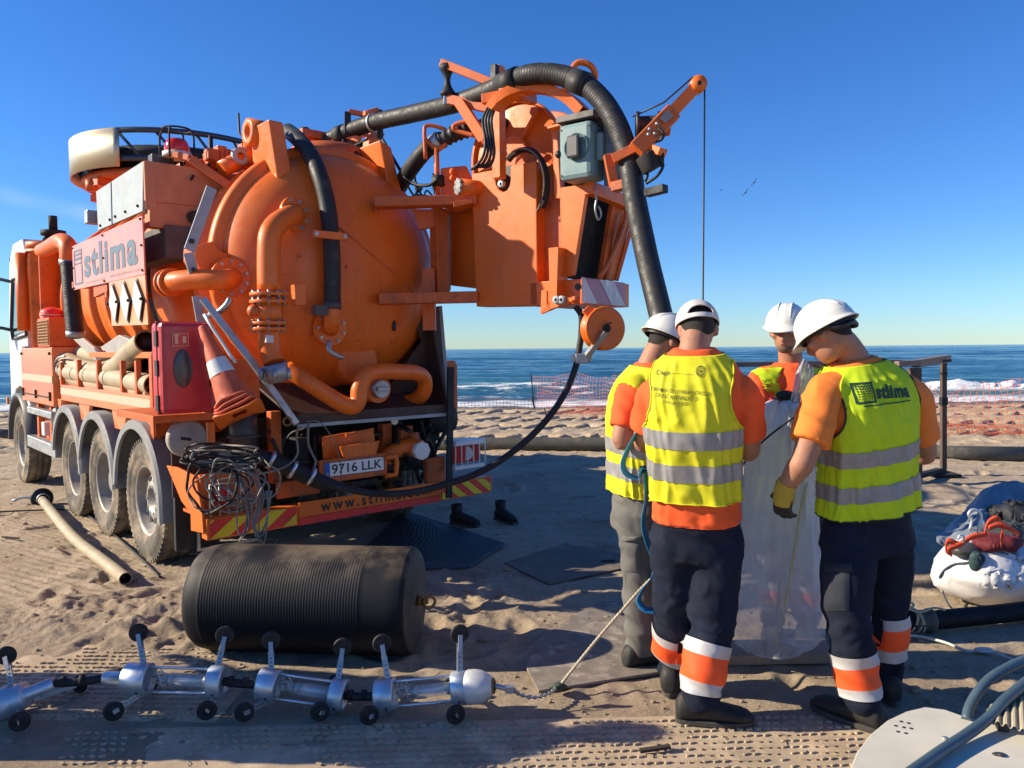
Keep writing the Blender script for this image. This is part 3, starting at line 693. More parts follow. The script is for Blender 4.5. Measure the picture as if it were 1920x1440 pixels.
# lower loop pipe and drain
dpipe('loop_pipe', [(538, 692), (570, 712), (610, 738), (642, 757), (662, 762), (672, 750), (674, 728), (684, 706), (706, 697), (745, 697), (778, 699), (795, 710), (795, 734), (778, 750), (752, 756)], .062, [.05, -.05, -.10, -.14, -.16, -.17, -.17, -.17, -.16, -.12, -.08, -.04, .0, .1, .22], sub=4)
dc = TP(710, 729, f=-.02); tp('drain_socket', MB().cyl(dc + TF * .25, dc, .11, seg=24), ORG, door); tp('drain_cap', MB().cyl(dc, dc - TF * .05, .075, .07, 20).box(dc - TF * .06, .10, .03, .03, TR, TF, Z), STL, door, bevel=.003)
mh = dome_at(668, 680, .0); tp('inspection_boss', MB().cyl(mh + TF * .2, mh - TF * .04, .19, .17, 32), ORG, door, bevel=.01)
tg = dome_at(739, 611, .012); tp('oval_tag', MB().ball(tg, .018, .012, .045), BLT, door)
tp('door_seam', MB().tube([dome_at(636, 428, .004), dome_at(680, 462, .004), dome_at(730, 505, .004), dome_at(775, 548, .004), dome_at(792, 566, .004)], .008, 6), ORD, door)
for (a, b) in ((650, 500), (735, 640), (700, 395), (560, 480), (582, 628)): s_ = dome_at(a, b, .004); tp('door_stud', MB().ball(s_, .014), ORD, door)
# grey flat struts from the tank side
def flatbar(name, pix, w, th, m): 
    P = [TP(a, b, f=o) for a, b, o in pix]; mb = MB()
    for p, q_ in zip(P, P[1:]): mb.bar(p, q_, w, th, TF)
    return tp(name, mb, m, bevel=.002)
flatbar('flat_strut', [(397, 352, .3), (355, 470, .3)], .075, .012, GALV); flatbar('flat_strut', [(353, 474, .3), (364, 514, .3)], .07, .012, GALV)
flatbar('flat_strut', [(368, 555, .25), (378, 610, .25)], .06, .012, GALV)
flatbar('prop_rod', [(380, 560, .1), (470, 675, .0), (556, 795, -.08)], .045, .03, STL)
tp('strut_holes', MB().cyl(TP(360, 452, f=.27), TP(360, 452, f=.29), .018, seg=10).cyl(TP(363, 505, f=.27), TP(363, 505, f=.29), .014, seg=10), BLT)
tp('latch_lug', MB().prism([TP(a, b, f=.36) for a, b in ((364, 462), (400, 452), (410, 468), (430, 478), (428, 510), (380, 512), (364, 486))], TF * .22), ORG, bevel=.008)
tp('latch_arm', MB().tube([TP(392, 590, f=.2), TP(410, 585, f=.1), TP(425, 572, f=.05), TP(432, 560, f=.05)], .022, 8, sub=3), STL)
# hinge horns on top
def horn(name, pix, r, w):
    P = [TP(a, b, r=r) for a, b in pix]; return tp(name, MB().prism(P, TR * w), ORG, bevel=.012)
hn = MB(); front = [TP(a, b, f=.30) for a, b in ((503, 223), (531, 229), (554, 362), (524, 362))]
hn.prism(front, TF * .34); hh = tp('door_hinge', hn, ORG, bevel=.012)
ey = TP(478, 250, f=.62); tp('hinge_eye', MB().lathe([(.05, 0), (.105, 0), (.105, .16), (.05, .16), (.05, 0)], ey - TR * .06, TR, 24), ORG, hh)
tp('hinge_neck', MB().prism([TP(a, b, f=.64) for a, b in ((478, 238), (505, 226), (524, 300), (524, 362), (500, 350), (452, 345), (470, 322), (484, 312), (482, 268))], TF * .10), ORG, hh, bevel=.01)
hn = MB().prism([TP(a, b, f=.34) for a, b in ((712, 262), (734, 276), (756, 371), (731, 369))], TF * .34); tp('door_hinge', hn, ORG, bevel=.012)
tp('hinge_plate', MB().prism([TP(a, b, f=.55) for a, b in ((692, 262), (714, 260), (722, 304), (706, 306), (690, 296))], TF * .1), ORG, bevel=.006)
# lifting cylinder
c1, c2 = TP(415, 318, f=.9), TP(455, 297, f=.9); tp('lift_cylinder', MB().cyl(c1, c2, .065, seg=20).cyl(c2, c2 + (c2 - c1).normalized() * .09, .08, seg=16), ORG)
c3 = c2 + (c2 - c1).normalized() * .1; tp('cylinder_head', MB().box(c3 + Z * .02, .12, .1, .16, TR, TF, Z), ORD, bevel=.01); tp('clevis', MB().lathe([(.03, 0), (.07, 0), (.07, .05), (.03, .05), (.03, 0)], c2 + V((.02, -.08, 0)), TF, 14), GALV)
# strut of the working light and valves beside the tank top
lb1 = MB().bar(TP(358, 298, f=1.0), TP(432, 350, f=.8), .07, .06); lb1.bar(TP(318, 288, f=1.2), TP(362, 298, f=1.0), .1, .05); tp('lamp_bracket', lb1, ORD, bevel=.006)
bx = MB().prism([TP(a, b, f=1.35) for a, b in ((345, 300), (400, 296), (408, 330), (372, 400), (342, 378), (338, 330))], TF * .3); tp('hose_guide_box', bx, ORD, bevel=.01)
fl_ = TP(302, 308, f=1.3); tp('work_lamp', MB().box(fl_, .17, .10, .13, TR, TF, Z), GRYD, bevel=.01)
rb = TP(332, 282, f=1.2); bo = tp('rotating_beacon', MB().lathe([(0, 0), (.09, 0), (.095, .02), (.09, .06), (.075, .095), (.045, .11), (0, .11)], rb - Z * .02, Z, 24), REDL); tp('beacon_base', MB().cyl(rb - Z * .06, rb - Z * .02, .11, seg=24), WHS, bo)
cg = MB()
for k in range(4): t = k * math.pi / 2; d = V((math.cos(t), math.sin(t), 0)) * .135; cg.tube([rb - Z * .08 + d, rb + Z * .10 + d, rb + Z * .16 + d * .8], .008, 6, sub=2)
cg.tube([rb + Z * .16 + V((math.cos(k * .524), math.sin(k * .524), 0)) * .108 for k in range(12)], .008, 6, closed=True); tp('beacon_guard', cg, DRK, bo)
def clutter(name, x0, x1, y0, y1, f0, f1, n, rad, m, seed, droop=.08, loc=TP):
    rs = random.Random(seed); mb = MB()
    for i in range(n):
        a = loc(rs.uniform(x0, x1), rs.uniform(y0, y1), f=rs.uniform(f0, f1)); b = loc(rs.uniform(x0, x1), rs.uniform(y0, y1), f=rs.uniform(f0, f1))
        mid = (a + b) / 2 - Z * rs.uniform(-droop * .3, droop) + TF * rs.uniform(-.05, .05)
        mb.tube([a, a.lerp(mid, .6) - Z * rs.uniform(0, droop), mid, b], rad * rs.uniform(.7, 1.3), 7, sub=5)
    return tp(name, mb, m)
clutter('hydraulic_hoses', 322, 350, 300, 372, 1.0, 1.3, 7, .012, HOSE, 3)
clutter('hydraulic_hoses', 352, 398, 300, 360, .9, 1.2, 3, .012, HOSE, 5)
tb = MB(); rs = random.Random(4)
for i in range(9):
    px = 395 + i * 9; tb.box(TP(px, 296 + rs.uniform(-8, 4), f=1.2), .08, .1, rs.uniform(.08, .18), TR, TF, Z)
tb.bar(TP(385, 300, f=1.3), TP(470, 303, f=1.3), .10, .12); tp('valve_block', tb, ORD, bevel=.01)
an = MB().tube([TP(447, 212, f=1.5), TP(449, 250, f=1.5), TP(462, 262, f=1.3)], .010, 6).tube([TP(395, 255, f=1.5), TP(396, 330, f=1.5)], .02, 8); tp('antenna', an, BLK)
# ---- top hose ring with sheet guard
RC = T(1.30, 4.08, 0); z1 = TP(132, 262, r=0.0).z; RRd = 1.10
RCX = W(352, 300, RC.y)
zt_ = 3.93; zb_ = 3.60
rg_ = MB()
for k in range(72): pass
ringp = lambda R_, z_, t: RC + V((math.cos(t), math.sin(t), 0)) * R_ + Z * z_
rg_.tube([ringp(RRd, zt_, 2 * math.pi * k / 60) for k in range(60)], .03, 8, closed=True)
rg_.tube([ringp(RRd * .98, zb_ + .05, 2 * math.pi * k / 60) for k in range(60)], .03, 8, closed=True)
for k in range(18): t = 2 * math.pi * k / 18; rg_.tube([ringp(RRd, zt_, t), ringp(RRd * .98, zb_ + .05, t + .22)], .016, 6)
ring = tp('hose_tray_ring', rg_, mat('dark_steel_rail', (.05, .065, .09), .45, .4))
sh = MB(); a0, a1 = math.radians(128), math.radians(262)
rows = [[ringp(RRd + .03, z_, a0 + (a1 - a0) * k / 40) for k in range(41)] for z_ in (zt_ + .02, (zt_ + zb_) / 2, zb_ - .04)]
so_ = tp('curved_guard', sh.sheet(rows), mat('brushed_steel', (.58, .50, .35), .42, .8, var=.08, vscale=3), ring); sd = so_.modifiers.new('s', 'SOLIDIFY'); sd.thickness = .01
pf = MB().lathe([(0, zb_ - .1), (RRd * .93, zb_ - .1), (RRd * .93, zb_ - .03), (0, zb_ - .03)], RC, Z, 48)
for k in range(6): t = k * math.pi / 3; pf.bar(ringp(.1, zb_ - .16, t), ringp(RRd * .95, zb_ - .14, t), .08, .08)
tp('ring_platform', pf, ORD)
tp('ring_mast', MB().cyl(RC + Z * 3.1, RC + Z * (zb_ - .1), .28, seg=24).cyl(TP(172, 358, r=.3), TP(172, 338, r=.3), .06, seg=12), ORD)
sp = MB(); sp.tube([ringp(.9, zb_ + .14, 2 * math.pi * k / 40) for k in range(40)], .09, 10, closed=True); sp.tube([ringp(.75, zb_ + .1, 2 * math.pi * k / 40) for k in range(40)], .09, 10, closed=True)
tp('stored_hose', sp, HOSE)
# ---- galvanised box
gp = [TP(a, b, r=-.03) for a, b in ((180, 359), (268, 302), (267, 396), (184, 432))]
gbx = tp('zinc_box', MB().prism(gp, TR * .025), GALV, bevel=.003)
ge = MB(); eg0 = gp[1] - TO; ff = eg0.dot(TF); ge.tbox(-.03, .62, ff - .03, ff, gp[2].z + .07, gp[1].z); ge.tbox(-.03, .05, ff - .035, ff - .03, gp[2].z, gp[1].z)
ge.tbox(-.0, .6, ff, ff + 1.1, gp[1].z - .04, gp[1].z - .02)
tp('box_end', ge, mat('faded_orange', (.50, .21, .10), .6, var=.2, dirt=(.25, .14, .08), damt=.4), gbx, bevel=.003); tp('box_under', MB().tbox(0, .55, ff - .02, ff + .1, gp[2].z - .12, gp[2].z + .07), MATS['faded_orange'], gbx, bevel=.004); tp('box_skirt', MB().tbox(.1, .6, ff - .05, ff + .8, gp[2].z - .35, gp[2].z - .10), mat('grey_steel_skirt', (.10, .10, .095), .6, .2, var=.3, dirt=(.25, .11, .05), damt=.5), gbx, bevel=.004); tp('skirt_fan', MB().cyl(T(.32, ff - .06, gp[2].z - .02), T(.32, ff - .03, gp[2].z - .02), .05, seg=20), BLT, gbx)
tp('box_seam', MB().bar(TP(208, 341, r=-.034), TP(210, 421, r=-.034), .006, .006), STL, gbx)
bl = MB()
for a, b in ((188, 423), (206, 412), (216, 406), (235, 397), (258, 386)): bl.ball(TP(a, b, r=-.034), .012)
tp('box_rivets', bl, DRK, gbx)
tp('side_lamp', MB().box(TP(174, 408, r=0), .12, .1, .12, TR, TF, Z), STL, bevel=.01)
# ---- name panels
pn = [TP(a, b, r=-.06) for a, b in ((135, 462), (266, 404), (271, 514), (138.5, 544))]
pan = tp('name_panel', MB().prism(pn, TR * .012), mat('orange_sign', (.80, .27, .13), .33, coat=.6, var=.08, vscale=2, dirt=(.5, .25, .15), damt=.2), bevel=.002)
n_ = -TR
def panel_uv(P, u, v_): # bilinear on a quad TL TR BR BL
    return (P[0] * (1 - u) + P[1] * u) * (1 - v_) + (P[3] * (1 - u) + P[2] * u) * v_
def text_quad(name, txt, P, u0, u1, v0, v1, m, parent, n, bold=.02, lift=.003, spacing=1.):
    me = textmesh(txt, 1, bold, spacing=spacing); xs = [v.co.x for v in me.vertices]; ys = [v.co.y for v in me.vertices]
    for v in me.vertices:
        u = u0 + (u1 - u0) * (v.co.x - min(xs)) / (max(xs) - min(xs)); w_ = v1 - (v1 - v0) * (v.co.y - min(ys)) / (max(ys) - min(ys))
        v.co = panel_uv(P, u, w_) + n * lift
    return put(name, me, m, parent, norm=False)
text_quad('lettering', 'stlima', pn, .20, .93, .14, .80, BLUP, pan, n_, .035, spacing=1.15)
text_quad('small_lettering', 'www.stlima.com', pn, .20, .50, .87, .93, mat('faded_print', (.45, .28, .25), .6), pan, n_, .01)
text_quad('small_lettering', 'info@stlima.com', pn, .58, .97, .86, .93, MATS['faded_print'], pan, n_, .01)
lg = MB()
def qd(mb, P, u0, u1, v0, v1, n, lift=.003): mb.add([panel_uv(P, u0, v0) + n * lift, panel_uv(P, u1, v0) + n * lift, panel_uv(P, u1, v1) + n * lift, panel_uv(P, u0, v1) + n * lift], [(0, 1, 2, 3)])
for a in ((.025, .165, .13, .17), (.025, .165, .86, .90), (.025, .04, .17, .86), (.15, .165, .17, .86), (.05, .14, .21, .26), (.05, .14, .30, .36), (.05, .14, .42, .45)): qd(lg, pn, *a, n_)
put('logo_mark', lg, BLUP, pan)
bs = MB()
for u, v_ in ((.01, .05), (.5, .05), (.985, .05), (.01, .5), (.5, .5), (.985, .5), (.01, .96), (.5, .96), (.985, .93)): bs.ball(panel_uv(pn, u, v_) + n_ * .004, .010)
tp('panel_screws', bs, DRK, pan)
p2 = [TP(a, b, r=-.06) for a, b in ((204, 529.5), (271.3, 515), (277.5, 609), (209.5, 611))]
pan2 = tp('diamond_panel', MB().prism(p2, TR * .012), mat('orange_sign_2', (.82, .33, .12), .35, coat=.5, var=.08, dirt=(.5, .25, .15), damt=.2), bevel=.002)
for k in range(3):
    u = .155 + .335 * k; w_ = .165; P = [panel_uv(p2, u, .08), panel_uv(p2, u + w_ * .85, .48), panel_uv(p2, u + .03, .92), panel_uv(p2, u - w_ * .72, .50)]
    dm = tp('diamond_plate', MB().prism([p + n_ * .022 for p in P], -n_ * .006), WHS, pan2)
    c = sum(P, V((0, 0, 0))) / 4; tp('diamond_edge', MB().prism([c + (p - c) * 1.10 + n_ * .008 for p in P], -n_ * .004), BLT, pan2)
    tp('diamond_clip', MB().ball(P[1] + n_ * .028, .013).ball(P[3] + n_ * .028, .013), DRK, pan2)
tp('panel_mount', MB().tbox(-.05, .35, 2.05, 2.1, 2.15, 2.2).tbox(-.05, .3, 3.2, 3.25, 2.3, 2.36).bar(TP(180, 545, r=-.02), TP(205, 532, r=-.02), .04, .12), ORD)
gd = MB(); 
for k in range(6): gd.tube([tcen + TF * (1.9 + k * .05) + (TR * -math.cos(t) + Z * math.sin(t)) * .92 for t in np.linspace(-.8, 1.2, 14)], .028, 8)
tp('ring_hose_coil', gd, HOSE)
# aluminium chute beside the tank above the rack
tp('side_chute', MB().prism([TP(a, b, r=.15) for a, b in ((133, 632), (152, 632), (200, 672), (178, 676))], TR * .03).prism([TP(a, b, r=.10) for a, b in ((190, 650), (222, 628), (252, 640), (212, 676))], TR * .06), mat('aluminium_tread', (.4, .36, .33), .5, .5, var=.2), bevel=.004)
tp('rack_rail', MB().bar(TP(172, 665, r=.12), TP(290, 666, r=.12), .05, .05), ORG, bevel=.004)
# ---- red extinguisher cabinet
xf = -.02; e0 = TP(300, 603, f=xf); e1 = TP(373, 600, f=xf); eb = TP(302, 778, f=xf); r0 = (e0 - TO).dot(TR); r1 = (e1 - TO).dot(TR)
fdep = (TP(288, 690, r=r0) - TO).dot(TF)
xb = tp('extinguisher_cabinet', MB().tbox(r0, r1 + .10, xf, xf + .20, eb.z, e0.z), REDB, bevel=.03)
tp('cabinet_lid_lip', MB().tbox(r0 - .006, r1 + .105, xf + .07, xf + .085, eb.z - .005, e0.z + .005), mat('dark_red_plastic', (.25, .012, .015), .4), xb, bevel=.004)
ow = TP(343, 691, f=xf - .003); tp('cabinet_window', MB().cyl(ow - TF * .004, ow + TF * .006, .001, seg=8).ball(ow, .06, .010, .125, 28, 14, Matrix((TR, TF, Z)).transposed()), mat('smoked_window', (.06, .055, .055), .25), xb)
st_ = TP(338, 637, f=xf - .003); tp('pictogram', MB().box(st_, .105, .004, .085, TR, TF, Z), mat('pictogram_red', (.62, .05, .04), .4), xb)
pg = MB().box(st_ - TR * .025 - TF * .004, .018, .002, .055, TR, TF, Z).box(st_ + TR * .025 - TF * .004, .022, .002, .045, TR, TF, Z).box(st_ - TR * .025 + Z * .03 - TF * .004, .03, .002, .008, TR, TF, Z)
for s_ in (-1, 1): pg.box(st_ + TR * s_ * .0505 - TF * .004, .003, .002, .083, TR, TF, Z).box(st_ + Z * s_ * .0405 - TF * .004, .104, .002, .003, TR, TF, Z)
tp('pictogram_marks', pg, mat('pictogram_print', (.75, .45, .25), .5), xb)
lt = MB()
for zz in (.82, .5, .12): lt.tbox(r0 - .012, r0 + .0, xf + .05, xf + .10, eb.z + (e0.z - eb.z) * zz - .05, eb.z + (e0.z - eb.z) * zz + .05)
tp('cabinet_hinge', lt, BLK, xb); tp('cabinet_latch', MB().tbox(r1 + .06, r1 + .08, xf - .015, xf, eb.z + .17, eb.z + .22), BLK, xb)
tp('cabinet_bracket', MB().tbox(r0, r1 + .4, xf + .20, 1.03, eb.z - .07, eb.z - .02).tbox(r1 + .1, r1 + .5, xf + .22, xf + .26, eb.z - .05, e0.z - .25), ORD, bevel=.004)
# ---- brown splash plates under the door
ta = TP(557, 793, f=-.06); tb_ = TP(840, 771, f=-.06); ra, rb_ = (ta - TO).dot(TR), (tb_ - TO).dot(TR); zt2 = (ta.z + tb_.z) / 2
tp('splash_tray', MB().prism([T(ra, -.06, zt2), T(rb_, -.06, zt2), T(rb_, .55, zt2 + .30), T(ra - .1, .55, zt2 + .30)], Z * .02).tbox(ra, rb_, -.07, -.05, zt2 - .01, zt2 + .06), BROWN)
tp('tray_edge', MB().tbox(ra, rb_ + .02, -.085, -.055, zt2 - .035, zt2 - .010).bar(TP(843, 771, f=-.06), TP(826, 574, f=.1), .025, .02), GALV)
tp('side_guard_plate', MB().prism([TP(a, b, f=.22) for a, b in ((772, 580), (824, 574), (841, 769), (676, 776), (740, 712), (790, 640))], TF * .015), BROWN)
tp('side_guard_skin', MB().prism([T(rb_, -.05, zt2), T(rb_, .2, zt2 + .9), T(rb_, .9, zt2 + .9), T(rb_, .9, zt2)], TR * .015), BROWN)
# right-hand orange locker behind the guard
tp('rear_locker', MB().prism([TP(a, b, f=.45) for a, b in ((836, 676), (854, 676), (858, 688), (858, 785), (836, 785))], TF * .6), ORD, bevel=.008)
tp('vertical_bar', MB().prism([TP(a, b, f=-.12) for a, b in ((841, 688), (852, 688), (848, 934), (838, 934))], TF * .02), BLK)
# ---- rear bumper
z0, z1_ = .41, .555
tp('bumper_beam', MB().tbox(.0, 2.5, .0, .10, z0, z1_), ORG, bevel=.006)
def hazard(name, P0, u, width, v_, height, n, n_str, m1, m2, parent, slope=1.):
    a = MB(); b = MB(); w_ = width / n_str
    a.prism([P0 + n * .003, P0 + u * width + n * .003, P0 + u * width + v_ * height + n * .003, P0 + v_ * height + n * .003], -n * .002)
    tp(name, a, m1, parent)
    k = -2
    while k < n_str + 1:
        lo0, lo1 = k * w_, (k + .5) * w_; sh_ = slope * height
        pts = [(lo0, 0), (lo1, 0), (lo1 + sh_, height), (lo0 + sh_, height)]
        if max(p[0] for p in pts) > 0 and min(p[0] for p in pts) < width:
            # clip to 0..width
            def clip(ps, lim, sgn):
                out = []
                for i in range(len(ps)):
                    p, q_ = ps[i], ps[(i + 1) % len(ps)]; ip, iq = sgn * (p[0] - lim) <= 0, sgn * (q_[0] - lim) <= 0
                    if ip: out.append(p)
                    if ip != iq: t = (lim - p[0]) / (q_[0] - p[0]); out.append((lim, p[1] + t * (q_[1] - p[1])))
                return out
            ps = clip(clip(pts, width, 1), 0, -1)
            if len(ps) > 2: b.add([P0 + u * x + v_ * y + n * .006 for x, y in ps], [tuple(range(len(ps)))])
        k += 1
    tp(name + '_bars', b, m2, parent)
hazard('hazard_strip', T(.02, 0, z0 + .01), TR, .62, Z, .125, -TF, 2.4, REDS, YEL, TRK, 1.3)
hazard('hazard_strip', T(1.95, 0, z0 + .01), TR, .53, Z, .125, -TF, 3, REDS, YEL, TRK, -1.3)
tp('web_plate', MB().tbox(.66, 1.92, -.012, .0, z0 + .055, z1_ + .02), ORG, bevel=.002); tp('red_strip', MB().tbox(.66, 1.92, -.014, -.002, z0 + .0, z0 + .053), REDS)
text_on('web_lettering', 'www.stlima.com', T(.83, -.012, z0 + .073), TR, Z, 1.0, .085, BLT, TRK, .016, 1.35, .003, -TF)
# lamp boxes
lp = MB().prism([TP(a, b, r=-.02) for a, b in ((312, 873), (330, 876), (366, 894), (378, 958), (381, 1000), (358, 995), (357, 962), (340, 940))], TR * .02); tp('lamp_box_side', lp, ORG, bevel=.003)
tp('lamp_box', MB().tbox(0, .42, .10, .14, z1_, .84).tbox(.0, .42, .02, .45, z1_ - .01, z1_ + .01), ORD); tp('tail_lamp', MB().tbox(.08, .16, .03, .10, .59, .74), REDL, bevel=.01)
tp('lamp_cage', MB().tube([T(.03, .01, .57), T(.03, .01, .78), T(.24, .01, .78), T(.24, .01, .57)], .008, 6).tube([T(.09, .0, .57), T(.09, .0, .78)], .006, 6).tube([T(.15, .0, .57), T(.15, .0, .78)], .006, 6), STL)
q0, q1 = TP(851, 875, f=-.02), TP(906, 826, f=-.02); rr0, rr1 = (q0 - TO).dot(TR), (q1 - TO).dot(TR)
cg = MB().tbox(rr0, rr1, -.04, .0, q0.z - .03, q0.z).tbox(rr0, rr1, -.05, .12, q1.z - .02, q1.z + .02)
for k in range(6): cg.tube([T(rr0 + (rr1 - rr0) * k / 5, -.045, q0.z), T(rr0 + (rr1 - rr0) * k / 5, -.045, q1.z)], .006, 6)
tp('lamp_guard', cg, WHT, bevel=.003); tp('tail_lamp', MB().tbox(rr0 + .02, rr0 + .15, .0, .06, q0.z + .02, q1.z - .03).tbox(rr1 - .16, rr1 - .02, .0, .06, q0.z + .02, q1.z - .03), REDL, bevel=.01)
tp('reversing_lamp', MB().cyl(TP(874, 850, f=-.0), TP(874, 850, f=.05), .06, seg=20), WHT)
# licence plate
lp0 = TP(608, 896, f=-.01); plw, plh = .52, .11; lpz = lp0.z; lr = (lp0 - TO).dot(TR)
pl_ = tp('licence_plate', MB().tbox(lr, lr + plw, -.012, -.004, lpz, lpz + plh), mat('plate_white', (.78, .78, .76), .35, var=.05), bevel=.003)
tp('plate_band', MB().tbox(lr + .004, lr + .045, -.0155, -.012, lpz + .005, lpz + plh - .005), mat('plate_blue', (.02, .12, .45), .4), pl_)
text_on('plate_digits', '9716 LLK', T(lr + .062, -.012, lpz + .02), TR, Z, .435, .072, BLT, pl_, .012, 1.0, .002, -TF)
text_on('plate_country', 'E', T(lr + .018, -.0155, lpz + .015), TR, Z, .014, .02, WHS, pl_, 0, 1, .002, -TF)
ed = MB().tbox(lr, lr + plw, -.014, -.012, lpz, lpz + .004).tbox(lr, lr + plw, -.014, -.012, lpz + plh - .004, lpz + plh).tbox(lr, lr + .004, -.014, -.012, lpz, lpz + plh).tbox(lr + plw - .004, lr + plw, -.014, -.012, lpz, lpz + plh)
tp('plate_border', ed, BLT, pl_); tp('plate_mount', MB().tbox(lr - .03, lr + plw + .03, -.004, .02, lpz - .04, lpz + plh + .02), ORD)
# ---- machinery under the tray
def fx(px, py, f): p = TP(px, py, f=f) - TO; return p.dot(TR), p.z
def frect(x0, y0, x1, y1, f, th):
    a, za = fx(x0, y0, f); b, zb = fx(x1, y1, f); return min(a, b), max(a, b), f, f + th, min(za, zb), max(za, zb)
tp('rear_crossmember', MB().tbox(.45, 2.3, .55, .65, .60, 1.15), DRK)
tp('chassis_post', MB().tbox(*frect(508, 772, 530, 905, .18, .08)), ORD, bevel=.004); tp('chassis_post', MB().tbox(*frect(718, 795, 736, 870, .25, .08)), ORD, bevel=.004)
tp('tool_bin', MB().prism([TP(a, b, f=.12) for a, b in ((604, 820), (700, 802), (706, 848), (648, 862), (608, 868))], TF * .02).prism([TP(a, b, f=.0) for a, b in ((638, 838), (712, 826), (706, 852), (646, 862))], TF * .02), ORG, bevel=.004)
tp('bin_edge', MB().bar(TP(648, 816, f=.08), TP(700, 804, f=.08), .02, .02), ORD)
op = tp('drain_pipe', MB().tube([TP(700, 868, f=.2), TP(735, 848, f=.12), TP(765, 838, f=.1), TP(788, 843, f=.02)], [.05, .06, .075, .08], 16, sub=4), ORG); wc = TP(790, 845, f=-.02)
tp('pipe_cap', MB().cyl(wc + TF * .05, wc - TF * .02, .075, seg=8), WHT, op)
tp('shackle', MB().tube([TP(722, 858, f=-.03), TP(742, 856, f=-.03), TP(744, 868, f=-.03), TP(742, 890, f=-.03), TP(724, 892, f=-.03)], .022, 8), ORG)
tp('chock_disc', MB().lathe([(0, -.03), (.04, -.03), (.05, -.01), (.11, -.015), (.13, 0), (.13, .05), (0, .05)], TP(352, 822, f=.22), TF, 32), mat('dull_white', (.33, .31, .27), .6, var=.2))
tp('disc_lever', MB().bar(TP(340, 822, f=.19), TP(358, 824, f=.19), .02, .02), DRK)
tp('hanger_bar', MB().tbox(*frect(390, 792, 404, 830, .24, .04)), ORG, bevel=.003)
pc = TP(457, 815, f=.3); tp('grey_cylinder', MB().cyl(pc + Z * .16, pc - Z * .12, .10, seg=20).cyl(pc - Z * .02, pc + Z * .0, .115, seg=20), GRYD)
clutter('underbody_hoses', 500, 600, 790, 900, .1, .5, 9, .014, HOSE, 11); clutter('underbody_hoses', 730, 845, 785, 880, .05, .4, 14, .016, HOSE, 12, .12); clutter('underbody_cables', 540, 720, 790, 880, .2, .5, 8, .008, BLK, 13)
rs = random.Random(9); mc = MB()
for i in range(26):
    px, py = rs.uniform(500, 840), rs.uniform(800, 915); c = TP(px, py, f=rs.uniform(.25, .55)); 
    if rs.random() < .5: mc.box(c, rs.uniform(.05, .2), .08, rs.uniform(.04, .14), TR, TF, Z)
    else: mc.cyl(c, c + TR * rs.uniform(.05, .25), rs.uniform(.02, .06), seg=10)
tp('pump_parts', mc, mat('oily_metal', (.07, .06, .055), .5, .5, var=.5, dirt=(.25, .08, .02), damt=.5), bevel=.004)
tp('orange_fittings', MB().tbox(*frect(752, 800, 775, 838, .15, .05)).cyl(TP(775, 812, f=.1), TP(783, 838, f=.06), .04, seg=10).tbox(*frect(800, 860, 835, 905, .1, .05)).tbox(*frect(520, 905, 600, 925, .1, .04)), ORD, bevel=.006)
tp('gauge', MB().cyl(TP(740, 790, f=.0), TP(740, 790, f=.03), .028, seg=16), WHT)
tp('black_tank', MB().cyl(TP(790, 790, f=.35), TP(842, 782, f=.35), .13, seg=16), BLK)
tp('stowed_hose_end', MB().tube([TP(485, 855, f=.0), TP(530, 872, f=-.05), TP(575, 892, f=-.10), TP(605, 905, f=-.14), TP(640, 914, f=-.16)], [.05, .062, .062, .055, .035], 16, sub=4), BLK)
for px, py in ((508, 862), (548, 880), (583, 893)):
    c = TP(px, py, f=-.04 - .05 * (px - 508) / 40); d = (TP(575, 892, f=-.1) - TP(530, 872, f=-.05)).normalized(); tp('band_clip', MB().cyl(c - d * .012, c + d * .012, .068, seg=18), ALU)
# dangling wires from the tray corner
dw = MB()
dw.tube([TP(a, b, f=-.12) for a, b in ((560, 795), (556, 820), (558, 850), (540, 872), (505, 885), (440, 895), (408, 902))], .008, 6, sub=6)
dw.tube([TP(a, b, f=-.12) for a, b in ((578, 792), (578, 830), (585, 850), (592, 865), (588, 878))], .009, 6, sub=6)
dw.tube([TP(a, b, f=-.12) for a, b in ((574, 790), (600, 792), (625, 825), (636, 860), (640, 890), (632, 925), (630, 950))], .004, 6, sub=6)
tp('dangling_cables', dw, CABL); tp('cable_hook', MB().lathe([(.03 + .006 * math.cos(a * .785), .006 * math.sin(a * .785)) for a in range(9)], TP(539, 790, f=-.1), TF, 14), RUST)
# ================================================================== reel and boom assembly (still the truck)
def rp(a, b, A=None, B=None): return RP(a, b, a=A, b=B)
def prs(name, pix, m, A=None, B=None, th=.03, parent=TRK, bevel=.004, **k):
    P = [rp(x, y, A, B) for x, y in pix]; return tp(name, MB().prism(P, (RA if A is not None else RB) * th), m, parent, bevel, **k)
# swivel arms from the tank
def armz(pix0, pix1, h, Y0, Y1, d=.16):
    a, b = W(*pix0, Y0), W(*pix1, Y1); return a, b
a0, a1 = W(703, 381, 6.05), W(893, 377, 6.12); tp('upper_arm', MB().bar(a0, a1, .16, .075, Z), ORD, bevel=.006)
a0, a1 = W(712, 561, 6.05), W(895, 557, 6.12); tp('lower_arm', MB().bar(a0, a1, .16, .085, Z), ORD, bevel=.006)
p0, p1 = W(822, 392, 6.35), W(826, 548, 6.35); tp('swivel_column', MB().bar(p0, p1, .10, .12, TR), ORD, bevel=.006)
tp('swivel_column', MB().bar(W(836, 395, 6.5), W(838, 545, 6.5), .03, .06, TR), STL)
tp('arm_gusset', MB().prism([W(a, b, 6.3) for a, b in ((772, 392), (815, 392), (815, 425), (800, 428), (786, 430))], V((0, .05, 0))), ORD); tp('arm_end', MB().box(W(805, 562, 6.3), .1, .1, .5), ORD)
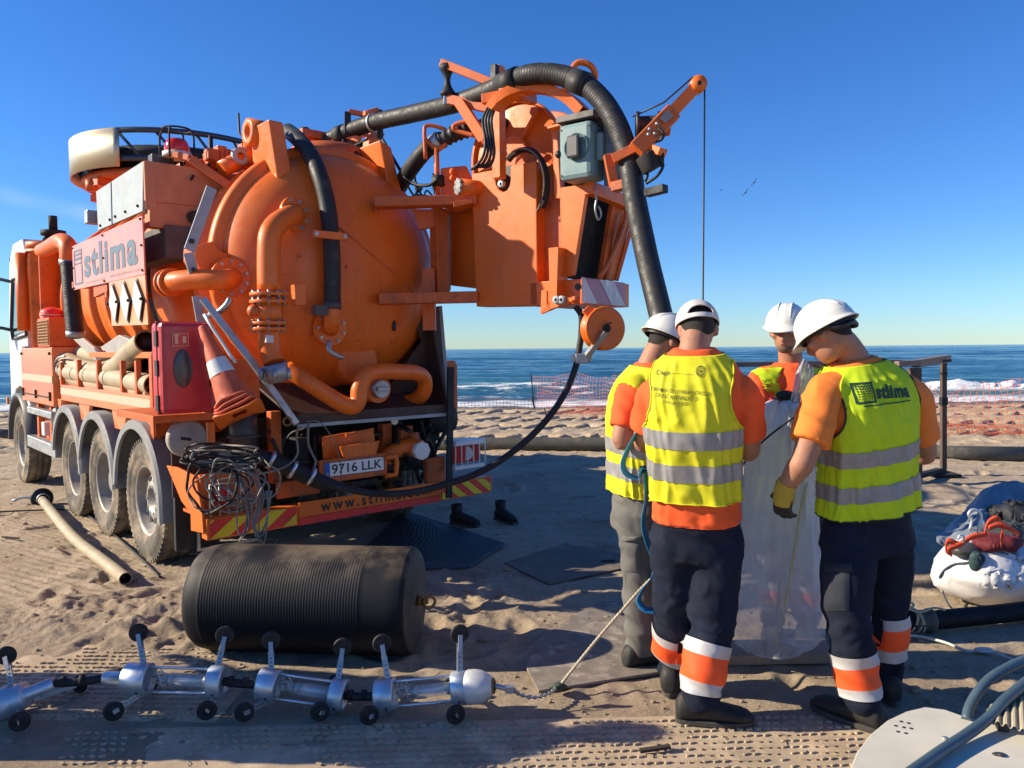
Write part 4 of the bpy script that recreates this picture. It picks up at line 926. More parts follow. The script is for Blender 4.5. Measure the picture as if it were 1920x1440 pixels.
tp('pivot_block', MB().prism([W(a, b, 6.2) for a, b in ((826, 315), (850, 312), (874, 310), (884, 330), (884, 385), (835, 392), (826, 370))], V((.0, .3, 0))), ORD, bevel=.01)
hm = W(862, 350, 6.0); mo = tp('swivel_motor', MB().cyl(hm, hm + V((.22, .12, 0)), .062, seg=24), ORG); u, v_ = perp(V((.22, .12, 0)).normalized()); st = MB()
for k in range(8): t = k * math.pi / 4; st.cyl(hm - V((.02, .01, 0)) + (u * math.cos(t) + v_ * math.sin(t)) * .048, hm + (u * math.cos(t) + v_ * math.sin(t)) * .048, .018, seg=8)
st.cyl(hm - V((.02, .01, 0)), hm, .035, seg=12); tp('motor_face', st, STL, mo)
tp('pivot_plate', MB().prism([W(a, b, 6.0) for a, b in ((850, 378), (884, 372), (886, 380), (850, 388))], V((0, .2, 0))), ORG, bevel=.003)
for py in (322, 335): tp('pivot_bolts', MB().cyl(W(848, py, 6.18), W(852, py, 6.16), .03, seg=8), ORD)
# motor box behind the big cover
prs('motor_box', [(838, 392), (888, 384), (892, 541), (842, 535)], ORG, B=.28, th=.35)
# big cover with its U-shaped notch
cvp = [(884, 326), (928, 318), (928.5, 338), (931, 348), (936, 356), (943, 360), (950, 357), (955, 349), (957, 338), (957, 311), (1005, 302), (1008, 573), (893, 575)]
cov = prs('reel_cover', cvp, ORG, B=0., th=.16, bevel=.008)
prs('cover_back', [(890, 350), (1003, 345), (1003, 560), (895, 560)], ORD, B=.13, th=.06, parent=cov)
ntc = rp(943, 340, B=.07); tp('notch_plate', MB().prism([rp(x, y, B=.12) for x, y in ((926, 316), (960, 310), (960, 364), (926, 364))], RB * -.01), BLT, cov)
tp('axle_hub', MB().cyl(rp(943, 346, B=.10), rp(943, 346, B=.03), .05, seg=20), DRK); tp('axle_bolt', MB().lathe([(.012, 0), (.03, 0), (.03, .03), (.012, .03)], rp(943, 346, B=.03), -RB, 16), STL)
# reel flanges
dc0 = rp(966, 293, B=.24); R1 = dc0.z; top = rp(966, 190, B=.24).z; RD = top - dc0.z
def disc(name, c, R_, th, m, par=TRK): return tp(name, MB().lathe([(0, 0), (R_ - .01, 0), (R_, .004), (R_, th), (R_ - .01, th + .004), (0, th + .004)], c, RB, 72), m, par)
d1 = disc('reel_flange', dc0, RD, .02, ORG)
tp('flange_rim', MB().lathe([(RD - .02, -.02), (RD + .008, -.02), (RD + .008, .03), (RD - .02, .03), (RD - .02, -.02)], dc0, RB, 72), ORG, d1)
rbs = MB()
for k in range(5):
    t = k * math.pi * 2 / 5 + .9; d = RA * math.cos(t) + Z * math.sin(t); rbs.bar(dc0 + d * .12 - RB * .02, dc0 + d * (RD - .03) - RB * .02, .03, .05, RB)
rbs.cyl(dc0 - RB * .05, dc0, .15, seg=28); tp('flange_ribs', rbs, ORG, d1, bevel=.003)
d2 = disc('reel_flange', dc0 + RB * .42, RD + .02, .02, ORD)
tp('wound_hose', MB().cyl(dc0 + RB * .03, dc0 + RB * .42, RD * .75, seg=48), HOSE)
ch = []; cc = rp(975, 350, B=-.0)
for k in range(26): t = math.radians(135 - k * 7.2); ch.append(cc + RA * math.cos(t) * .22 + Z * math.sin(t) * .28)
tp('reel_chain', ribbed(ch, .008, .004, .014, 6), mat('greasy_steel', (.2, .19, .18), .35, .8)); tp('chain_guard', MB().tube([p + RB * .04 for p in ch[1:-1]], .022, 8), DRK)
tp('cover_top', MB().prism([rp(x, y, B=.04) for x, y in ((965, 312), (968, 290), (984, 281), (1003, 292), (1004, 304))], RB * .02), ORD)
# side casings
prs('casing_side', [(1022, 318), (1052, 300), (1054, 520), (1022, 540), (1008, 520), (1005, 330)], ORD, B=.10, th=.03)
cas = prs('casing_side', [(1049, 352), (1101, 344), (1074, 516), (1056, 520), (1052, 463)], ORG, B=0., th=.045, bevel=.005)
prs('casing_side', [(1040, 330), (1101, 330), (1074, 522), (1048, 522)], ORD, B=.66, th=.03)
prs('casing_column', [(1028, 465), (1047, 463), (1044, 556), (1030, 545)], ORG, B=-.10, th=.14)
def W3(a, b, z): return RR(a, b, z)
zt3 = rp(1101, 344, B=0).z; zb3 = rp(1074, 516, B=0).z; at3 = (rp(1101, 344, B=0) - RO).dot(RA); ab3 = (rp(1074, 516, B=0) - RO).dot(RA)
# rear opening: dark well with the right cheek and curved hose guide
ck = MB(); ck.prism([RR(at3, .40, zt3), RR(at3, .74, zt3), RR(ab3, .62, zb3), RR(ab3, .40, zb3)], RA * -.04); tp('rear_cheek', ck, ORD, bevel=.004)
tp('cheek_edge', MB().bar(RR(at3 + .01, .74, zt3 - .05), RR(ab3 + .01, .62, zb3), .03, .03), ORG, bevel=.003)
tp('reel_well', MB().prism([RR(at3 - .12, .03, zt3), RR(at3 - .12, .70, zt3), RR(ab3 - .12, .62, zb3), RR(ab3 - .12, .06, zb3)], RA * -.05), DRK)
hg = [RR(at3 + .02, .56 - .42 * (k / 12) ** 1.6, zt3 - .03 - .62 * k / 12) for k in range(13)]; tp('hose_guide', MB().tube(hg, .018, 8), ORD)
tp('cheek_rib', MB().bar(RR(at3 + .01, .50, zt3 - .15), RR(ab3 + .01, .46, zb3), .02, .04), ORD)
tp('header_beam', MB().bar(rp(1103, 352, A=at3 + .02), rp(1184, 384, A=at3 + .02), .09, .07, RA), ORG, bevel=.005)
tp('header_hook', MB().tube([rp(x, y, A=at3 + .05) for x, y in ((1112, 352), (1118, 372), (1116, 392), (1121, 412), (1127, 402), (1122, 386))], .008, 6, sub=4), STL)
# hazard box
hb0, hb1 = rp(1069, 522, B=0), rp(1078, 571, B=0); za, zb = rp(1082, 520, A=ab3 + .1).z, rp(1082, 571, A=ab3 + .1).z
hz = tp('tail_box', MB().rbox(.55, ab3 + .10, .0, .66, zb + .01, za), ORG, bevel=.006)
b0 = (rp(1090, 545, A=ab3 + .1) - RO).dot(RB); b1 = (rp(1171, 545, A=ab3 + .1) - RO).dot(RB)
hazard('hazard_panel', RR(ab3 + .101, b0, zb + .015), RB, b1 - b0, Z, za - zb - .01, RA, 1.5, mat('pink_sheeting', (.42, .10, .17), .35, var=.2), WHS, hz, -1.)
tp('hazard_stickers', MB().box(rp(1138, 531, A=ab3 + .11), .004, .05, .045, RA, RB, Z).box(rp(1156, 553, A=ab3 + .11), .004, .05, .035, RA, RB, Z), WHT, hz)
tp('box_eye', MB().cyl(rp(1084, 538, A=ab3 + .1), rp(1084, 538, A=ab3 + .13), .025, seg=12), BLT, hz)
prs('hook_bracket', [(1016, 545), (1024, 545), (1024, 583), (1062, 570), (1078, 562), (1078, 555), (1050, 562), (1030, 562), (1030, 580), (1014, 588)], ORG, B=-.12, th=.02)
tp('bracket_bolts', MB().lathe([(.012, 0), (.03, 0), (.03, .02), (.012, .02)], rp(1042, 562, B=-.14), RB, 12).lathe([(.012, 0), (.03, 0), (.03, .02), (.012, .02)], rp(1052, 562, B=-.14), RB, 12), GALV)
# sheave wheel under the box
sc_ = W(1130, 616, 5.42); sax = V((.35, -.94, 0)).normalized()
shv = tp('sheave_wheel', MB().lathe([(0, -.04), (.05, -.04), (.055, -.03), (.10, -.02), (.12, -.045), (.150, -.05), (.155, -.04), (.12, -.02), (.12, .02), (.155, .04), (.150, .05), (.12, .045), (.05, .04), (0, .04)], sc_, sax, 48), ORG)
tp('sheave_arm', MB().bar(W(1098, 578, 5.40), W(1138, 618, 5.38), .075, .03, sax), ORG, bevel=.006); tp('sheave_nut', MB().cyl(sc_ + sax * .05, sc_ + sax * .07, .03, seg=6).tube([sc_ + sax * .06, sc_ + sax * .07 + Z * .03, sc_ + sax * .07 + Z * .04 + V((.03, 0, 0))], .006, 6), DRK, shv)
tp('sheave_fork', MB().bar(W(1135, 622, 5.34), W(1100, 668, 5.38), .035, .05, sax), STL)
ck_ = W(1090, 672, 5.42); tp('hose_stop', MB().box(ck_, .09, .09, .07).box(ck_ + V((-.055, 0, 0)), .03, .07, .05).box(ck_ + V((.06, 0, 0)), .03, .07, .05), STL, bevel=.008)
hp = [(1080, 575, 5.5), (1090, 592, 5.48), (1090, 625, 5.47), (1086, 655, 5.45), (1081, 682, 5.43), (1066, 724, 5.4), (1040, 768, 5.36), (1008, 806, 5.32), (968, 842, 5.28), (925, 872, 5.22), (880, 894, 5.16), (835, 908, 5.1), (790, 920, 5.06), (740, 926, 5.03), (690, 924, 5.0), (650, 916, 4.98), (620, 908, 5.02)]
tp('jetting_hose', MB().tube([W(*q) for q in hp], .023, 14, sub=4), BLK)
# ---- control box
Pb = -.16
cA0 = (rp(1047, 285, B=Pb) - RO).dot(RA); cA1 = (rp(1108, 285, B=Pb) - RO).dot(RA); zt4 = rp(1078, 228, B=Pb).z; zb4 = rp(1078, 336, B=Pb).z
cbx = tp('control_box', MB().rbox(cA0, cA1, Pb, Pb + .22, zb4, zt4), TEAL, bevel=.035)
cc_ = RR((cA0 + cA1) / 2 + .02, Pb - .008, (zt4 + zb4) / 2 + .02)
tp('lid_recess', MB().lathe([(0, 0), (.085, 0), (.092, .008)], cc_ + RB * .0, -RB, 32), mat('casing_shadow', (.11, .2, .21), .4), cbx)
tp('lid_handle', MB().box(cc_ - RB * .025 - RA * .01, .10, .03, .155, RA, RB, Z), GRYD, cbx, bevel=.02)
sc2 = MB()
for sx_ in (-1, 1):
    for sz_ in (-1, 1): sc2.cyl(RR((cA0 + cA1) / 2 + sx_ * (cA1 - cA0) * .42, Pb - .004, (zt4 + zb4) / 2 + sz_ * (zt4 - zb4) * .40), RR((cA0 + cA1) / 2 + sx_ * (cA1 - cA0) * .42, Pb, (zt4 + zb4) / 2 + sz_ * (zt4 - zb4) * .40), .008, seg=8)
sc2.ball(RR(cA0 - .01, Pb + .02, (zt4 + zb4) / 2), .028); tp('lid_screws', sc2, BLT, cbx)
tp('side_grip', MB().box(RR(cA1 + .02, Pb + .09, (zt4 + zb4) / 2 + .02), .05, .05, .19, RA, RB, Z), TEAL, cbx, bevel=.015)
tp('control_bracket', MB().rbox(cA0 - .02, cA1 + .02, Pb + .0, Pb + .35, zt4 + .015, zt4 + .06).rbox(cA0 - .02, cA0 + .0, Pb + .05, Pb + .3, zt4 - .25, zt4 + .06).rbox(cA1 + .04, cA1 + .06, Pb + .1, Pb + .35, zb4 - .05, zt4 + .05), mat('grey_bracket', (.10, .09, .085), .5, .3, dirt=(.2, .1, .05), damt=.3), bevel=.004)
prs('bracket_arm', [(1025, 237), (1120, 210), (1121, 216), (1026, 242)], ORG, B=Pb + .05, th=.1); prs('bracket_post', [(1033, 238), (1044, 235), (1050, 345), (1056, 372), (1040, 372)], ORG, B=.05, th=.06)
# ---- mast, guide frames and boom arc
def bw(name, pts, w, h, m, bev=.004, up=Z):
    mb = MB()
    for p, q in zip(pts, pts[1:]): mb.bar(W(*p), W(*q), w, h, up)
    return tp(name, mb, m, bevel=bev)
bw('mast', [(934, 125, 5.75), (936, 335, 5.75)], .075, .075, ORG, up=RA); bw('mast_tube', [(928, 122, 5.7), (928, 168, 5.7)], .05, .05, BLK, up=RA)
bw('mast_brace', [(862, 192, 5.9), (908, 262, 5.8)], .05, .08, ORG); bw('mast_brace', [(910, 258, 5.78), (932, 285, 5.75)], .05, .08, ORD)
bw('roller_arm', [(828, 118, 6.0), (928, 158, 5.8)], .05, .06, ORD); bw('roller_arm', [(838, 186, 6.0), (928, 205, 5.8)], .06, .07, ORD)
bw('cross_beam', [(905, 187, 5.7), (985, 172, 5.6), ], .06, .07, ORG); bw('cross_beam', [(942, 170, 5.6), (1000, 186, 5.9)], .07, .08, ORD)
rc = W(838, 122, 6.0); rd = W(840, 182, 6.0); ax = (rd - rc).normalized(); L_ = (rd - rc).length
tp('guide_roller', MB().lathe([(0, 0), (.055, 0), (.06, .03)] + [(.022 + .038 * abs(2 * k / 12 - 1) ** 1.8, .03 + (L_ - .06) * k / 12) for k in range(13)] + [(.06, L_ - .02), (.045, L_), (0, L_)], rc, ax, 24), BLK); tp('roller_bolt', MB().box(rd + ax * .03, .07, .07, .07), STL, bevel=.008)
bw('hose_frame', [(652, 210, 6.9), (652, 252, 6.9)], .05, .05, BLK); bw('hose_frame', [(655, 209, 6.9), (684, 215, 6.9), (690, 212, 6.85), (710, 206, 6.85)], .05, .04, ORD)
bw('hose_frame', [(626, 250, 7.0), (652, 255, 6.95), (675, 262, 6.9)], .05, .05, ORG); bw('hose_post', [(625, 250, 7.0), (626, 296, 7.0)], .05, .05, ORG, up=RA)
bw('hose_frame', [(712, 206, 6.85), (713, 260, 6.85)], .04, .04, BLK, up=RA)
arc = [(925, 205, 5.62), (940, 188, 5.62), (965, 172, 5.6), (1000, 164, 5.58), (1040, 172, 5.54), (1070, 188, 5.5), (1095, 212, 5.46)]
am = MB(); P = catmull([W(*q) for q in arc], 5)
rows = []
for i, p in enumerate(P):
    t = (P[min(i + 1, len(P) - 1)] - P[max(i - 1, 0)]).normalized(); n = t.cross(RB).normalized(); rows.append([p + n * .035 - RB * .06, p + n * .035 + RB * .06, p - n * .035 + RB * .06, p - n * .035 - RB * .06])
tp('boom_arc', am.sheet(rows, False, True), ORG)
def loop(name, pix, r=.018, m=ORG, sub=5): return tp(name, MB().tube([W(*q) for q in pix], r, 10, sub=sub), m)
loop('hose_guard_loop', [(1057, 172, 5.45), (1068, 145, 5.4), (1078, 122, 5.4), (1092, 117, 5.4), (1108, 124, 5.4), (1116, 140, 5.42), (1112, 158, 5.5)], .022)
loop('hose_guard_loop', [(798, 298, 6.2), (796, 245, 6.2), (800, 236, 6.2), (812, 236, 6.2), (832, 242, 6.2), (838, 252, 6.2), (836, 268, 6.2), (822, 278, 6.2), (808, 272, 6.2), (796, 258, 6.2)], .016, ORD, 4)
loop('hose_guard_loop', [(890, 224, 5.95), (858, 232, 6.0), (850, 240, 6.0), (858, 246, 6.0), (892, 255, 5.95)], .018, ORD)
tp('support_pole', MB().cyl(W(818, 278, 6.2), W(821, 365, 6.2), .022, seg=10), ORD); tp('pole_foot', MB().cyl(W(821, 330, 6.2), W(822, 350, 6.2), .05, seg=12), BLK)
# suction hose over the boom
sh_ = [(560, 300, 7.3), (595, 276, 7.15), (640, 252, 7.0), (700, 230, 6.8), (770, 214, 6.5), (850, 195, 6.1), (915, 172, 5.8), (960, 152, 5.62), (1000, 139, 5.5), (1050, 141, 5.4), (1095, 158, 5.3), (1130, 190, 5.22), (1155, 230, 5.15), (1172, 275, 5.1), (1183, 320, 5.05), (1190, 370, 5.0), (1202, 430, 4.92), (1217, 500, 4.82), (1234, 570, 4.7), (1248, 632, 4.6), (1262, 720, 4.5), (1276, 900, 4.42), (1290, 1100, 4.4)]
shh = tp('suction_hose', ribbed([W(*q) for q in sh_], .072, .0006, .022, 22), HOSE)
def band(i, w=.05, r=.082, m=BLK, j=None, t=0.):
    a, b = W(*sh_[i]), W(*sh_[i + 1]); c = a.lerp(b, t); d = (b - a).normalized(); tp('hose_sleeve', MB().cyl(c - d * w, c + d * w, r, seg=22), m, shh)
band(2, .05, .08); band(3, .012, .079, STL, t=-.0); band(6, .09, .085, t=.9); band(9, .07, .082, t=.85); band(18, .05, .08, ORD, t=.1) if False else None
h2 = [(1010, 246, 6.3), (960, 236, 6.25), (915, 236, 6.2), (880, 242, 6.2), (850, 252, 6.2), (822, 266, 6.25), (800, 280, 6.3), (775, 310, 6.4), (752, 345, 6.7), (735, 380, 7.2)]
hh2 = tp('corrugated_hose', ribbed([W(*q) for q in h2[:6]], .062, .008, .05, 18), HOSE); tp('plain_hose', MB().tube([W(*q) for q in h2[5:]], .068, 16, sub=5), BLK, hh2)
tp('hose_joint', MB().cyl(W(826, 262, 6.24), W(812, 272, 6.27), .074, seg=18), STL, hh2)
# winch, jib and its cable
jb = MB(); j0, j1, j2 = W(1192, 282, 4.95), W(1262, 210, 4.95), W(1308, 160, 4.95); jb.bar(j0, j1, .11, .10, V((0, 1, 0))); jib = tp('jib', jb, ORD, bevel=.008)
jt = MB().bar(j1 - (j1 - j0).normalized() * .1, j2, .075, .075, V((0, 1, 0))); jt.lathe([(0, -.043), (.052, -.043), (.052, .043), (0, .043)], j2, V((0, 1, 0)), 20); tp('jib_tip', jt, ORG, jib)
tp('jib_label', MB().bar(W(1243, 226, 4.87), W(1257, 211, 4.87), .05, .003, V((0, 1, 0))), mat('grey_label', (.25, .22, .22), .4), jib); tp('jib_pin', MB().cyl(j2 - V((0, .05, 0)), j2 + V((0, .05, 0)), .014, seg=10), BLT, jib)
for a, b in ((1218, 242), (1232, 232), (1216, 252), (1228, 250)): tp('jib_bolt', MB().ball(W(a, b, 4.88), .012), STL, jib)
wd = W(1192, 236, 5.1); tp('winch_drum', MB().lathe([(0, 0), (.09, 0), (.09, .02), (.06, .02), (.06, .14), (.085, .14), (.085, .16), (0, .16)], wd, V((1, -.1, 0)), 24), HOSE); tp('winch_end', MB().lathe([(0, .16), (.06, .16), (.075, .18), (.07, .22), (0, .23)], wd, V((1, -.1, 0)), 24), ORD)
tp('winch_cable', MB().tube([wd + Z * .06 + V((-.02, 0, 0)), W(1245, 192, 5.0), j2 + Z * .05 + V((-.03, 0, 0)), j2 + V((.045, 0, .02)), W(1318, 560, 4.55), W(1320, 660, 4.5), W(1330, 900, 4.45)], .006, 6), BLT)
bw('jib_base', [(1150, 300, 5.05), (1205, 272, 5.0)], .08, .06, ORD); bw('jib_base', [(1205, 272, 5.0), (1243, 286, 4.9)], .09, .05, ORG); bw('jib_base', [(1150, 352, 5.1), (1196, 340, 5.0)], .08, .06, ORD); bw('jib_base', [(1140, 290, 5.1), (1152, 350, 5.1)], .06, .06, ORD)
tp('jib_motor', MB().cyl(W(1210, 290, 4.95), W(1225, 318, 4.95), .07, seg=14).box(W(1228, 300, 4.95), .10, .10, .07), DRK, bevel=.006); bw('black_probe', [(1212, 362, 4.9), (1248, 353, 4.8)], .06, .05, BLK)
loop('control_cable', [(1238, 296, 4.9), (1243, 312, 4.9), (1232, 330, 4.9), (1212, 344, 4.95)], .010, BLK); loop('control_cable', [(1204, 308, 4.98), (1214, 325, 4.95), (1210, 340, 4.95)], .010, BLK)
loop('control_cable', [(1234, 240, 4.9), (1244, 250, 4.88), (1240, 262, 4.9), (1222, 268, 4.92)], .009, BLK)
# hydraulic lines down the mast
for k in range(4): loop('hydraulic_line', [(918 + 3 * k, 196 + 3 * k, 5.65), (905 + 5.5 * k, 225, 5.65 - .02 * k), (910 + 5 * k, 262, 5.62), (907 + 6.5 * k, 290, 5.62), (896 + 7 * k, 308 + k, 5.66), (884 + 2 * k, 318 - 2 * k, 5.70)], .011, HOSE)
loop('hydraulic_line', [(690, 262, 6.8), (640, 284, 6.9), (600, 288, 7.0)], .014, BLK); loop('hydraulic_line', [(718, 262, 6.8), (745, 310, 6.6), (765, 340, 6.4), (800, 348, 6.2), (822, 335, 6.1)], .014, BLK)
clutter('hose_bundle', 640, 720, 258, 310, .6, 1.0, 12, .013, HOSE, 21, .12); clutter('hose_bundle', 760, 815, 318, 370, .9, 1.3, 7, .012, HOSE, 22, .1)
rs = random.Random(15); tf_ = MB()
for i in range(16):
    px = 560 + i * 10; c = TP(px, 262 - i * .4 + rs.uniform(-6, 22), f=1.3); tf_.box(c, rs.uniform(.06, .18), .1, rs.uniform(.03, .1), TR, TF, Z)
tf_.bar(TP(556, 290, f=1.3), TP(690, 276, f=1.3), .08, .06); tf_.box(TP(596, 258, f=1.3), .4, .2, .07, TR, TF, Z); tp('top_fittings', tf_, ORD, bevel=.008)
tp('top_valve', MB().cyl(TP(572, 256, f=1.3), TP(572, 240, f=1.3), .04, seg=12), DRK)
tp('tank_hatch', MB().lathe([(0, 0), (.34, 0), (.36, .03), (.36, .12), (.3, .18), (0, .2)], T(1.5, 1.0, 3.26), Z, 32), ORD)
# ================================================================== people
SKIN = mat('skin', (.40, .185, .11), .62, var=.15, vscale=14, bump=.1, bscale=90); SKIN.node_tree.nodes['Principled BSDF'].inputs['Subsurface Weight'].default_value = .15; SKIN.node_tree.nodes['Principled BSDF'].inputs['Subsurface Scale'].default_value = .01
TEE = mat('orange_tshirt', (.84, .105, .018), .85, var=.1, vscale=5, bump=.25, bscale=220, crumple=.55)
TEE2 = mat('amber_tshirt', (.86, .22, .03), .85, var=.1, vscale=5, bump=.25, bscale=220, crumple=.55)
def fluo(name, c, d):
    m = mat(name, c, .7, var=.07, vscale=6, bump=.2, bscale=260, dirt=d, damt=.12, dscale=7, crumple=.6)
    n = m.node_tree; b = n.nodes['Principled BSDF']; tr = n.nodes.new('ShaderNodeBsdfTranslucent'); tr.inputs[0].default_value = (*c, 1); mx = n.nodes.new('ShaderNodeMixShader'); mx.inputs[0].default_value = .12
    n.links.new(b.outputs[0], mx.inputs[1]); n.links.new(tr.outputs[0], mx.inputs[2]); n.links.new(mx.outputs[0], n.nodes['Material Output'].inputs[0]); return m
VES1 = fluo('yellow_vest', (.74, .70, .015), (.34, .31, .03)); VES2 = fluo('lime_vest', (.58, .76, .012), (.28, .33, .04))
REFB = mat('reflective_tape', (.31, .30, .30), .45, .25, var=.2, vscale=14, dirt=(.2, .17, .14), damt=.3, dscale=9)
REFL = mat('pale_tape', (.50, .49, .49), .5, .15, var=.12, vscale=12, dirt=(.35, .3, .25), damt=.3)
OBAN = mat('fluo_orange_band', (.95, .10, .015), .7, bump=.15, bscale=200)
NAVY = mat('navy_trousers', (.010, .014, .031), .85, var=.35, vscale=7, bump=.25, bscale=240, crumple=.7, dirt=(.03, .028, .03), damt=.1, dscale=5, spec=.25)
GREYT = mat('grey_trousers', (.13, .125, .115), .88, var=.25, vscale=6, bump=.25, bscale=240, crumple=.7, dirt=(.2, .17, .13), damt=.2)
POCK = mat('slate_pocket', (.016, .020, .032), .85, var=.3, bump=.25, bscale=240)
BOOT = mat('black_boot', (.016, .015, .015), .6, var=.3, dirt=(.09, .07, .05), damt=.5, dscale=12); SOLE = mat('boot_sole', (.05, .045, .04), .8, dirt=(.16, .12, .08), damt=.5)
HAIR = mat('dark_hair', (.018, .013, .010), .8, var=.4, vscale=60, bump=.7, bscale=300)
HELM = mat('white_helmet', (.74, .72, .64), .28, var=.06, dirt=(.4, .36, .28), damt=.12, dscale=9, coat=.3)
CAPM = mat('cream_cap', (.60, .53, .50), .85, var=.12, vscale=20, bump=.25, bscale=260)
PIPE = mat('black_piping', (.015, .015, .02), .6); GRN = mat('dark_green_print', (.012, .05, .03), .6); GPR = mat('olive_print', (.13, .14, .03), .7)
GLY = mat('yellow_glove', (.45, .30, .03), .8, bump=.4, bscale=200, dirt=(.12, .08, .03), damt=.4); GLB = mat('black_glove', (.02, .02, .022), .6, bump=.3, bscale=150); GLR = mat('red_glove', (.55, .03, .04), .7, bump=.3, bscale=200)

SECT = [(-.30, .180, .135), (-.1, .185, .135), (.0, .183, .133), (.2, .178, .128), (.4, .182, .130), (.6, .198, .138), (.74, .208, .140), (.83, .198, .128), (.88, .178, .114), (.92, .148, .098), (.955, .116, .084), (.98, .090, .076), (1.0, .076, .070), (1.1, .060, .062)]
def sect(s):
    for (a, w0, d0), (b, w1, d1) in zip(SECT, SECT[1:]):
        if s <= b: t = max(0, (s - a) / (b - a)); return w0 + (w1 - w0) * t, d0 + (d1 - d0) * t
    return SECT[-1][1:]
class Torso:
    def __init__(s, P, N, lat, ws=1., ds=1., seed=0, bow=.03):
        s.P, s.N = V(P), V(N); s.up = (s.N - s.P).normalized(); s.L = (V(lat) - s.up * V(lat).dot(s.up)).normalized()
        s.D = s.up.cross(s.L).normalized()          # forward
        s.ws, s.ds, s.seed, s.bow = ws, ds, seed, bow; s.H = (s.N - s.P).length
    def pos(s, th, q, off=0., fold=0., flare=0.):
        w_, d_ = sect(q); w_ = w_ * s.ws + off; d_ = d_ * s.ds + off
        if q < .3: w_ += flare * (.3 - q); d_ += flare * (.3 - q)
        c, sn = math.cos(th), math.sin(th); e = .86
        x = w_ * math.copysign(abs(c) ** e, c); y = d_ * math.copysign(abs(sn) ** e, sn)
        if sn < 0 and q > .3: y -= .012 * math.sin(math.pi * min(1, max(0, (q - .3) / .6)))     # shoulder blades
        p = s.P + s.up * (s.H * q) - s.D * (s.bow * math.sin(math.pi * min(1, max(0, q)))) + s.L * x + s.D * y
        if fold:
            k = V((math.cos(th) * 2.0 + s.seed * 3.1, math.sin(th) * 2.0, q * 1.3 + s.seed))
            n1 = noise.noise(k * 1.5) ; n2 = noise.noise(V((k.x * 2.3 + q * 2.6, k.y * 2.3, k.z * 2.0 + 7))); n3 = noise.noise(V((k.x * 2.4, k.y * 2.4 + q, q * 11 + 3)))
            ridge = 1 - abs(n2) * 3.2
            g = 1.0 if q < .85 else max(.15, 1 - (q - .85) * 8)
            amp = fold * g * (.50 + .55 * (1 - min(1, max(0, q))))
            nrm = (s.L * (c / w_) + s.D * (sn / d_)).normalized()
            p = p + nrm * (amp * (1.3 * n1 + .55 * ridge + .35 * n3))
        return p
def wrinkle(me, amp, seed=0, kz=11., zones=None, kx=4.5):
    me.update(); n = [v.normal.copy() for v in me.vertices]
    for v, nn in zip(me.vertices, n):
        p = v.co; a = amp
        if zones:
            a = amp * (.35 + sum(w_ * math.exp(-((p - V(c)).length / r) ** 2) for c, r, w_ in zones))
        q = V((p.x * kx + p.z * 1.3 + seed, p.y * kx - p.z * .9, p.z * kz + p.x * 3.0))
        f = noise.noise(q); r = 1 - abs(noise.noise(q * 1.35 + V((3, 5, 7)))) * 3.0
        v.co = p + nn * (a * (.7 * f + .6 * r + .5 * noise.noise(p * 5 + V((seed, 0, 0)))))
    me.update()
def tubepts(pts, rad, n=6):
    P = catmull(pts, n); m_ = len(pts); R_ = [rad[min(m_ - 1, i // n)] * (1 - (i % n) / n) + rad[min(m_ - 1, i // n + 1)] * ((i % n) / n) for i in range((m_ - 1) * n + 1)]; return P, R_
def capped(mb, pts, rad, seg=18, n=6):
    P, R_ = tubepts(pts, rad, n); mb.tube(P, R_, seg); mb.ball(P[0], R_[0], seg=seg); mb.ball(P[-1], R_[-1], seg=seg)
def finger(mb, base, d, nrm, L, r, curl, spread=V((0, 0, 0))):
    p = V(base); pts = [p - d * .02]; dd = (d + spread).normalized(); ax = nrm
    segs = (.42, .33, .25); pts.append(p)
    for i, sg in enumerate(segs):
        a = curl * (1.0, 1.1, .8)[i]; dd = (dd * math.cos(a) + ax * math.sin(a)).normalized(); ax = (ax - dd * ax.dot(dd)).normalized(); p = p + dd * (L * sg); pts.append(p)
    capped(mb, pts, [r * 1.05, r, r * .98, r * .9, r * .8], 12, 3)
def hand(name, wrist, d, palm, side, curl, mats, parent, s=1., glove=True):
    """d: wrist to knuckles; palm: direction the palm faces (fingers curl that way); side: towards the thumb"""
    d = V(d).normalized(); palm = V(palm); palm = (palm - d * palm.dot(d)).normalized(); side = V(side); side = (side - d * side.dot(d) - palm * side.dot(palm)).normalized()
    g = 1.12 if glove else 1.
    mb = MB(); w_ = V(wrist)
    M_ = Matrix((side, d, palm)).transposed()
    mb.ball(w_ + d * .055 * s, .042 * s * g, .055 * s, .018 * s * g, 16, 10, M_); mb.ball(w_ + d * .075 * s, .043 * s * g, .03 * s, .016 * s * g, 16, 10, M_)
    mb.tube([w_ - d * .03, w_ + d * .03], [.034 * s * g, .034 * s * g], 14)
    for k, (o, L) in enumerate(((.031, .074), (.0105, .082), (-.0105, .077), (-.031, .060))):
        finger(mb, w_ + d * (.094 - .004 * abs(k - 1.2)) * s + side * o * s * g, d, palm, L * s, .0098 * s * g, curl * (1 + .06 * k), side * (.12 - .09 * k))
    finger(mb, w_ + d * .035 * s + side * .036 * s * g + palm * .008, (d * .62 + side * .72 + palm * .25).normalized(), palm, .068 * s, .0118 * s * g, curl * .45)
    me = remesh(mb, .0048, 2, name); return put(name, me, mats, parent, norm=False)
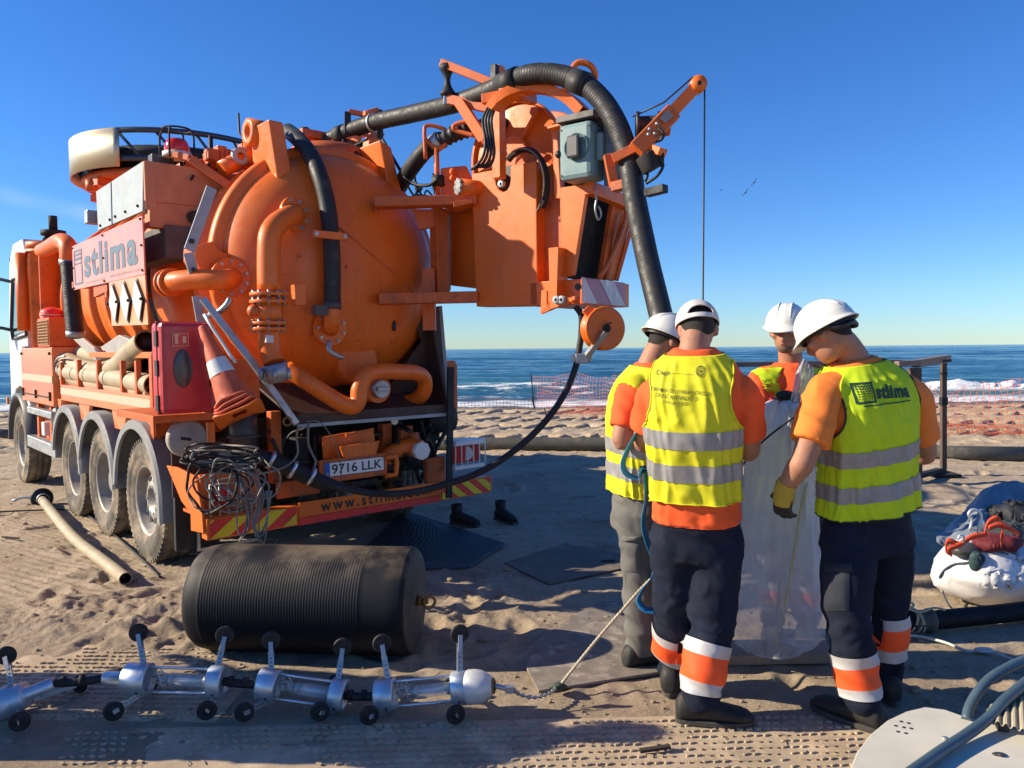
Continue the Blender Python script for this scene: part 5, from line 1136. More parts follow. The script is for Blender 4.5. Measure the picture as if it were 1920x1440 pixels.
def person(name, label, Yaw, P, N, shL, shR, elL, elR, wrL, wrR, hipL, hipR, knL, knR, anL, anR, ftL, ftR, head, hdir, ws=1., ds=1., tee=TEE, ves=VES1, trs=NAVY, seed=0, hat='helmet', bands=None, vbands=(.16, .47), lr=(.112, .088, .074), handL=None, handR=None, face=False, hem=-.02, cut=.985, ar=1., front_gap=False, hemv=-.085, flr=.05, hrad=.80):
    root = thing(name, (V(P).x, V(P).y, 0), label, 'person', 'workers in high-visibility vests around the plastic liner', 0); bpy.context.view_layer.update()
    fwd = V((math.sin(Yaw), math.cos(Yaw), 0)); lat = V((math.cos(Yaw), -math.sin(Yaw), 0))
    tz = Torso(P, N, lat, ws, ds, seed); hd = V(hdir).normalized(); hu = (tz.up * .35 + Z) ; hu = (hu - hd * hu.dot(hd)).normalized(); hl = hd.cross(hu).normalized()
    HM = Matrix((hl, hd, hu)).transposed(); hc = V(head)
    # --- body: one continuous skin
    b = MB(); rows = [[tz.pos(2 * math.pi * k / 40, q / 20 * 1.11 - .06, -.02) for k in range(40)] for q in range(21)]; b.sheet(rows, closed=True)
    b.v += [tuple(sum((V(p) for p in rows[0]), V((0, 0, 0))) / 40), tuple(sum((V(p) for p in rows[-1]), V((0, 0, 0))) / 40)]; nv = len(b.v)
    for k in range(40): b.f += [(k, nv - 2, (k + 1) % 40), (800 + k, 800 + (k + 1) % 40, nv - 1)]; b.sm += [True, True]; b.mi += [0, 0]
    for s_, e_, w_ in ((shL, elL, wrL), (shR, elR, wrR)):
        s_, e_, w_ = V(s_), V(e_), V(w_); capped(b, [s_, s_.lerp(e_, .45), e_, e_.lerp(w_, .3), w_.lerp(e_, .1), w_ + (w_ - e_).normalized() * .02], [.062 * ar, .056 * ar, .045 * ar, .047 * ar, .032 * ar, .030 * ar])
    for h_, k_, a_ in ((hipL, knL, anL), (hipR, knR, anR)): capped(b, [V(h_), V(k_), V(k_).lerp(V(a_), .3), V(a_)], [.085, .058, .056, .038])
    capped(b, [tz.pos(0, .97) * .5 + tz.pos(math.pi, .97) * .5, (V(N) + hc) / 2 - hd * .015, hc - hd * .02 - hu * .03], [.070, .062, .062])
    b.ball(hc + hu * .025, .077, .096, .100, 26, 18, HM); b.ball(hc - hu * .035 + hd * .03, .060, .066, .078, 22, 14, HM); b.ball(hc - hu * .082 + hd * .052, .034, .034, .028, 16, 10, HM)
    nb_ = hc + hd * .095 - hu * .018; b.tube([nb_ + hu * .035 - hd * .008, nb_ + hu * .008 + hd * .01, nb_ - hu * .012 + hd * .018], [.008, .012, .015], 12); b.ball(nb_ - hu * .014 + hd * .014, .018, .013, .012, 12, 8, HM)
    b.ball(hc + hd * .083 + hu * .026, .055, .016, .012, 14, 8, HM)
    b.ball(hc + hd * .088 - hu * .052, .027, .012, .008, 12, 6, HM); b.ball(hc + hd * .085 - hu * .063, .024, .012, .008, 12, 6, HM)
    for s_ in (-1, 1):
        b.ball(hc + hl * s_ * .081 - hd * .012 + hu * .002, .011, .021, .033, 12, 10, HM); b.ball(hc + hl * s_ * .052 + hd * .062 - hu * .012, .022, .022, .02, 12, 8, HM)
    body = put('body', remesh(b, .0078, 4, 'body'), SKIN, root, norm=False)
    # ear hollows, eyes and brows
    for s_ in (-1, 1):
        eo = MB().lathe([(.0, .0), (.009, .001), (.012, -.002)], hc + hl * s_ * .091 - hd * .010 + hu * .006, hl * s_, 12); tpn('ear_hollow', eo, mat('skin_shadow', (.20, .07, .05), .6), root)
        if face:
            ec = hc + hl * s_ * .033 + hd * .088 + hu * .006
            put('eye', MB().ball(ec, .013, .010, .008, 14, 10, HM), mat('eye_white', (.6, .56, .52), .2), root); put('iris', MB().ball(ec + hd * .006 - hu * .002, .006, .005, .006, 10, 8, HM), BLT, root)
            put('eyebrow', MB().tube([ec + hu * .018 - hl * .017 + hd * .002, ec + hu * .022 + hd * .006, ec + hu * .017 + hl * .017 + hd * .001], .0042, 8, sub=3), HAIR, root)
    if face: put('mouth', MB().ball(hc + hd * .098 - hu * .0575, .021, .004, .0025, 14, 6, HM), mat('lips', (.22, .07, .055), .5), root); put('stubble', MB().ball(hc - hu * .074 + hd * .045, .047, .044, .040, 18, 12, HM), mat('stubble', (.20, .11, .08), .8, var=.3, vscale=50), root)
    # --- hair: a shell over the skull
    hr = MB(); rows = []
    for i in range(19):
        ph = math.pi * (.05 + .73 * i / 18); row = []
        for k in range(48):
            t = 2 * math.pi * k / 48; yb = math.sin(t); lim = ph
            if yb > 0: lim = min(ph, math.pi * (.34 + .10 * (1 - yb)))
            else: lim = min(ph, math.pi * (.47 + .27 * sstep(.0, 1.0, -yb)))
            sl_ = math.sin(lim) if lim < math.pi / 2 else max(math.sin(lim), .5 + .5 * math.sin(lim)); row.append(hc + hu * .025 + HM @ V((.0815 * sl_ * math.cos(t), .1005 * sl_ * math.sin(t), .1045 * math.cos(lim))))
        rows.append(row)
    put('hair', MB().sheet(rows, closed=True), HAIR, root)
    # --- trousers
    t_ = MB(); hl_, kl_, al_ = V(hipL), V(knL), V(anL); hr_, kr_, ar_ = V(hipR), V(knR), V(anR); rg = [lr[0], lr[0] * .93, lr[1], lr[1] * .97, lr[2], lr[2]]
    legs = []
    for h_, k_, a_ in ((hl_, kl_, al_), (hr_, kr_, ar_)):
        L_ = [h_, h_.lerp(k_, .55), k_, k_.lerp(a_, .45), a_ + (k_ - a_) * .12, a_ - Z * .02]; legs.append((L_, rg)); capped(t_, L_, rg, 26, 8)
    rows = [[tz.pos(2 * math.pi * k / 40, q, .004) for k in range(40)] for q in (-.17, -.10, -.02, .08, .18)]; o0 = len(t_.v); t_.sheet(rows, closed=True)
    t_.v += [tuple(sum((V(p) for p in rows[0]), V((0, 0, 0))) / 40), tuple(sum((V(p) for p in rows[-1]), V((0, 0, 0))) / 40)]; nv = len(t_.v)
    for k in range(40): t_.f += [(o0 + k, nv - 2, o0 + (k + 1) % 40), (o0 + 160 + k, o0 + 160 + (k + 1) % 40, nv - 1)]; t_.sm += [True, True]; t_.mi += [0, 0]
    me = remesh(t_, .0095, 7, 'trousers'); zs = [(kl_, .13, .8), (kr_, .13, .8), (al_, .14, 1.1), (ar_, .14, 1.1), (hl_, .15, .5), (hr_, .15, .5)]
    wrinkle(me, .017, seed, 9.5, zs, 5.0)
    for v in me.vertices: v.co.z = max(v.co.z, .070 + .012 * noise.noise(v.co * 9))
    me.update(); tro = put('trousers', me, trs, root, norm=False)
    tb_ = BVHTree.FromPolygons([v.co for v in me.vertices], [p.vertices for p in me.polygons])
    def leg_band(li, f0, f1, m_, nm):
        L_, R_ = legs[li]; P_, RR_ = tubepts(L_, R_, 8); n = len(P_); cum = [0]
        for a, b_ in zip(P_, P_[1:]): cum.append(cum[-1] + (b_ - a).length)
        def at(f):
            d_ = f * cum[-1]; j = max(0, min(n - 2, next((i for i in range(n - 1) if cum[i + 1] >= d_), n - 2))); k = (d_ - cum[j]) / max(1e-9, cum[j + 1] - cum[j]); return P_[j].lerp(P_[j + 1], k), (P_[j + 1] - P_[j]).normalized()
        rows = []
        for i in range(7):
            c, d = at(f0 + (f1 - f0) * i / 6); u, v_ = perp(d); row = []
            for k in range(60):
                dr = u * math.cos(2 * math.pi * k / 60) + v_ * math.sin(2 * math.pi * k / 60); hit = tb_.ray_cast(c + dr * .30, -dr, .30); q = hit[0] if hit[0] and (hit[0] - c).length < .16 else c + dr * .09
                row.append(q + dr * .007)
            rows.append(row)
        o = put(nm, MB().sheet(rows, closed=True), m_, root)
    if bands:
        for li, ff in enumerate(bands):
            leg_band(li, ff[0], ff[1], REFL, 'trouser_tape'); leg_band(li, ff[1], ff[2], OBAN, 'orange_band'); leg_band(li, ff[2], ff[3], REFL, 'trouser_tape')
    # --- boots
    for a_, f_ in ((al_, V(ftL)), (ar_, V(ftR))):
        g = ground_at(a_.x, a_.y); fd = (V((f_.x, f_.y, 0)) - V((a_.x, a_.y, 0))).normalized(); sd_ = fd.cross(Z); base = V((a_.x, a_.y, max(g, -.01))) - fd * .035
        rows = []; KS = 1.14
        for y, hw, h0, h1 in ((-.062, .012, .03, .06), (-.060, .030, .02, .09), (-.045, .041, .02, .115), (-.01, .044, .02, .135), (.035, .045, .02, .130), (.08, .047, .02, .100), (.12, .051, .02, .080), (.16, .053, .02, .070), (.195, .050, .02, .062), (.222, .040, .02, .052), (.236, .022, .025, .04), (.238, .01, .03, .035)):
            row = []
            for k in range(20):
                t = 2 * math.pi * k / 20; x = hw * math.copysign(abs(math.cos(t)) ** .8, math.cos(t)); zz = (h0 + h1) / 2 + (h1 - h0) / 2 * math.copysign(abs(math.sin(t)) ** (.7 if math.sin(t) < 0 else 1.), math.sin(t)); row.append(base + fd * (y * KS) + sd_ * (x * KS) + Z * (zz * KS))
            rows.append(row)
        bt = MB().sheet([[sum(rows[0], V((0, 0, 0))) / 20] * 20] + rows + [[sum(rows[-1], V((0, 0, 0))) / 20] * 20], closed=True); bt.tube([base + fd * .0 + Z * .08, a_ + Z * .03], [.052, .055], 18); bo = put('boot', bt, BOOT, root)
        so = []; 
        for t in range(28):
            u = 2 * math.pi * t / 28; y = .088 + .153 * math.cos(u); hw = (.044 + .010 * sstep(0, .16, y) - .004 * sstep(.2, 0, y)); so.append(base + fd * (y * KS) + sd_ * (KS * hw * 1.05 * math.copysign(abs(math.sin(u)) ** .75, math.sin(u))) + Z * .004)
        put('boot_sole', MB().prism(so, Z * .024), SOLE, bo, bevel=.004)
        lc = MB()
        for i in range(4): q = base + fd * (.055 + .022 * i) + Z * (.124 - .013 * i); lc.tube([q - sd_ * .02, q + Z * .006, q + sd_ * .02], .003, 6)
        put('laces', lc, SOLE, bo, kind='stuff')
    # --- t-shirt
    ts = MB(); nq = 26; rows = [[tz.pos(2 * math.pi * k / 64, hem - .10 + (.99 - hem + .10) * q / nq, .010, .006, .05) for k in range(64)] for q in range(nq + 1)]; ts.sheet(rows, closed=True)
    ts.v += [tuple(sum((V(p) for p in rows[0]), V((0, 0, 0))) / 64), tuple(sum((V(p) for p in rows[-1]), V((0, 0, 0))) / 64)]; nv = len(ts.v)
    for k in range(64): ts.f += [(k, nv - 2, (k + 1) % 64), (64 * nq + k, 64 * nq + (k + 1) % 64, nv - 1)]; ts.sm += [True, True]; ts.mi += [0, 0]
    for s_, e_ in ((V(shL), V(elL)), (V(shR), V(elR))): 
        ts.ball(s_, .072 * ar); cen = tz.P + tz.up * (tz.H * .86); ts.tube([cen.lerp(s_, .5), s_, s_.lerp(e_, .40), s_.lerp(e_, .74)], [.085, .074 * ar, .076 * ar, .075 * ar], 26, sub=4)
    me = remesh(ts, .0085, 5, 't_shirt'); wrinkle(me, .0085, seed + 4, 8, [(shL, .20, 1.0), (shR, .20, 1.0), (P, .25, .6)], 6.5)
    cx_ = lambda q: tz.P + tz.up * (tz.H * q)
    def clear(p, bv, gap, lim=.29):
        q = (p - tz.P).dot(tz.up) / tz.H; c = cx_(q); d = p - c; L_ = d.length
        if L_ < 1e-4: return p
        d = d / L_; h = bv.ray_cast(c + d * .42, -d, .42)
        if h[0]:
            R_ = (h[0] - c).length
            if R_ < lim and R_ + gap > L_: return c + d * (R_ + gap)
        return p
    for v in me.vertices:
        if (v.co - tz.P).dot(tz.up) / tz.H < .16: v.co = clear(v.co, tb_, .006)
    me.update(); teb = BVHTree.FromPolygons([v.co for v in me.vertices], [p.vertices for p in me.polygons])
    put('t_shirt', me, tee, root, norm=False)
    # --- vest: a cut sheet with real armholes
    hs = .750; hr1, hr2 = hrad, .178
    def hole(th, q):
        best = 9
        for c_ in (0, math.pi):
            dt = (th - c_ + math.pi) % (2 * math.pi) - math.pi; best = min(best, math.hypot(dt / hr1, (q - hs) / hr2)); 
        return best
    NT_, NQ = 176, 112; q0 = hemv; vo = .026
    def vp(th, q, off=0.):
        p = tz.pos(th, q, vo, .018, flr)
        if q < .16: p = clear(p, tb_, .010)
        if q < .40 or abs(math.sin(th)) > .62: p = clear(p, teb, .007, .29 if q < .45 else .235)
        if off:
            d = (p - cx_(q)); d = (d - tz.up * d.dot(tz.up)).normalized(); p = p + d * off
        return p
    idx = {}; vm = MB(); prm = []
    for i in range(NQ + 1):
        for k in range(NT_): prm.append([2 * math.pi * k / NT_, q0 + (cut - .02 - q0) * i / NQ])
    keep = []
    for i in range(NQ):
        for k in range(NT_):
            f = (i * NT_ + k, i * NT_ + (k + 1) % NT_, (i + 1) * NT_ + (k + 1) % NT_, (i + 1) * NT_ + k)
            if sum(hole(*prm[j]) < 1 for j in f) >= 2: continue
            if front_gap and i > NQ * .45 and abs((prm[f[0]][0] - math.pi / 2)) < .02 + .24 * sstep(.60, 1., i / NQ): continue
            keep.append(f)
    for j, (th, q) in enumerate(prm):
        h = hole(th, q)
        if .80 < h < 1.06 and h < 1 or (1 <= h < 1.04):
            c_ = 0 if abs((th + math.pi) % (2 * math.pi) - math.pi) < math.pi / 2 else math.pi; dt = (th - c_ + math.pi) % (2 * math.pi) - math.pi; prm[j] = [c_ + dt / h, hs + (q - hs) / h]
    vm.v = [tuple(vp(*p)) for p in prm]; vm.f = keep; vm.sm = [True] * len(keep); vm.mi = [0] * len(keep)
    me = vm.mesh('vest'); bm = bmesh.new(); bm.from_mesh(me); bmesh.ops.delete(bm, geom=[v for v in bm.verts if not v.link_faces], context='VERTS'); bmesh.ops.recalc_face_normals(bm, faces=bm.faces); bm.to_mesh(me); bm.free()
    vest = put('vest', me, ves, root, norm=False); sm_ = vest.modifiers.new('s', 'SOLIDIFY'); sm_.thickness = .003
    vb = BVHTree.FromPolygons([v.co for v in me.vertices], [p.vertices for p in me.polygons])
    for q_ in vbands:
        rows = [[vp(2 * math.pi * k / 176, q_ + .095 * i / 5, .0035) for k in range(176)] for i in range(6)]; o = put('reflective_band', MB().sheet(rows, closed=True), REFB, root)
    for c_ in (0, math.pi): put('armhole_piping', MB().tube([vp(c_ + hr1 * math.cos(a) , hs + hr2 * math.sin(a), .002) for a in [2 * math.pi * k / 48 for k in range(48)]], .0042, 6, closed=True), PIPE if ves is VES2 else REFB if False else (PIPE if seed != 1 else VES1), root)
    put('hem_binding', MB().tube([vp(2 * math.pi * k / 120, q0, .001) for k in range(120)], .0032, 6, closed=True), PIPE if ves is VES2 else ves, root)
    # --- head gear
    if hat == 'helmet':
        hh = hc + hu * (.052 if face else .040) - hd * (.012 if face else .004); rows = []; n_ = 64
        for i in range(13):
            ph = math.pi / 2 * i / 12; rows.append([])
            for k in range(n_):
                t = 2 * math.pi * k / n_; x, y, z_ = .112 * math.sin(ph) * math.cos(t), .134 * math.sin(ph) * math.sin(t), .112 * math.cos(ph)
                r = 1 + .022 * sstep(.13, .0, abs(math.cos(t))) * math.sin(ph) * (1 if True else 0) * sstep(1.25, .9, ph) + .012 * sstep(.10, .0, abs(abs(x) - .05) / .35)
                rows[-1].append(hh + HM @ V((x * r, y * r, z_ * r)))
        for ex, dz in ((.006, -.012), (.016, -.018), (.020, -.022), (.014, -.024), (.004, -.016)):
            rows.append([]); 
            for k in range(n_):
                t = 2 * math.pi * k / n_; pk = sstep(.35, 1, math.sin(t)); f = ex / .020
                rows[-1].append(hh + HM @ V(((.112 + .016 * f) * math.cos(t), (.134 + (.014 + .040 * pk) * f) * math.sin(t), dz - .016 * pk * f)))
        hm_ = put('helmet', MB().sheet(rows, closed=True), HELM, root)
        rows = [[hh + HM @ V((.104 * math.cos(2 * math.pi * k / 32), .124 * math.sin(2 * math.pi * k / 32), z_)) for k in range(32)] for z_ in (.0, -.035)]; put('head_band', MB().sheet(rows, closed=True), BLT, hm_)
        for xo in (-.034, .034):
            put('helmet_rib', MB().tube([hh + HM @ V((xo, .134 * math.sin(a) * .93, .114 * math.cos(a) * .97)) for a in np.linspace(-1.2, 1.25, 16)], .005, 8), HELM, hm_)
        if face is False and seed == 4:
            rk = hh + HM @ V((0, -.115, -.045)); put('rear_cradle', MB().tube([hh + HM @ V((.10, -.03, -.02)), hh + HM @ V((.075, -.09, -.05)), rk, hh + HM @ V((-.075, -.09, -.05)), hh + HM @ V((-.10, -.03, -.02))], .011, 8, sub=5), BLT, hm_)
    else:
        hh = hc + hu * .036 - hd * .004; n_ = 96; prm = []; NR = 44
        def cp_(t, ph, o=0.): 
            k = 1 + .006 * math.cos(6 * t) * math.sin(ph); return hh + HM @ V(((.094 + o) * math.sin(ph) * math.cos(t) * k, (.112 + o) * math.sin(ph) * math.sin(t) * k, (.108 + o) * math.cos(ph)))
        def ho(t, ph): dt = (t + math.pi / 2 + math.pi) % (2 * math.pi) - math.pi; return math.hypot(dt / .62, (ph - 1.42) / .33)
        for i in range(NR + 1):
            for k in range(n_): prm.append([2 * math.pi * k / n_, .02 + (1.66 - .02) * i / NR])
        kp = []
        for i in range(NR):
            for k in range(n_):
                f = (i * n_ + k, i * n_ + (k + 1) % n_, (i + 1) * n_ + (k + 1) % n_, (i + 1) * n_ + k)
                if sum(ho(*prm[j]) < 1 and prm[j][1] < 1.46 for j in f) >= 2: continue
                kp.append(f)
        for j, (t, ph) in enumerate(prm):
            h = ho(t, ph)
            if ph < 1.40 and .86 < h < 1.06: dt = (t + math.pi / 2 + math.pi) % (2 * math.pi) - math.pi; prm[j] = [-math.pi / 2 + dt / h, 1.42 + (ph - 1.42) / h]
        cm = MB(); cm.v = [tuple(cp_(*p)) for p in prm]; cm.f = kp; cm.sm = [True] * len(kp); cm.mi = [0] * len(kp); me = cm.mesh('cap'); fixn(me)
        co_ = put('cap', me, CAPM, root, norm=False); so = co_.modifiers.new('s', 'SOLIDIFY'); so.thickness = .003; so.offset = 1
        put('cap_button', MB().ball(cp_(0, 0, .003), .009, .009, .005), CAPM, co_)
        put('cap_strap', MB().sheet([[cp_(-math.pi / 2 + a, ph, .004) for a in np.linspace(-.62, .62, 20)] for ph in (1.47, 1.56, 1.64)]), mat('strap_white', (.66, .62, .58), .7), co_)
        put('cap_opening_rim', MB().tube([cp_(-math.pi / 2 + .62 * math.cos(a), 1.42 - .33 * math.sin(a), .003) for a in np.linspace(0, math.pi, 24)], .0035, 6), CAPM, co_)
        for a in range(6): put('cap_seam', MB().tube([cp_(math.pi / 6 + a * math.pi / 3, ph, .0015) for ph in np.linspace(.05, 1.05, 10)], .0016, 6), mat('seam', (.45, .38, .35), .9), co_)
        br = [[hh + HM @ V((.085 * u * (1 - .25 * v_), .105 * math.sqrt(max(0, 1 - (u * .85) ** 2)) + .075 * v_ * (1 - .5 * u * u), -.005 - .018 * v_ - .012 * u * u)) for u in np.linspace(-1, 1, 20)] for v_ in np.linspace(0, 1, 6)]; put('cap_peak', MB().sheet(br), CAPM, co_)
    if handL: hand(handL[0], wrL, handL[1], handL[2], handL[3], handL[4], handL[5], root)
    else: hand('hand', wrL, V(wrL) - V(elL), V((.3, .2, -1)), V((0, 0, 1)), .5, SKIN, root, glove=False)
    if handR: hand(handR[0], wrR, handR[1], handR[2], handR[3], handR[4], handR[5], root)
    else: hand('hand', wrR, V(wrR) - V(elR), V((-.3, .2, -1)), V((0, 0, 1)), .5, SKIN, root, glove=False)
    return dict(root=root, torso=tz, vest=vb, trous=tb_, vp=vp, head=hc, HM=HM, legs=legs)
def tpn(name, mb, m, parent): return put(name, mb, m, parent)
def print_on(pd, name, txt, m, px, py, wpx, hpx, Y, bold=0., spacing=1., lift=.0035, tilt=0., me=None):
    """lettering laid on the vest: (px,py) left-bottom in photo pixels, mapped straight back onto the cloth"""
    me = me or textmesh(txt, 1, bold, spacing=spacing); xs = [v.co.x for v in me.vertices]; ys = [v.co.y for v in me.vertices]; x0, x1, y0, y1 = min(xs), max(xs), min(ys), max(ys)
    tz = pd['torso']; bm = bmesh.new(); bm.from_mesh(me)
    bmesh.ops.subdivide_edges(bm, edges=[e for e in bm.edges if e.calc_length() > .12], cuts=2); bmesh.ops.triangulate(bm, faces=bm.faces)
    c0, cx, cy = W(px, py, Y), W(px + wpx, py + tilt, Y), W(px, py - hpx, Y); nd = tz.D
    for v in bm.verts:
        q = c0 + (cx - c0) * ((v.co.x - x0) / (x1 - x0)) + (cy - c0) * ((v.co.y - y0) / (y1 - y0)); h = pd['vest'].ray_cast(q - nd * .6, nd, 1.4)
        v.co = (h[0] - nd * lift) if h[0] and (h[0] - c0).length < .5 else q
    bm.to_mesh(me); bm.free(); return put(name, me, m, pd['root'], norm=False)

def AN(px, Y, z=.135): return V((W(px, 1300, Y).x, Y, z))
# centre worker, seen from behind
w2 = person('person', 'worker in cream baseball cap seen from behind, orange T-shirt, yellow vest with small print', .36,
    P=W(1306, 985, 3.50), N=W(1301, 650, 3.42), shL=W(1228, 740, 3.56), shR=W(1393, 747, 3.36), elL=W(1207, 828, 3.64), elR=W(1404, 843, 3.42), wrL=W(1245, 812, 3.86), wrR=W(1362, 806, 3.78),
    hipL=W(1266, 1010, 3.52), hipR=W(1343, 1010, 3.48), knL=W(1268, 1150, 3.60), knR=W(1335, 1170, 3.44), anL=AN(1259, 3.72), anR=AN(1312, 3.38), ftL=W(1275, 1250, 4.2), ftR=W(1420, 1370, 3.36),
    head=W(1308, 622, 3.48), hdir=(.05, .93, -.35), ws=.98, ds=1.04, seed=1, hat='cap', front_gap=False, bands=((.66, .735, .87, .925), (.655, .735, .895, .965)), vbands=(.305, .487), lr=(.121, .098, .082), hem=.145, hemv=.185, ar=1.1)
for t_, x, y, w_, h_, ti in (('CONSERVACIÓN Y REHABILITACIÓN', 1212, 735, 124, 8.5, 1), ('DE ALCANTARILLADO', 1229, 746, 82, 7.5, 1), ('VALLADOLID', 1246, 756, 48, 6, 0)): print_on(w2, 'back_print', t_, GPR, x, y, w_, h_, 3.3, .012, tilt=ti)
print_on(w2, 'back_print', "C'decsa", GPR, 1225, 706, 30, 9, 3.3, .012, tilt=-2); print_on(w2, 'back_print', '- - - - - - - - - -', GPR, 1257, 701, 46, 1.2, 3.3, .01)
def flat_rings(rs, seg=28):
    mb = MB()
    for r0, r1 in rs: mb.sheet([[V((math.cos(2 * math.pi * k / seg), math.sin(2 * math.pi * k / seg), 0)) * r for k in range(seg)] for r in (r0, r1)], closed=True)
    for k in range(10): a = 2 * math.pi * k / 10; mb.ball(V((math.cos(a), math.sin(a), 0)) * .5, .09, .09, .0, 8, 3)
    return mb.mesh('em')
print_on(w2, 'back_emblem', '', GPR, 1306, 703, 18, 19, 3.3, me=flat_rings([(.82, 1.), (.62, .7), (.0, .22)]))
# right worker
w4 = person('person', 'worker in white hard hat looking left, lime vest with dark logo, rightmost of the group', -.30,
    P=W(1626, 975, 3.46), N=W(1600, 668, 3.40), shL=W(1544, 742, 3.30), shR=W(1706, 745, 3.52), elL=W(1507, 862, 3.22), elR=W(1735, 848, 3.62), wrL=W(1471, 915, 3.30), wrR=W(1690, 850, 3.86),
    hipL=W(1590, 1005, 3.42), hipR=W(1662, 1005, 3.52), knL=W(1588, 1150, 3.36), knR=W(1662, 1140, 3.58), anL=AN(1614, 3.34), anR=AN(1656, 3.62), ftL=W(1510, 1300, 3.56), ftR=W(1600, 1280, 3.9),
    head=W(1553, 628, 3.36), hdir=(-.58, .64, -.48), ws=1.0, ds=1.04, hrad=.68, tee=TEE2, ves=VES2, seed=4, bands=((.70, .775, .905, .965), (.545, .62, .775, .86)), hemv=.08, vbands=(.188, .40), lr=(.120, .098, .082), hem=.19, ar=1.12,
    handL=('glove', (-.05, .15, -1), (.75, .55, .1), (-.4, .8, 0), .42, GLB))
cf = V(W(1471, 915, 3.30)); e_ = V(W(1507, 862, 3.22)); dn = (cf - e_).normalized(); put('glove_cuff', remesh(MB().tube([cf - dn * .035, cf, cf + V((0, .01, -.045)), cf + V((.0, .012, -.08))], [.045, .043, .046, .040], 18), .005, 2), GLY, w4['root'], norm=False)
print_on(w4, 'logo_lettering', 'stlima', GRN, 1634, 747, 77, 26, 3.25, .045, 1.05, tilt=-2)
lgm = MB()
for a in ((0, 1, 0, .1), (0, 1, .9, 1), (0, .1, 0, 1), (.9, 1, 0, 1)): lgm.add([V((a[0], a[2], 0)), V((a[1], a[2], 0)), V((a[1], a[3], 0)), V((a[0], a[3], 0))], [(0, 1, 2, 3)])
for i in range(6):
    for j in range(6): s_ = .045 * (1 - j * .09); x, y = .2 + i * .12, .82 - j * .12; lgm.add([V((x - s_, y - s_, 0)), V((x + s_, y - s_, 0)), V((x + s_, y + s_, 0)), V((x - s_, y + s_, 0))], [(0, 1, 2, 3)])
print_on(w4, 'logo_mark', '', GRN, 1591, 756, 39, 38, 3.25, me=lgm.mesh('l'), tilt=-3)
ul = MB().add([V((0, 0, 0)), V((1, 0, 0)), V((1, 1, 0)), V((0, 1, 0))], [(0, 1, 2, 3)]).mesh('u'); bm = bmesh.new(); bm.from_mesh(ul); bmesh.ops.subdivide_edges(bm, edges=bm.edges, cuts=14, use_grid_fill=True); bm.to_mesh(ul); bm.free(); print_on(w4, 'logo_underline', '', GRN, 1602, 761, 108, 2.2, 3.25, me=ul, tilt=-9)
# left worker behind
w1 = person('person', 'worker in white hard hat and grey cargo trousers, half hidden left of the capped worker', 1.25,
    P=W(1197, 948, 3.98), N=W(1222, 678, 3.95), shL=W(1222, 715, 4.12), shR=W(1184, 738, 3.82), elL=W(1262, 830, 4.15), elR=W(1165, 826, 3.76), wrL=W(1290, 790, 4.1), wrR=W(1218, 806, 3.84),
    hipL=W(1212, 975, 4.08), hipR=W(1192, 975, 3.92), knL=W(1222, 1100, 4.12), knR=W(1198, 1105, 3.96), anL=AN(1222, 4.18), anR=AN(1204, 3.98), ftL=W(1300, 1240, 4.3), ftR=W(1280, 1250, 4.05),
    head=W(1249, 643, 3.97), hdir=(.80, .35, -.42), hrad=.6, ws=.92, ds=.86, seed=2, trs=GREYT, vbands=(.205, .37), lr=(.098, .088, .078), hem=.22, hemv=.10, flr=.02, ar=1.02)
# facing worker
w3 = person('person', 'worker facing the camera in white hard hat, red glove holding the plastic liner top', 3.55,
    P=W(1476, 925, 4.42), N=W(1484, 678, 4.38), shL=W(1532, 712, 4.42), shR=W(1427, 716, 4.36), elL=W(1540, 800, 4.3), elR=W(1418, 786, 4.26), wrL=W(1512, 752, 4.14), wrR=W(1455, 757, 4.10),
    hipL=W(1505, 950, 4.44), hipR=W(1452, 950, 4.44), knL=W(1508, 1050, 4.36), knR=W(1450, 1050, 4.40), anL=AN(1512, 4.42), anR=AN(1450, 4.42), ftL=W(1512, 1190, 4.1), ftR=W(1440, 1190, 4.1),
    head=W(1474, 623, 4.30), hdir=(-.45, -.88, -.10), hrad=.62, ws=.98, ds=1.0, tee=TEE, ves=VES2, seed=3, bands=((.64, .72, .86, .93), (.64, .72, .86, .93)), lr=(.105, .09, .075), face=True, front_gap=True, hem=.0,
    handR=('glove', (.95, -.2, .1), (.2, .3, -1), (.1, -1, .0), .55, GLR), handL=('glove', (-.6, -.3, .3), (-.2, .3, -1), (.1, -1, .2), .5, GLR))
hkn = V(W(1472, 741, 4.05)); put('glove_palm', MB().ball(hkn, .05, .03, .026, 16, 10).ball(hkn + V((.035, 0, -.012)), .03, .028, .022), GLB, w3['root'])
# cargo pockets
def pocket(pd, px, py, w_, h_, Y, m_, name='cargo_pocket'):
    rows = []
    for i in range(9):
        row = []
        for k in range(9):
            q = W(px + w_ * k / 8, py + h_ * i / 8, Y); d = ray(px + w_ * k / 8, py + h_ * i / 8); h = pd['trous'].ray_cast(CP, d.normalized(), 20); e = min(k, 8 - k, i, 8 - i)
            row.append((h[0] if h[0] else q) - d.normalized() * (.004 + .012 * min(1, e / 2) + .004 * noise.noise(q * 20)))
        rows.append(row)
    put(name, MB().sheet(rows), m_, pd['root'])
pocket(w4, 1546, 1055, 52, 18, 3.3, POCK, 'pocket_flap'); pocket(w4, 1543, 1074, 50, 72, 3.3, POCK)
pocket(w1, 1166, 1006, 36, 10, 3.8, GREYT, 'pocket_flap'); pocket(w1, 1168, 1018, 34, 54, 3.8, GREYT)
# ================================================================== things around the truck
def ind(name, mb, m, label, cat, group=None, bevel=0, **k):
    o = put(name, mb, m, None, bevel, **k); o['label'] = label; o['category'] = cat
    if group: o['group'] = group
    return o
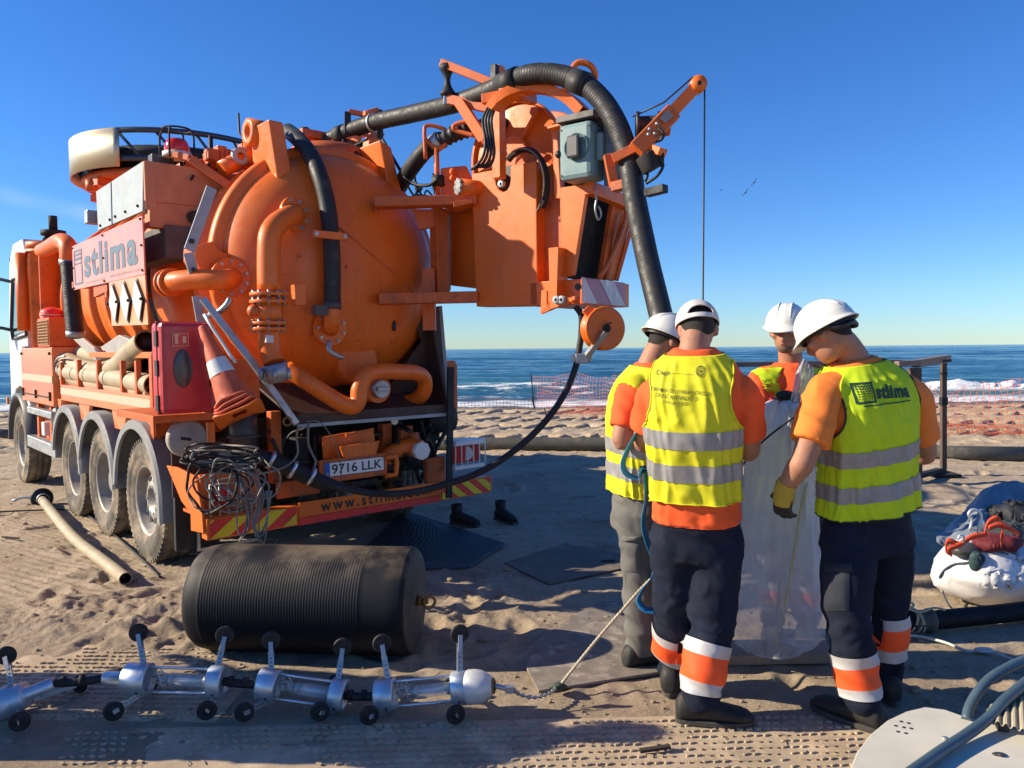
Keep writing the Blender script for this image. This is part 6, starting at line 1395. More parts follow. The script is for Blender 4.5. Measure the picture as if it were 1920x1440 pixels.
# --- big black pipe plug
pa, pb = V((-1.785, 4.34, .282)), V((-.548, 4.22, .282)); pd_ = (pb - pa).normalized(); L = (pb - pa).length
plug = thing('pipe_plug', (-1.2, 4.5, 0), 'large black ribbed rubber cylinder lying on the sand behind the light train', 'pipe plug')
prof = [(0, .03), (.10, .022), (.20, .0), (.26, .018), (.283, .05), (.290, .10)]
nrib = 58
for i in range(nrib):
    z_ = .12 + (L - .36) * i / nrib; p_ = (L - .36) / nrib; prof += [(.2935, z_), (.295, z_ + p_ * .3), (.295, z_ + p_ * .55), (.2935, z_ + p_ * .85)]
prof += [(.293, L - .22), (.295, L - .10), (.294, L - .03), (.288, L - .012), (.276, L - .004)]
pm_, pn_, pb_ = nodes_mat('plug_rubber'); PN = NT(pn_); pc_ = PN.coord(); dm_ = PN.math('MULTIPLY', PN.rng(PN.sep(pc_)[2], .42, .56), PN.rng(PN.noise(pc_, 3.2, 6), .32, .62)); ds_ = PN.math('MULTIPLY', PN.rng(PN.noise(pc_, 5, 8), .60, .74), .12)  # pale dust along the top also paints in the sunlit strip
pn_.links.new(PN.mix(PN.math('MAXIMUM', dm_, ds_), (.005, .006, .009), (.17, .13, .085)), pb_.inputs['Base Color']); pb_.inputs['Roughness'].default_value = .62; pb_.inputs['Specular IOR Level'].default_value = .3
put('rubber_sleeve', MB().lathe(prof, pa, pd_, 72), pm_, plug)
put('end_plate', MB().lathe([(.278, L - .008), (.270, L + .004), (.04, L + .008), (0, L + .008)], pa, pd_, 64), mat('end_plate_grey', (.055, .052, .048), .65, var=.4, vscale=4, dirt=(.14, .11, .08), damt=.45), plug)
nz = pa + pd_ * (L + .01); nzo = put('air_nozzle', MB().lathe([(0, 0), (.028, 0), (.028, .035), (.018, .035), (.018, .06), (0, .06)], nz, pd_, 16), RUST, plug); put('nozzle_ring', MB().lathe([(.032 + .009 * math.cos(a * .785), .009 * math.sin(a * .785)) for a in range(9)], nz + pd_ * .05 + V((.02, -.02, 0)), V((.3, -1, 0)), 18), RUST, nzo)

# --- light train: four carriages
GLS = bpy.data.materials.new('lamp_glass'); GLS.use_nodes = True; g_ = GLS.node_tree.nodes['Principled BSDF']; g_.inputs['Roughness'].default_value = .08; g_.inputs['Base Color'].default_value = (.85, .9, .92, 1); g_.inputs['Alpha'].default_value = .22
COLL = mat('satin_collar', (.55, .62, .68), .36, .75, var=.12, vscale=8, dirt=(.22, .2, .17), damt=.2, dscale=9, bump=.06)
def robot_wheel(parent, c, ax, base, bend):
    """folding leg from the collar to a small rubber wheel"""
    lg_ = MB(); a = V(base); d = (V(c) - a); mid = a + d * .62
    up = V(ax); lg_.bar(a, mid, .026, .009, up); 
    leg = put('leg', lg_, STL, parent, bevel=.001)
    hb = MB()
    for k in range(4): q = a + d * (.10 + .14 * k); hb.cyl(q - up * .005, q + up * .005, .005, seg=8)
    put('leg_holes', hb, BLT, leg, kind='stuff')
    for s_ in (-1, 1): put('wheel_fork', MB().bar(a + d * .55 + up * s_ * .016, V(c) + up * s_ * .018, .020, .007, up), STL, leg, bevel=.001)
    put('roller_wheel', MB().lathe([(0, -.009), (.016, -.009), (.018, -.007), (.028, -.006), (.036, -.011), (.042, -.009), (.044, -.003), (.044, .003), (.042, .009), (.036, .011), (.028, .006), (.018, .007), (.016, .009), (0, .009)], c, up, 32), mat('wheel_rubber', (.012, .012, .013), .6, dirt=(.1, .08, .06), damt=.3, dscale=20), leg)
def carriage(label, cL, cR, Y, upL, upR, dnL, dnR, rad=.073, nose=False, long=False):
    A, B = W(*cL, Y), W(*cR, Y - .02); t = thing('lamp_carriage', ((A.x + B.x) / 2, Y, 0), label, 'light train unit', 'carriages of the UV light train'); d = (B - A).normalized()
    for nm, c, w0, w1 in (('collar', A, .055 if not long else .08, .035), ('collar', B, .035, .035)):
        co = put(nm, MB().lathe([(.0, -w0 - .004), (rad * .55, -w0 - .004), (rad * .93, -w0), (rad, -w0 + .005), (rad, w1 - .005), (rad * .95, w1), (rad * .80, w1), (rad * .78, w1 - .012), (0, w1 - .012)], c, d, 48), COLL, t)
        for a in (.6, 2.2, 3.9): u, v_ = perp(d); q = c + (u * math.cos(a) + v_ * math.sin(a)) * rad; put('collar_screw', MB().ball(q, .006), DRK, co)
    for a in (1.45, 3.5, 5.6): u, v_ = V((0, 0, 1)), V((0, -1, 0)); off = (u * math.sin(a) + v_ * math.cos(a)) * rad * .84; put('tie_rod', MB().cyl(A + off, B + off, .0068, seg=10), ALU, t)
    l0, l1 = A.lerp(B, .38), A.lerp(B, .86)
    lm = put('lamp_tube', MB().cyl(l0, l1, .029, seg=20), GLS, t); put('lamp_core', MB().cyl(l0 - d * .01, l1 + d * .01, .008, seg=10), mat('lamp_white', (.6, .6, .6), .4), lm)
    for q in (l0, l1): put('lamp_cap', MB().cyl(q - d * .012, q + d * .012, .026, seg=20), STL, lm)
    wr = MB(); rs = random.Random(int(cL[0]))
    for i in range(7): p0 = A + d * .05 + V((0, rs.uniform(-.02, .02), rs.uniform(-.02, .03))); wr.tube([p0, p0 + d * .03 + V((0, rs.uniform(-.03, .03), rs.uniform(-.02, .04))), p0 + d * .05 + V((0, rs.uniform(-.02, .02), rs.uniform(-.03, .03))), l0], .0022, 5, sub=4)
    put('lamp_wires', wr, WHS, t); put('lamp_holder', MB().box(A + d * .06, .022, .03, .03), STL, t, bevel=.003)
    for col_, up_, dn_ in ((A, upL, dnL), (B, upR, dnR)):
        if up_: q = W(*up_, Y + .06); robot_wheel(t, q, V((.25, -1, .0)).normalized(), col_ + Z * rad * .95 + V((0, .01, 0)), 0)
        if dn_: q = V((W(*dn_, Y - .12).x, Y - .13, .044)); robot_wheel(t, q, V((.35, -1, 0)).normalized(), col_ + V((0, -.035, -rad * .8)), 0)
        q = V((col_.x - .05, Y + .17, .044)); robot_wheel(t, q, V((-.4, -1, 0)).normalized(), col_ + V((0, .045, -rad * .6)), 0)
    return t, A, B, d
c1 = carriage('second lamp carriage from the left, standing left of the black cylinder with long collar', (268, 1273), (408, 1277), 3.56, (260, 1186), (422, 1191), (216, 1352), (390, 1354), long=True)
c2 = carriage('third lamp carriage from the left, in front of the black cylinder middle', (508, 1284), (634, 1302), 3.54, (508, 1201), (642, 1213), (460, 1362), (602, 1383))
c3 = carriage('rightmost lamp carriage, with white pulling nose at its right end', (727, 1302), (862, 1289), 3.50, (716, 1206), (862, 1188), (694, 1373), (855, 1366))
def coupling(t, A, B, r=.020, m=BLK): 
    put('coupling_hose', MB().tube([A, A.lerp(B, .3) - Z * .006, A.lerp(B, .7) - Z * .006, B], r, 14, sub=3), m, t)
    for f in (.12, .5): q = V(A).lerp(V(B), f); put('coupling_clamp', MB().cyl(q, q + (V(B) - V(A)).normalized() * .02, r + .006, seg=14), DRK, t)
coupling(c1[0], c1[2] + c1[3] * .03, c2[1] - c2[3] * .04); coupling(c2[0], c2[2] + c2[3] * .03, c3[1] - c3[3] * .04)
t, A, B, d = c3
no = put('pulling_nose', MB().lathe([(.073, .035), (.077, .045), (.077, .075), (.070, .11), (.048, .145), (.034, .158), (.030, .160), (.0, .158)], B, (d + V((.0, -.10, .0))).normalized(), 40), mat('nose_white', (.62, .62, .60), .35, .2, var=.1, dirt=(.2, .18, .16), damt=.35, dscale=12), t)
nd_ = (d + V((0, -.10, 0))).normalized(); put('nose_ring', MB().lathe([(.030 + .006 * math.cos(a * .785), .160 + .006 * math.sin(a * .785)) for a in range(9)], B, nd_, 24), RUST, no); put('nose_plug', MB().cyl(B + nd_ * .158, B + nd_ * .168, .022, seg=16), DRK, no)
put('pull_eye', MB().tube([B + nd_ * .16, B + nd_ * .20 - Z * .01, B + nd_ * .23 - Z * .02], .012, 8, sub=3).box(B + nd_ * .235 - Z * .02, .04, .03, .03), STL, no)
sl_ = MB(); 
for k in range(5): a = k * 1.1; u, v_ = perp(nd_); sl_.bar(B + nd_ * .07 + (u * math.cos(a) + v_ * math.sin(a)) * .0705, B + nd_ * .12 + (u * math.cos(a) + v_ * math.sin(a)) * .061, .012, .004, u * math.cos(a) + v_ * math.sin(a))
put('nose_slots', sl_, DRK, no, kind='stuff')
# first carriage, cut by the frame
A0, A1 = W(-60, 1345, 3.48), W(48, 1302, 3.50); d0 = (A1 - A0).normalized(); t0 = thing('lamp_carriage', (A0.x, 3.5, 0), 'leftmost carriage of the light train, thick silver barrel cut by the left edge', 'light train unit', 'carriages of the UV light train')
put('barrel', MB().lathe([(0, 0), (.070, 0), (.072, .01), (.072, (A1 - A0).length - .05), (.062, (A1 - A0).length - .045), (.060, (A1 - A0).length), (.045, (A1 - A0).length + .006), (.030, (A1 - A0).length + .01), (.030, (A1 - A0).length + .14), (0, (A1 - A0).length + .14)], A0, d0, 40), COLL, t0)
robot_wheel(t0, W(12, 1229, 3.56), V((.25, -1, 0)).normalized(), W(22, 1284, 3.50), 0); robot_wheel(t0, V((W(38, 1388, 3.34).x, 3.34, .044)), V((.3, -1, 0)).normalized(), W(33, 1335, 3.44), 0); robot_wheel(t0, V((W(60, 1388, 3.34).x, 3.72, .044)), V((-.3, -1, 0)).normalized(), W(33, 1320, 3.56), 0)
e0 = A1 + d0 * .14; e1 = c1[1] - c1[3] * .19
put('end_sleeve', MB().lathe([(0, 0), (.026, 0), (.030, .008), (.030, .10), (.045, .105), (.045, .13), (0, .13)], e1, c1[3], 28), COLL, c1[0])
coupling(t0, e0, V(e1), .019)
# drag chain and rope from the nose to the liner
RP_ = [B + nd_ * .25 - Z * .02, W(975, 1302, 3.52), W(1000, 1308, 3.52), W(1030, 1300, 3.58), W(1046, 1286, 3.66)]
for p in RP_[1:]: p.z = max(p.z, .02)
ind('pull_chain', ribbed(RP_, .007, .004, .03, 6), STL, 'short steel pulling chain on the sand right of the white nose', 'chain')
rp_ = [V((RP_[-1].x, 3.66, .03)), W(1110, 1210, 3.72), W(1165, 1146, 3.78), W(1224, 1082, 3.86), W(1330, 990, 4.0)]
rop = ind('pull_rope', ribbed(rp_, .0075, .0014, .02, 8), ROPE, 'beige rope stretched from the ground up behind the centre worker', 'rope')
kn = MB(); kp = V((RP_[-1].x, 3.66, .035)); kn.ball(kp, .035, .028, .022); kn.tube([kp + V((-.04, 0, 0)), kp + V((0, -.03, .02)), kp + V((.04, 0, 0)), kp + V((0, .03, .01))], .009, 8, sub=4, closed=False); put('knot', kn, mat('green_rag', (.06, .08, .06), .9, var=.4), rop)

# --- beige suction hoses stowed in the rack
def hose(name, pts, r, label, m=BEI, grp=None, openend=True, bands=(), seg=20):
    t = thing(name, (pts[0].x, pts[0].y, 0), label, 'hose', grp); P = catmull(pts, 8); put('hose_wall', MB().tube(P, r, seg, caps=not openend), m, t)
    if openend:
        for a, b in ((P[0], P[1]), (P[-1], P[-2])):
            d = (b - a).normalized(); put('hose_rim', MB().lathe([(r, -.004), (r * 1.04, 0), (r, .006), (r * .86, .004), (r * .86, .12), (0, .12)], a, d, seg), mat('hose_inside', (.03, .022, .016), .9) if False else m, t)
            put('hose_mouth', MB().lathe([(r * .84, .004), (r * .84, .10), (0, .10)], a, d, seg), BLT, t)
    for f in bands: i = int(f * (len(P) - 2)); d = (P[i + 1] - P[i]).normalized(); put('hose_band', MB().cyl(P[i], P[i] + d * .012, r * 1.03, seg=seg), DRK, t)
    return t
SG = 'beige hoses stowed on the truck side rack'
hose('suction_hose', [TP(a, b, r=.14) for a, b in ((126, 676), (150, 690), (190, 697), (222, 688), (246, 664), (275, 640))], .098, 'curved beige suction hose on top of the rack, rising to the red cabinet', grp=SG)
hose('suction_hose', [TP(a, b, r=.10) for a, b in ((112, 686), (130, 698), (190, 706), (290, 722))], .085, 'straight beige hose with black bands lying behind the rack posts', grp=SG, bands=(.2, .35, .5, .65, .8))
hose('suction_hose', [TP(a, b, r=.12) for a, b in ((112, 706), (150, 713), (200, 722), (290, 736))], .075, 'lowest beige hose half hidden behind the rack rail', grp=SG, bands=(.3, .5, .7))
hose('suction_hose', [TP(a, b, r=.30) for a, b in ((262, 684), (250, 678), (200, 668), (140, 662))], .10, 'thick beige hose with dark open mouth beside the red cabinet', grp=SG)
lv = MB().tube([TP(a, b, r=.02) for a, b in ((103, 705), (100, 690), (108, 672), (122, 668))], .012, 6, sub=4).tube([TP(a, b, r=.02) for a, b in ((108, 700), (108, 684), (118, 678))], .010, 6, sub=4); put('coupling_lever', lv, STL, TRK)
# --- hose on the ground at left
def gp_(px, py, r): p = G(px, py); return V((p.x, p.y, max(0, ground_at(p.x, p.y)) + r))
gh = hose('ground_hose', [gp_(79, 945, .05), gp_(110, 985, .05), gp_(145, 1025, .05), gp_(190, 1062, .05), gp_(236, 1098, .05)], .046, 'thin beige hose lying on the sand left of the truck wheels', bands=(.05,))
g0 = gp_(79, 943, .055); g1 = gp_(90, 958, .05); dd = (g1 - g0).normalized()
put('coupling_head', MB().lathe([(0, -.03), (.10, -.03), (.112, -.01), (.112, .02), (.085, .03), (.06, .05), (.055, .12), (0, .12)], g0, dd, 28), BLK, gh); put('coupling_collar', MB().cyl(g0 + dd * .07, g0 + dd * .11, .062, seg=20), STL, gh)
put('cam_lever', MB().tube([g0 + V((-.08, 0, 0)), g0 + V((-.2, -.02, .01)), g0 + V((-.30, -.05, -.02))], .014, 8, sub=3), STL, gh)
ind('ground_cable', MB().tube([gp_(-30, 962, .006), gp_(60, 958, .006), gp_(140, 958, .006), gp_(190, 985, .006), gp_(250, 1035, .006), gp_(300, 1083, .006)], .009, 6, sub=5), BLK, 'thin black cable on the sand between the beige hose and the tyres', 'cable')
# --- traffic cones hanging beside the cabinet
ct, cb_ = W(378, 612, 4.98), W(446, 768, 4.86); ax = (cb_ - ct).normalized(); Lc = (cb_ - ct).length
cone = thing('traffic_cone', cb_, 'faded orange traffic cones nested together, hung upright beside the red cabinet', 'traffic cone')
CON = mat('faded_cone', (.62, .11, .045), .6, var=.3, vscale=6, dirt=(.22, .06, .04), damt=.4, dscale=7, bump=.3, bscale=20)
prof = [(.0, 0), (.020, 0), (.025, .01), (.108, Lc * .90), (.113, Lc * .92)]; put('cone_body', MB().lathe(prof, ct, ax, 40), CON, cone)
def cr(h): return .025 + (.108 - .025) * (h - .01) / (Lc * .90 - .01)
put('reflective_band', MB().lathe([(cr(Lc * .42) + .003, Lc * .42), (cr(Lc * .60) + .003, Lc * .60)], ct, ax, 40), WHS, cone)
u_, v_ = perp(ax); u_ = (V((1, .3, .25)) - ax * V((1, .3, .25)).dot(ax)).normalized(); v_ = ax.cross(u_)
for k, (h, w_, tilt) in enumerate(((Lc * .90, .125, .0), (Lc * .945, .13, .05), (Lc * .99, .14, -.04), (Lc * 1.04, .155, .08))):
    c = ct + ax * h; q = MB(); rows = []
    for i in range(2):
        rows.append([c + ax * (.014 * i + .012 * math.sin(3 * a + k)) + u_ * (w_ * math.copysign(abs(math.cos(a)) ** .45, math.cos(a))) + v_ * (w_ * math.copysign(abs(math.sin(a)) ** .45, math.sin(a))) for a in [2 * math.pi * j / 48 for j in range(48)]])
    q.sheet(rows, closed=True); q.sheet([[ct + ax * h + (p - ct - ax * h) * .3 for p in rows[0]], rows[0]], closed=True); q.sheet([[ct + ax * h + (p - ct - ax * h) * .3 for p in rows[1]], rows[1]], closed=True); put('cone_base', q, CON if k < 3 else ORG, cone)
ind('hanging_strap', MB().sheet([[W(a, b, 4.9) + V((0, 0, 0)), W(a + 5, b - 3, 4.9)] for a, b in ((380, 590), (395, 615), (412, 640), (428, 665), (440, 682))]), WHS, 'frayed white strip hanging over the traffic cone', 'strap').modifiers.new('s', 'SOLIDIFY').thickness = .004
# --- tangle of cables on the bumper
tg = thing('cable_tangle', W(430, 890, 4.93), 'tangled grey and black cables hanging over the left tail lamp', 'cables')
rs = random.Random(31)
def loopc(cx, cy, rx, ry, ang, Y, n=12, j=.12):
    pts = []
    for k in range(n): a = 2 * math.pi * k / n; x = rx * math.cos(a) * (1 + rs.uniform(-j, j)); y = ry * math.sin(a) * (1 + rs.uniform(-j, j)); pts.append(W(cx + x * math.cos(ang) - y * math.sin(ang), cy + x * math.sin(ang) + y * math.cos(ang), Y + rs.uniform(-.05, .05)))
    return pts
for i in range(7): put('cable', MB().tube(catmull(loopc(420 + rs.uniform(-14, 10), 845 + i * 4, 66 + rs.uniform(-8, 10), 10 + rs.uniform(0, 6), rs.uniform(-.1, .12), 4.9), 4, True), .008, 6, closed=True), CABL if i % 2 else BLK, tg)
for i in range(9): put('cable', MB().tube(catmull(loopc(440 + rs.uniform(-45, 40), 905 + rs.uniform(-12, 25), rs.uniform(24, 58), rs.uniform(24, 60), rs.uniform(0, 3), 4.88), 4, True), rs.choice((.0055, .007)), 6, closed=True), CABL if rs.random() < .72 else BLK, tg)
for i in range(6): x = 462 + rs.uniform(-26, 34); put('cable', MB().tube(catmull([W(x - 12, 880, 4.9), W(x + rs.uniform(-8, 10), 930, 4.85), W(x + rs.uniform(-16, 16), 985, 4.84), W(x + rs.uniform(-10, 10), 1012 + rs.uniform(-12, 8), 4.84), W(x + 14 + rs.uniform(-8, 8), 980, 4.85), W(x + 20, 920, 4.86)], 5), .0055, 6), CABL, tg)
put('cable', MB().tube(catmull(loopc(398, 905, 48, 56, .2, 4.86), 4, True), .009, 8, closed=True), BLK, tg)

# --- track mats half buried in the sand
MATC = mat('sandy_mat', (.44, .34, .225), .9, var=.3, vscale=3, dirt=(.62, .49, .33), damt=.7, dscale=5, bump=.6, bscale=60)
def lug_mat(label, x0, x1, y0, y1, rot, pitch=(.040, .050), lug=(.026, .011, .010), z=-.006, seed=0, cx=None):
    c = V(((x0 + x1) / 2, (y0 + y1) / 2, 0)); t = thing('track_mat', c, label, 'ground mat', 'plastic track mats on the sand'); u = V((math.cos(rot), math.sin(rot), 0)); v = V((-math.sin(rot), math.cos(rot), 0)); hx, hy = (x1 - x0) / 2, (y1 - y0) / 2
    put('mat_sheet', MB().box(c + Z * (z - .012), hx * 2, hy * 2, .016, u, v, Z), MATC, t); mb = MB(); rs = random.Random(seed); ny = int(2 * hy / pitch[1]); nx = int(2 * hx / pitch[0])
    for j in range(ny):
        for i in range(nx):
            a = -hx + (i + .5 + .5 * (j % 2)) * pitch[0]; b = -hy + (j + .5) * pitch[1]; q = c + u * a + v * b
            if abs(q.x) > .72 * q.y + .2 or q.y < 2.9: continue
            k = noise.noise(q * 2.1 + V((seed, 0, 0)))
            if k > .16 + rs.uniform(-.14, .14) or rs.random() < .05: continue
            s_ = 1 if (i // 3 + j // 3) % 2 else -1; w_ = (u + v * (.45 * s_ + rs.uniform(-.12, .12))).normalized(); q = q + u * rs.uniform(-.002, .002); mb.box(q + Z * (z + .000 + .003 * k), lug[0], lug[1], lug[2], w_, Z.cross(w_), Z)
    put('tread_lugs', mb, MATC, t, kind='stuff')
lug_mat('long sandy plastic mat under the light train at the bottom edge', -2.0, 1.6, 2.6, 3.42, .03, seed=1)
lug_mat('sandy plastic mat with lattice tread left of the black cylinder', -2.75, -1.35, 3.46, 4.35, -.04, seed=2)
def grid_mat(label, P, pitch, r, m, z=.012):
    t = thing('grid_mat', sum(P, V((0, 0, 0))) / 4, label, 'ground mat', 'plastic track mats on the sand'); mb = MB(); lu = (P[1] - P[0]).length; lv_ = (P[3] - P[0]).length; nu, nv = int(lu / pitch), int(lv_ / pitch); F = lambda a, b: (P[0] * (1 - a) + P[1] * a) * (1 - b) + (P[3] * (1 - a) + P[2] * a) * b + Z * z
    for i in range(-nv, nu + 1):
        a0, a1, b0, b1 = i / nu, (i + nv) / nu, 0, 1
        if a0 < 0: b0 = -a0 * nu / nv; a0 = 0
        if a1 > 1: b1 = 1 - (a1 - 1) * nu / nv; a1 = 1
        if b1 > b0 + .02: mb.bar(F(a0, b0), F(a1, b1), r, r)
        if b1 > b0 + .02: mb.bar(F(a0, 1 - b0), F(a1, 1 - b1), r, r)
    for a, b in ((0, 1), (1, 2), (2, 3), (3, 0)): mb.bar(P[a] + Z * z, P[b] + Z * z, r * 2, r * 1.4)
    put('lattice', mb, m, t, kind='stuff')
grid_mat('dark blue lattice mat on the sand in the truck shadow', [G(640, 1072), G(760, 960), G(945, 1022), G(880, 1066)], .05, .008, mat('blue_mesh', (.045, .055, .07), .6, .1))
grid_mat('lattice mat part with sunlight in its pale colour, between rear tyre and black cylinder', [G(330, 1040), G(372, 1012), G(520, 1014), G(500, 1044)], .04, .009, mat('sunlit_mesh', (.45, .38, .28), .8))  # lit end of the dark lattice, sunlight put into a paler colour
def board(name, pix, th, m, label, cat='board', z=.0, group=None): return ind(name, MB().prism([G(a, b) + Z * z for a, b in pix], Z * th), m, label, cat, group, bevel=.002)
OSB = mat('stained_osb', (.22, .185, .15), .85, var=.35, vscale=9, dirt=(.46, .40, .31), damt=.6, dscale=8, bump=.5, bscale=30)
board('chipboard_sheet', [(985, 1252), (1012, 1200), (1092, 1148), (1125, 1132), (1240, 1128), (1250, 1262), (1010, 1300)], .014, OSB, 'stained chipboard sheet on the sand left of the centre worker')
board('plywood_board', [(1366, 1216), (1548, 1214), (1560, 1244), (1362, 1248)], .05, WOOD, 'narrow wooden board lying under the foot of the plastic liner')
board('rubber_sheet', [(945, 1056), (1030, 1096), (1165, 1067), (1170, 1040), (1060, 1020)], .006, mat('sandy_sheet', (.16, .13, .10), .9, var=.3, dirt=(.34, .26, .18), damt=.6), 'flat sheet half covered by sand in the truck shadow')
for px, py, l, an, lab in ((1228, 1408, .13, .1, 'short dark stick on the sand below the centre worker'), (1140, 1054, .11, .1, 'small dark offcut on the shaded sand left of the grey trousers'), (20, 1010, .2, -.2, 'dark stick near the left edge of the sand')):
    p = G(px, py); ind('stick', MB().bar(p + V((-l / 2, -l * an, .008)), p + V((l / 2, l * an, .012)), .022, .012), mat('charred_wood', (.035, .028, .022), .9), lab, 'stick')
# --- liner
LN = bpy.data.materials.new('milky_film'); LN.use_nodes = True; n = LN.node_tree; b = n.nodes['Principled BSDF']; N = NT(n); b.inputs['Base Color'].default_value = (.80, .84, .88, 1); b.inputs['Roughness'].default_value = .22; b.inputs['Specular IOR Level'].default_value = .6
cc = N.coord(); tr = n.nodes.new('ShaderNodeBsdfTransparent'); tl_ = n.nodes.new('ShaderNodeBsdfTranslucent'); tl_.inputs[0].default_value = (.80, .85, .90, 1); m1 = n.nodes.new('ShaderNodeMixShader'); m1.inputs[0].default_value = .45; m2 = n.nodes.new('ShaderNodeMixShader')
n.links.new(b.outputs[0], m1.inputs[1]); n.links.new(tl_.outputs[0], m1.inputs[2]); fz = N.math('ADD', N.rng(N.sep(cc)[2], .08, .80, .40, .93), N.rng(N.noise(cc, 5, 4), .35, .7, -.08, .10)); n.links.new(fz, m2.inputs[0]); n.links.new(tr.outputs[0], m2.inputs[1]); n.links.new(m1.outputs[0], m2.inputs[2]); n.links.new(m2.outputs[0], n.nodes['Material Output'].inputs[0])
n.links.new(N.bump(N.noise(cc, 6, 5, .65), .9, .05), b.inputs['Normal'])
out = [(752, 1452, 1478), (757, 1436, 1494), (768, 1424, 1504), (795, 1410, 1514), (850, 1398, 1524), (930, 1393, 1532), (1010, 1389, 1536), (1090, 1383, 1540), (1150, 1377, 1546), (1190, 1375, 1546), (1206, 1378, 1530), (1214, 1395, 1500)]
rows = []; YL = 4.02
for y, xl, xr in out:
    a, b_ = W(xl, y, YL), W(xr, y, YL); c = (a + b_) / 2; hw = (b_ - a).length / 2; row = []
    for k in range(72):
        t_ = 2 * math.pi * k / 72; fd = noise.noise(V((math.cos(t_) * 1.8, math.sin(t_) * 1.8, c.z * 1.1))) * .035 + noise.noise(V((math.cos(t_) * 5, math.sin(t_) * 5, c.z * 2.2 + 4))) * .014 + .022 * (1 - abs(noise.noise(V((math.cos(t_) * 3.4, math.sin(t_) * 3.4 + c.z * 1.1, c.z * 1.6)))) * 4); wf = min(1, hw / .15)
        row.append(c + V((hw * math.cos(t_), (.13 * wf + fd) * math.sin(t_), fd * .3)))
    rows.append(row)
rr = []
for i in range(len(rows) - 1):
    for k in range(5): rr.append([rows[i][j].lerp(rows[i + 1][j], k / 5) for j in range(72)])
rr.append(rows[-1])
lin = thing('plastic_liner', (W(1460, 1200, YL).x, YL, 0), 'tall translucent plastic liner bag standing between the workers', 'plastic liner')
lo = put('film_tube', MB().sheet(rr, closed=True), LN, lin)
hd_ = []
for a, b_, c_, d_ in ((1502, 668, 1526, 690), (1492, 700, 1530, 715), (1487, 730, 1536, 745), (1480, 757, 1534, 775), (1488, 800, 1532, 810)): hd_.append([W(a + (c_ - a) * k / 8, b_ + (d_ - b_) * k / 8, 3.98 + .04 * math.sin(k * 1.6 + a)) for k in range(9)])
put('film_flap', MB().sheet(hd_), LN, lin); put('hem_fold', MB().tube([p + V((0, 0, -.004)) for p in rows[-1]], .006, 6, closed=True), LN, lin)
ind('guide_cord', MB().tube([W(1514, 905, 3.86), W(1500, 960, 3.86), W(1478, 1100, 3.88), W(1455, 1208, 3.88)], .0055, 8, sub=4), mat('yellow_cord', (.62, .58, .26), .7), 'thin yellowish cord hanging in front of the plastic liner', 'cord')
ind('black_cord', MB().tube([W(1388, 880, 3.84), W(1408, 850, 3.84), W(1445, 815, 3.84), (W(1498, 776, 3.84))], .005, 8, sub=4), BLK, 'thin black cable crossing the top of the plastic liner', 'cord')
tw = MB().tube([W(1430, 1132, 4.0), W(1470, 1146, 4.0), W(1530, 1166, 4.0)], .005, 6).tube([W(1455, 1150, 4.02), W(1462, 1120, 4.02), W(1461, 1085, 4.02)], .008, 6); ind('liner_stick', tw, WOOD, 'thin sticks seen through the bottom of the plastic liner', 'stick')
# --- blue strap hanging between the left worker and the centre worker
STR = mat('blue_webbing', (.02, .22, .42), .7, bump=.3, bscale=200); STR2 = STR
def ribbon(name, pix, w_, m, wd=V((0, 1, .2))):
    P = catmull([W(*q) for q in pix], 7); rows = []
    for i, p in enumerate(P):
        t_ = (P[min(i + 1, len(P) - 1)] - P[max(i - 1, 0)]).normalized(); s_ = (wd - t_ * wd.dot(t_)).normalized(); rows.append([p - s_ * w_ / 2, p + s_ * w_ / 2])
    return MB().sheet(rows)
stp = ind('lifting_strap', ribbon('s', [(1196, 808, 3.6), (1178, 840, 3.58), (1168, 868, 3.56), (1174, 888, 3.55), (1196, 896, 3.55), (1208, 880, 3.56), (1212, 930, 3.6), (1206, 975, 3.62), (1212, 1010, 3.64), (1226, 1050, 3.66), (1224, 1078, 3.66), (1205, 1105, 3.64), (1198, 1126, 3.62), (1208, 1142, 3.6), (1226, 1146, 3.6)], .055, STR, V((.55, .9, .1))), STR, 'blue webbing strap looped beside the centre worker left side', 'strap'); stp.modifiers.new('s', 'SOLIDIFY').thickness = .003
# --- long pipes beyond the truck
def long_pipe(pix, r, lab):
    P = [G(a, b) for a, b in pix]; P = [V((p.x, p.y, ground_at(p.x, p.y) + r * .85)) for p in P]; t = thing('long_pipe', P[0], lab, 'pipe', 'pipes lying across the beach'); put('pipe_wall', MB().tube(P, r, 20), mat('grey_pipe', (.075, .075, .062), .55, var=.35, vscale=2, dirt=(.24, .19, .13), damt=.4), t); return t
long_pipe([(640, 840), (880, 843), (1160, 845), (1420, 850)], .115, 'long grey pipe lying on the beach between truck and workers'); long_pipe([(1700, 858), (1830, 860), (2000, 861)], .115, 'long grey pipe lying on the beach at the right edge'); long_pipe([(-120, 812), (30, 822)], .10, 'grey pipe end on the beach at the left edge')
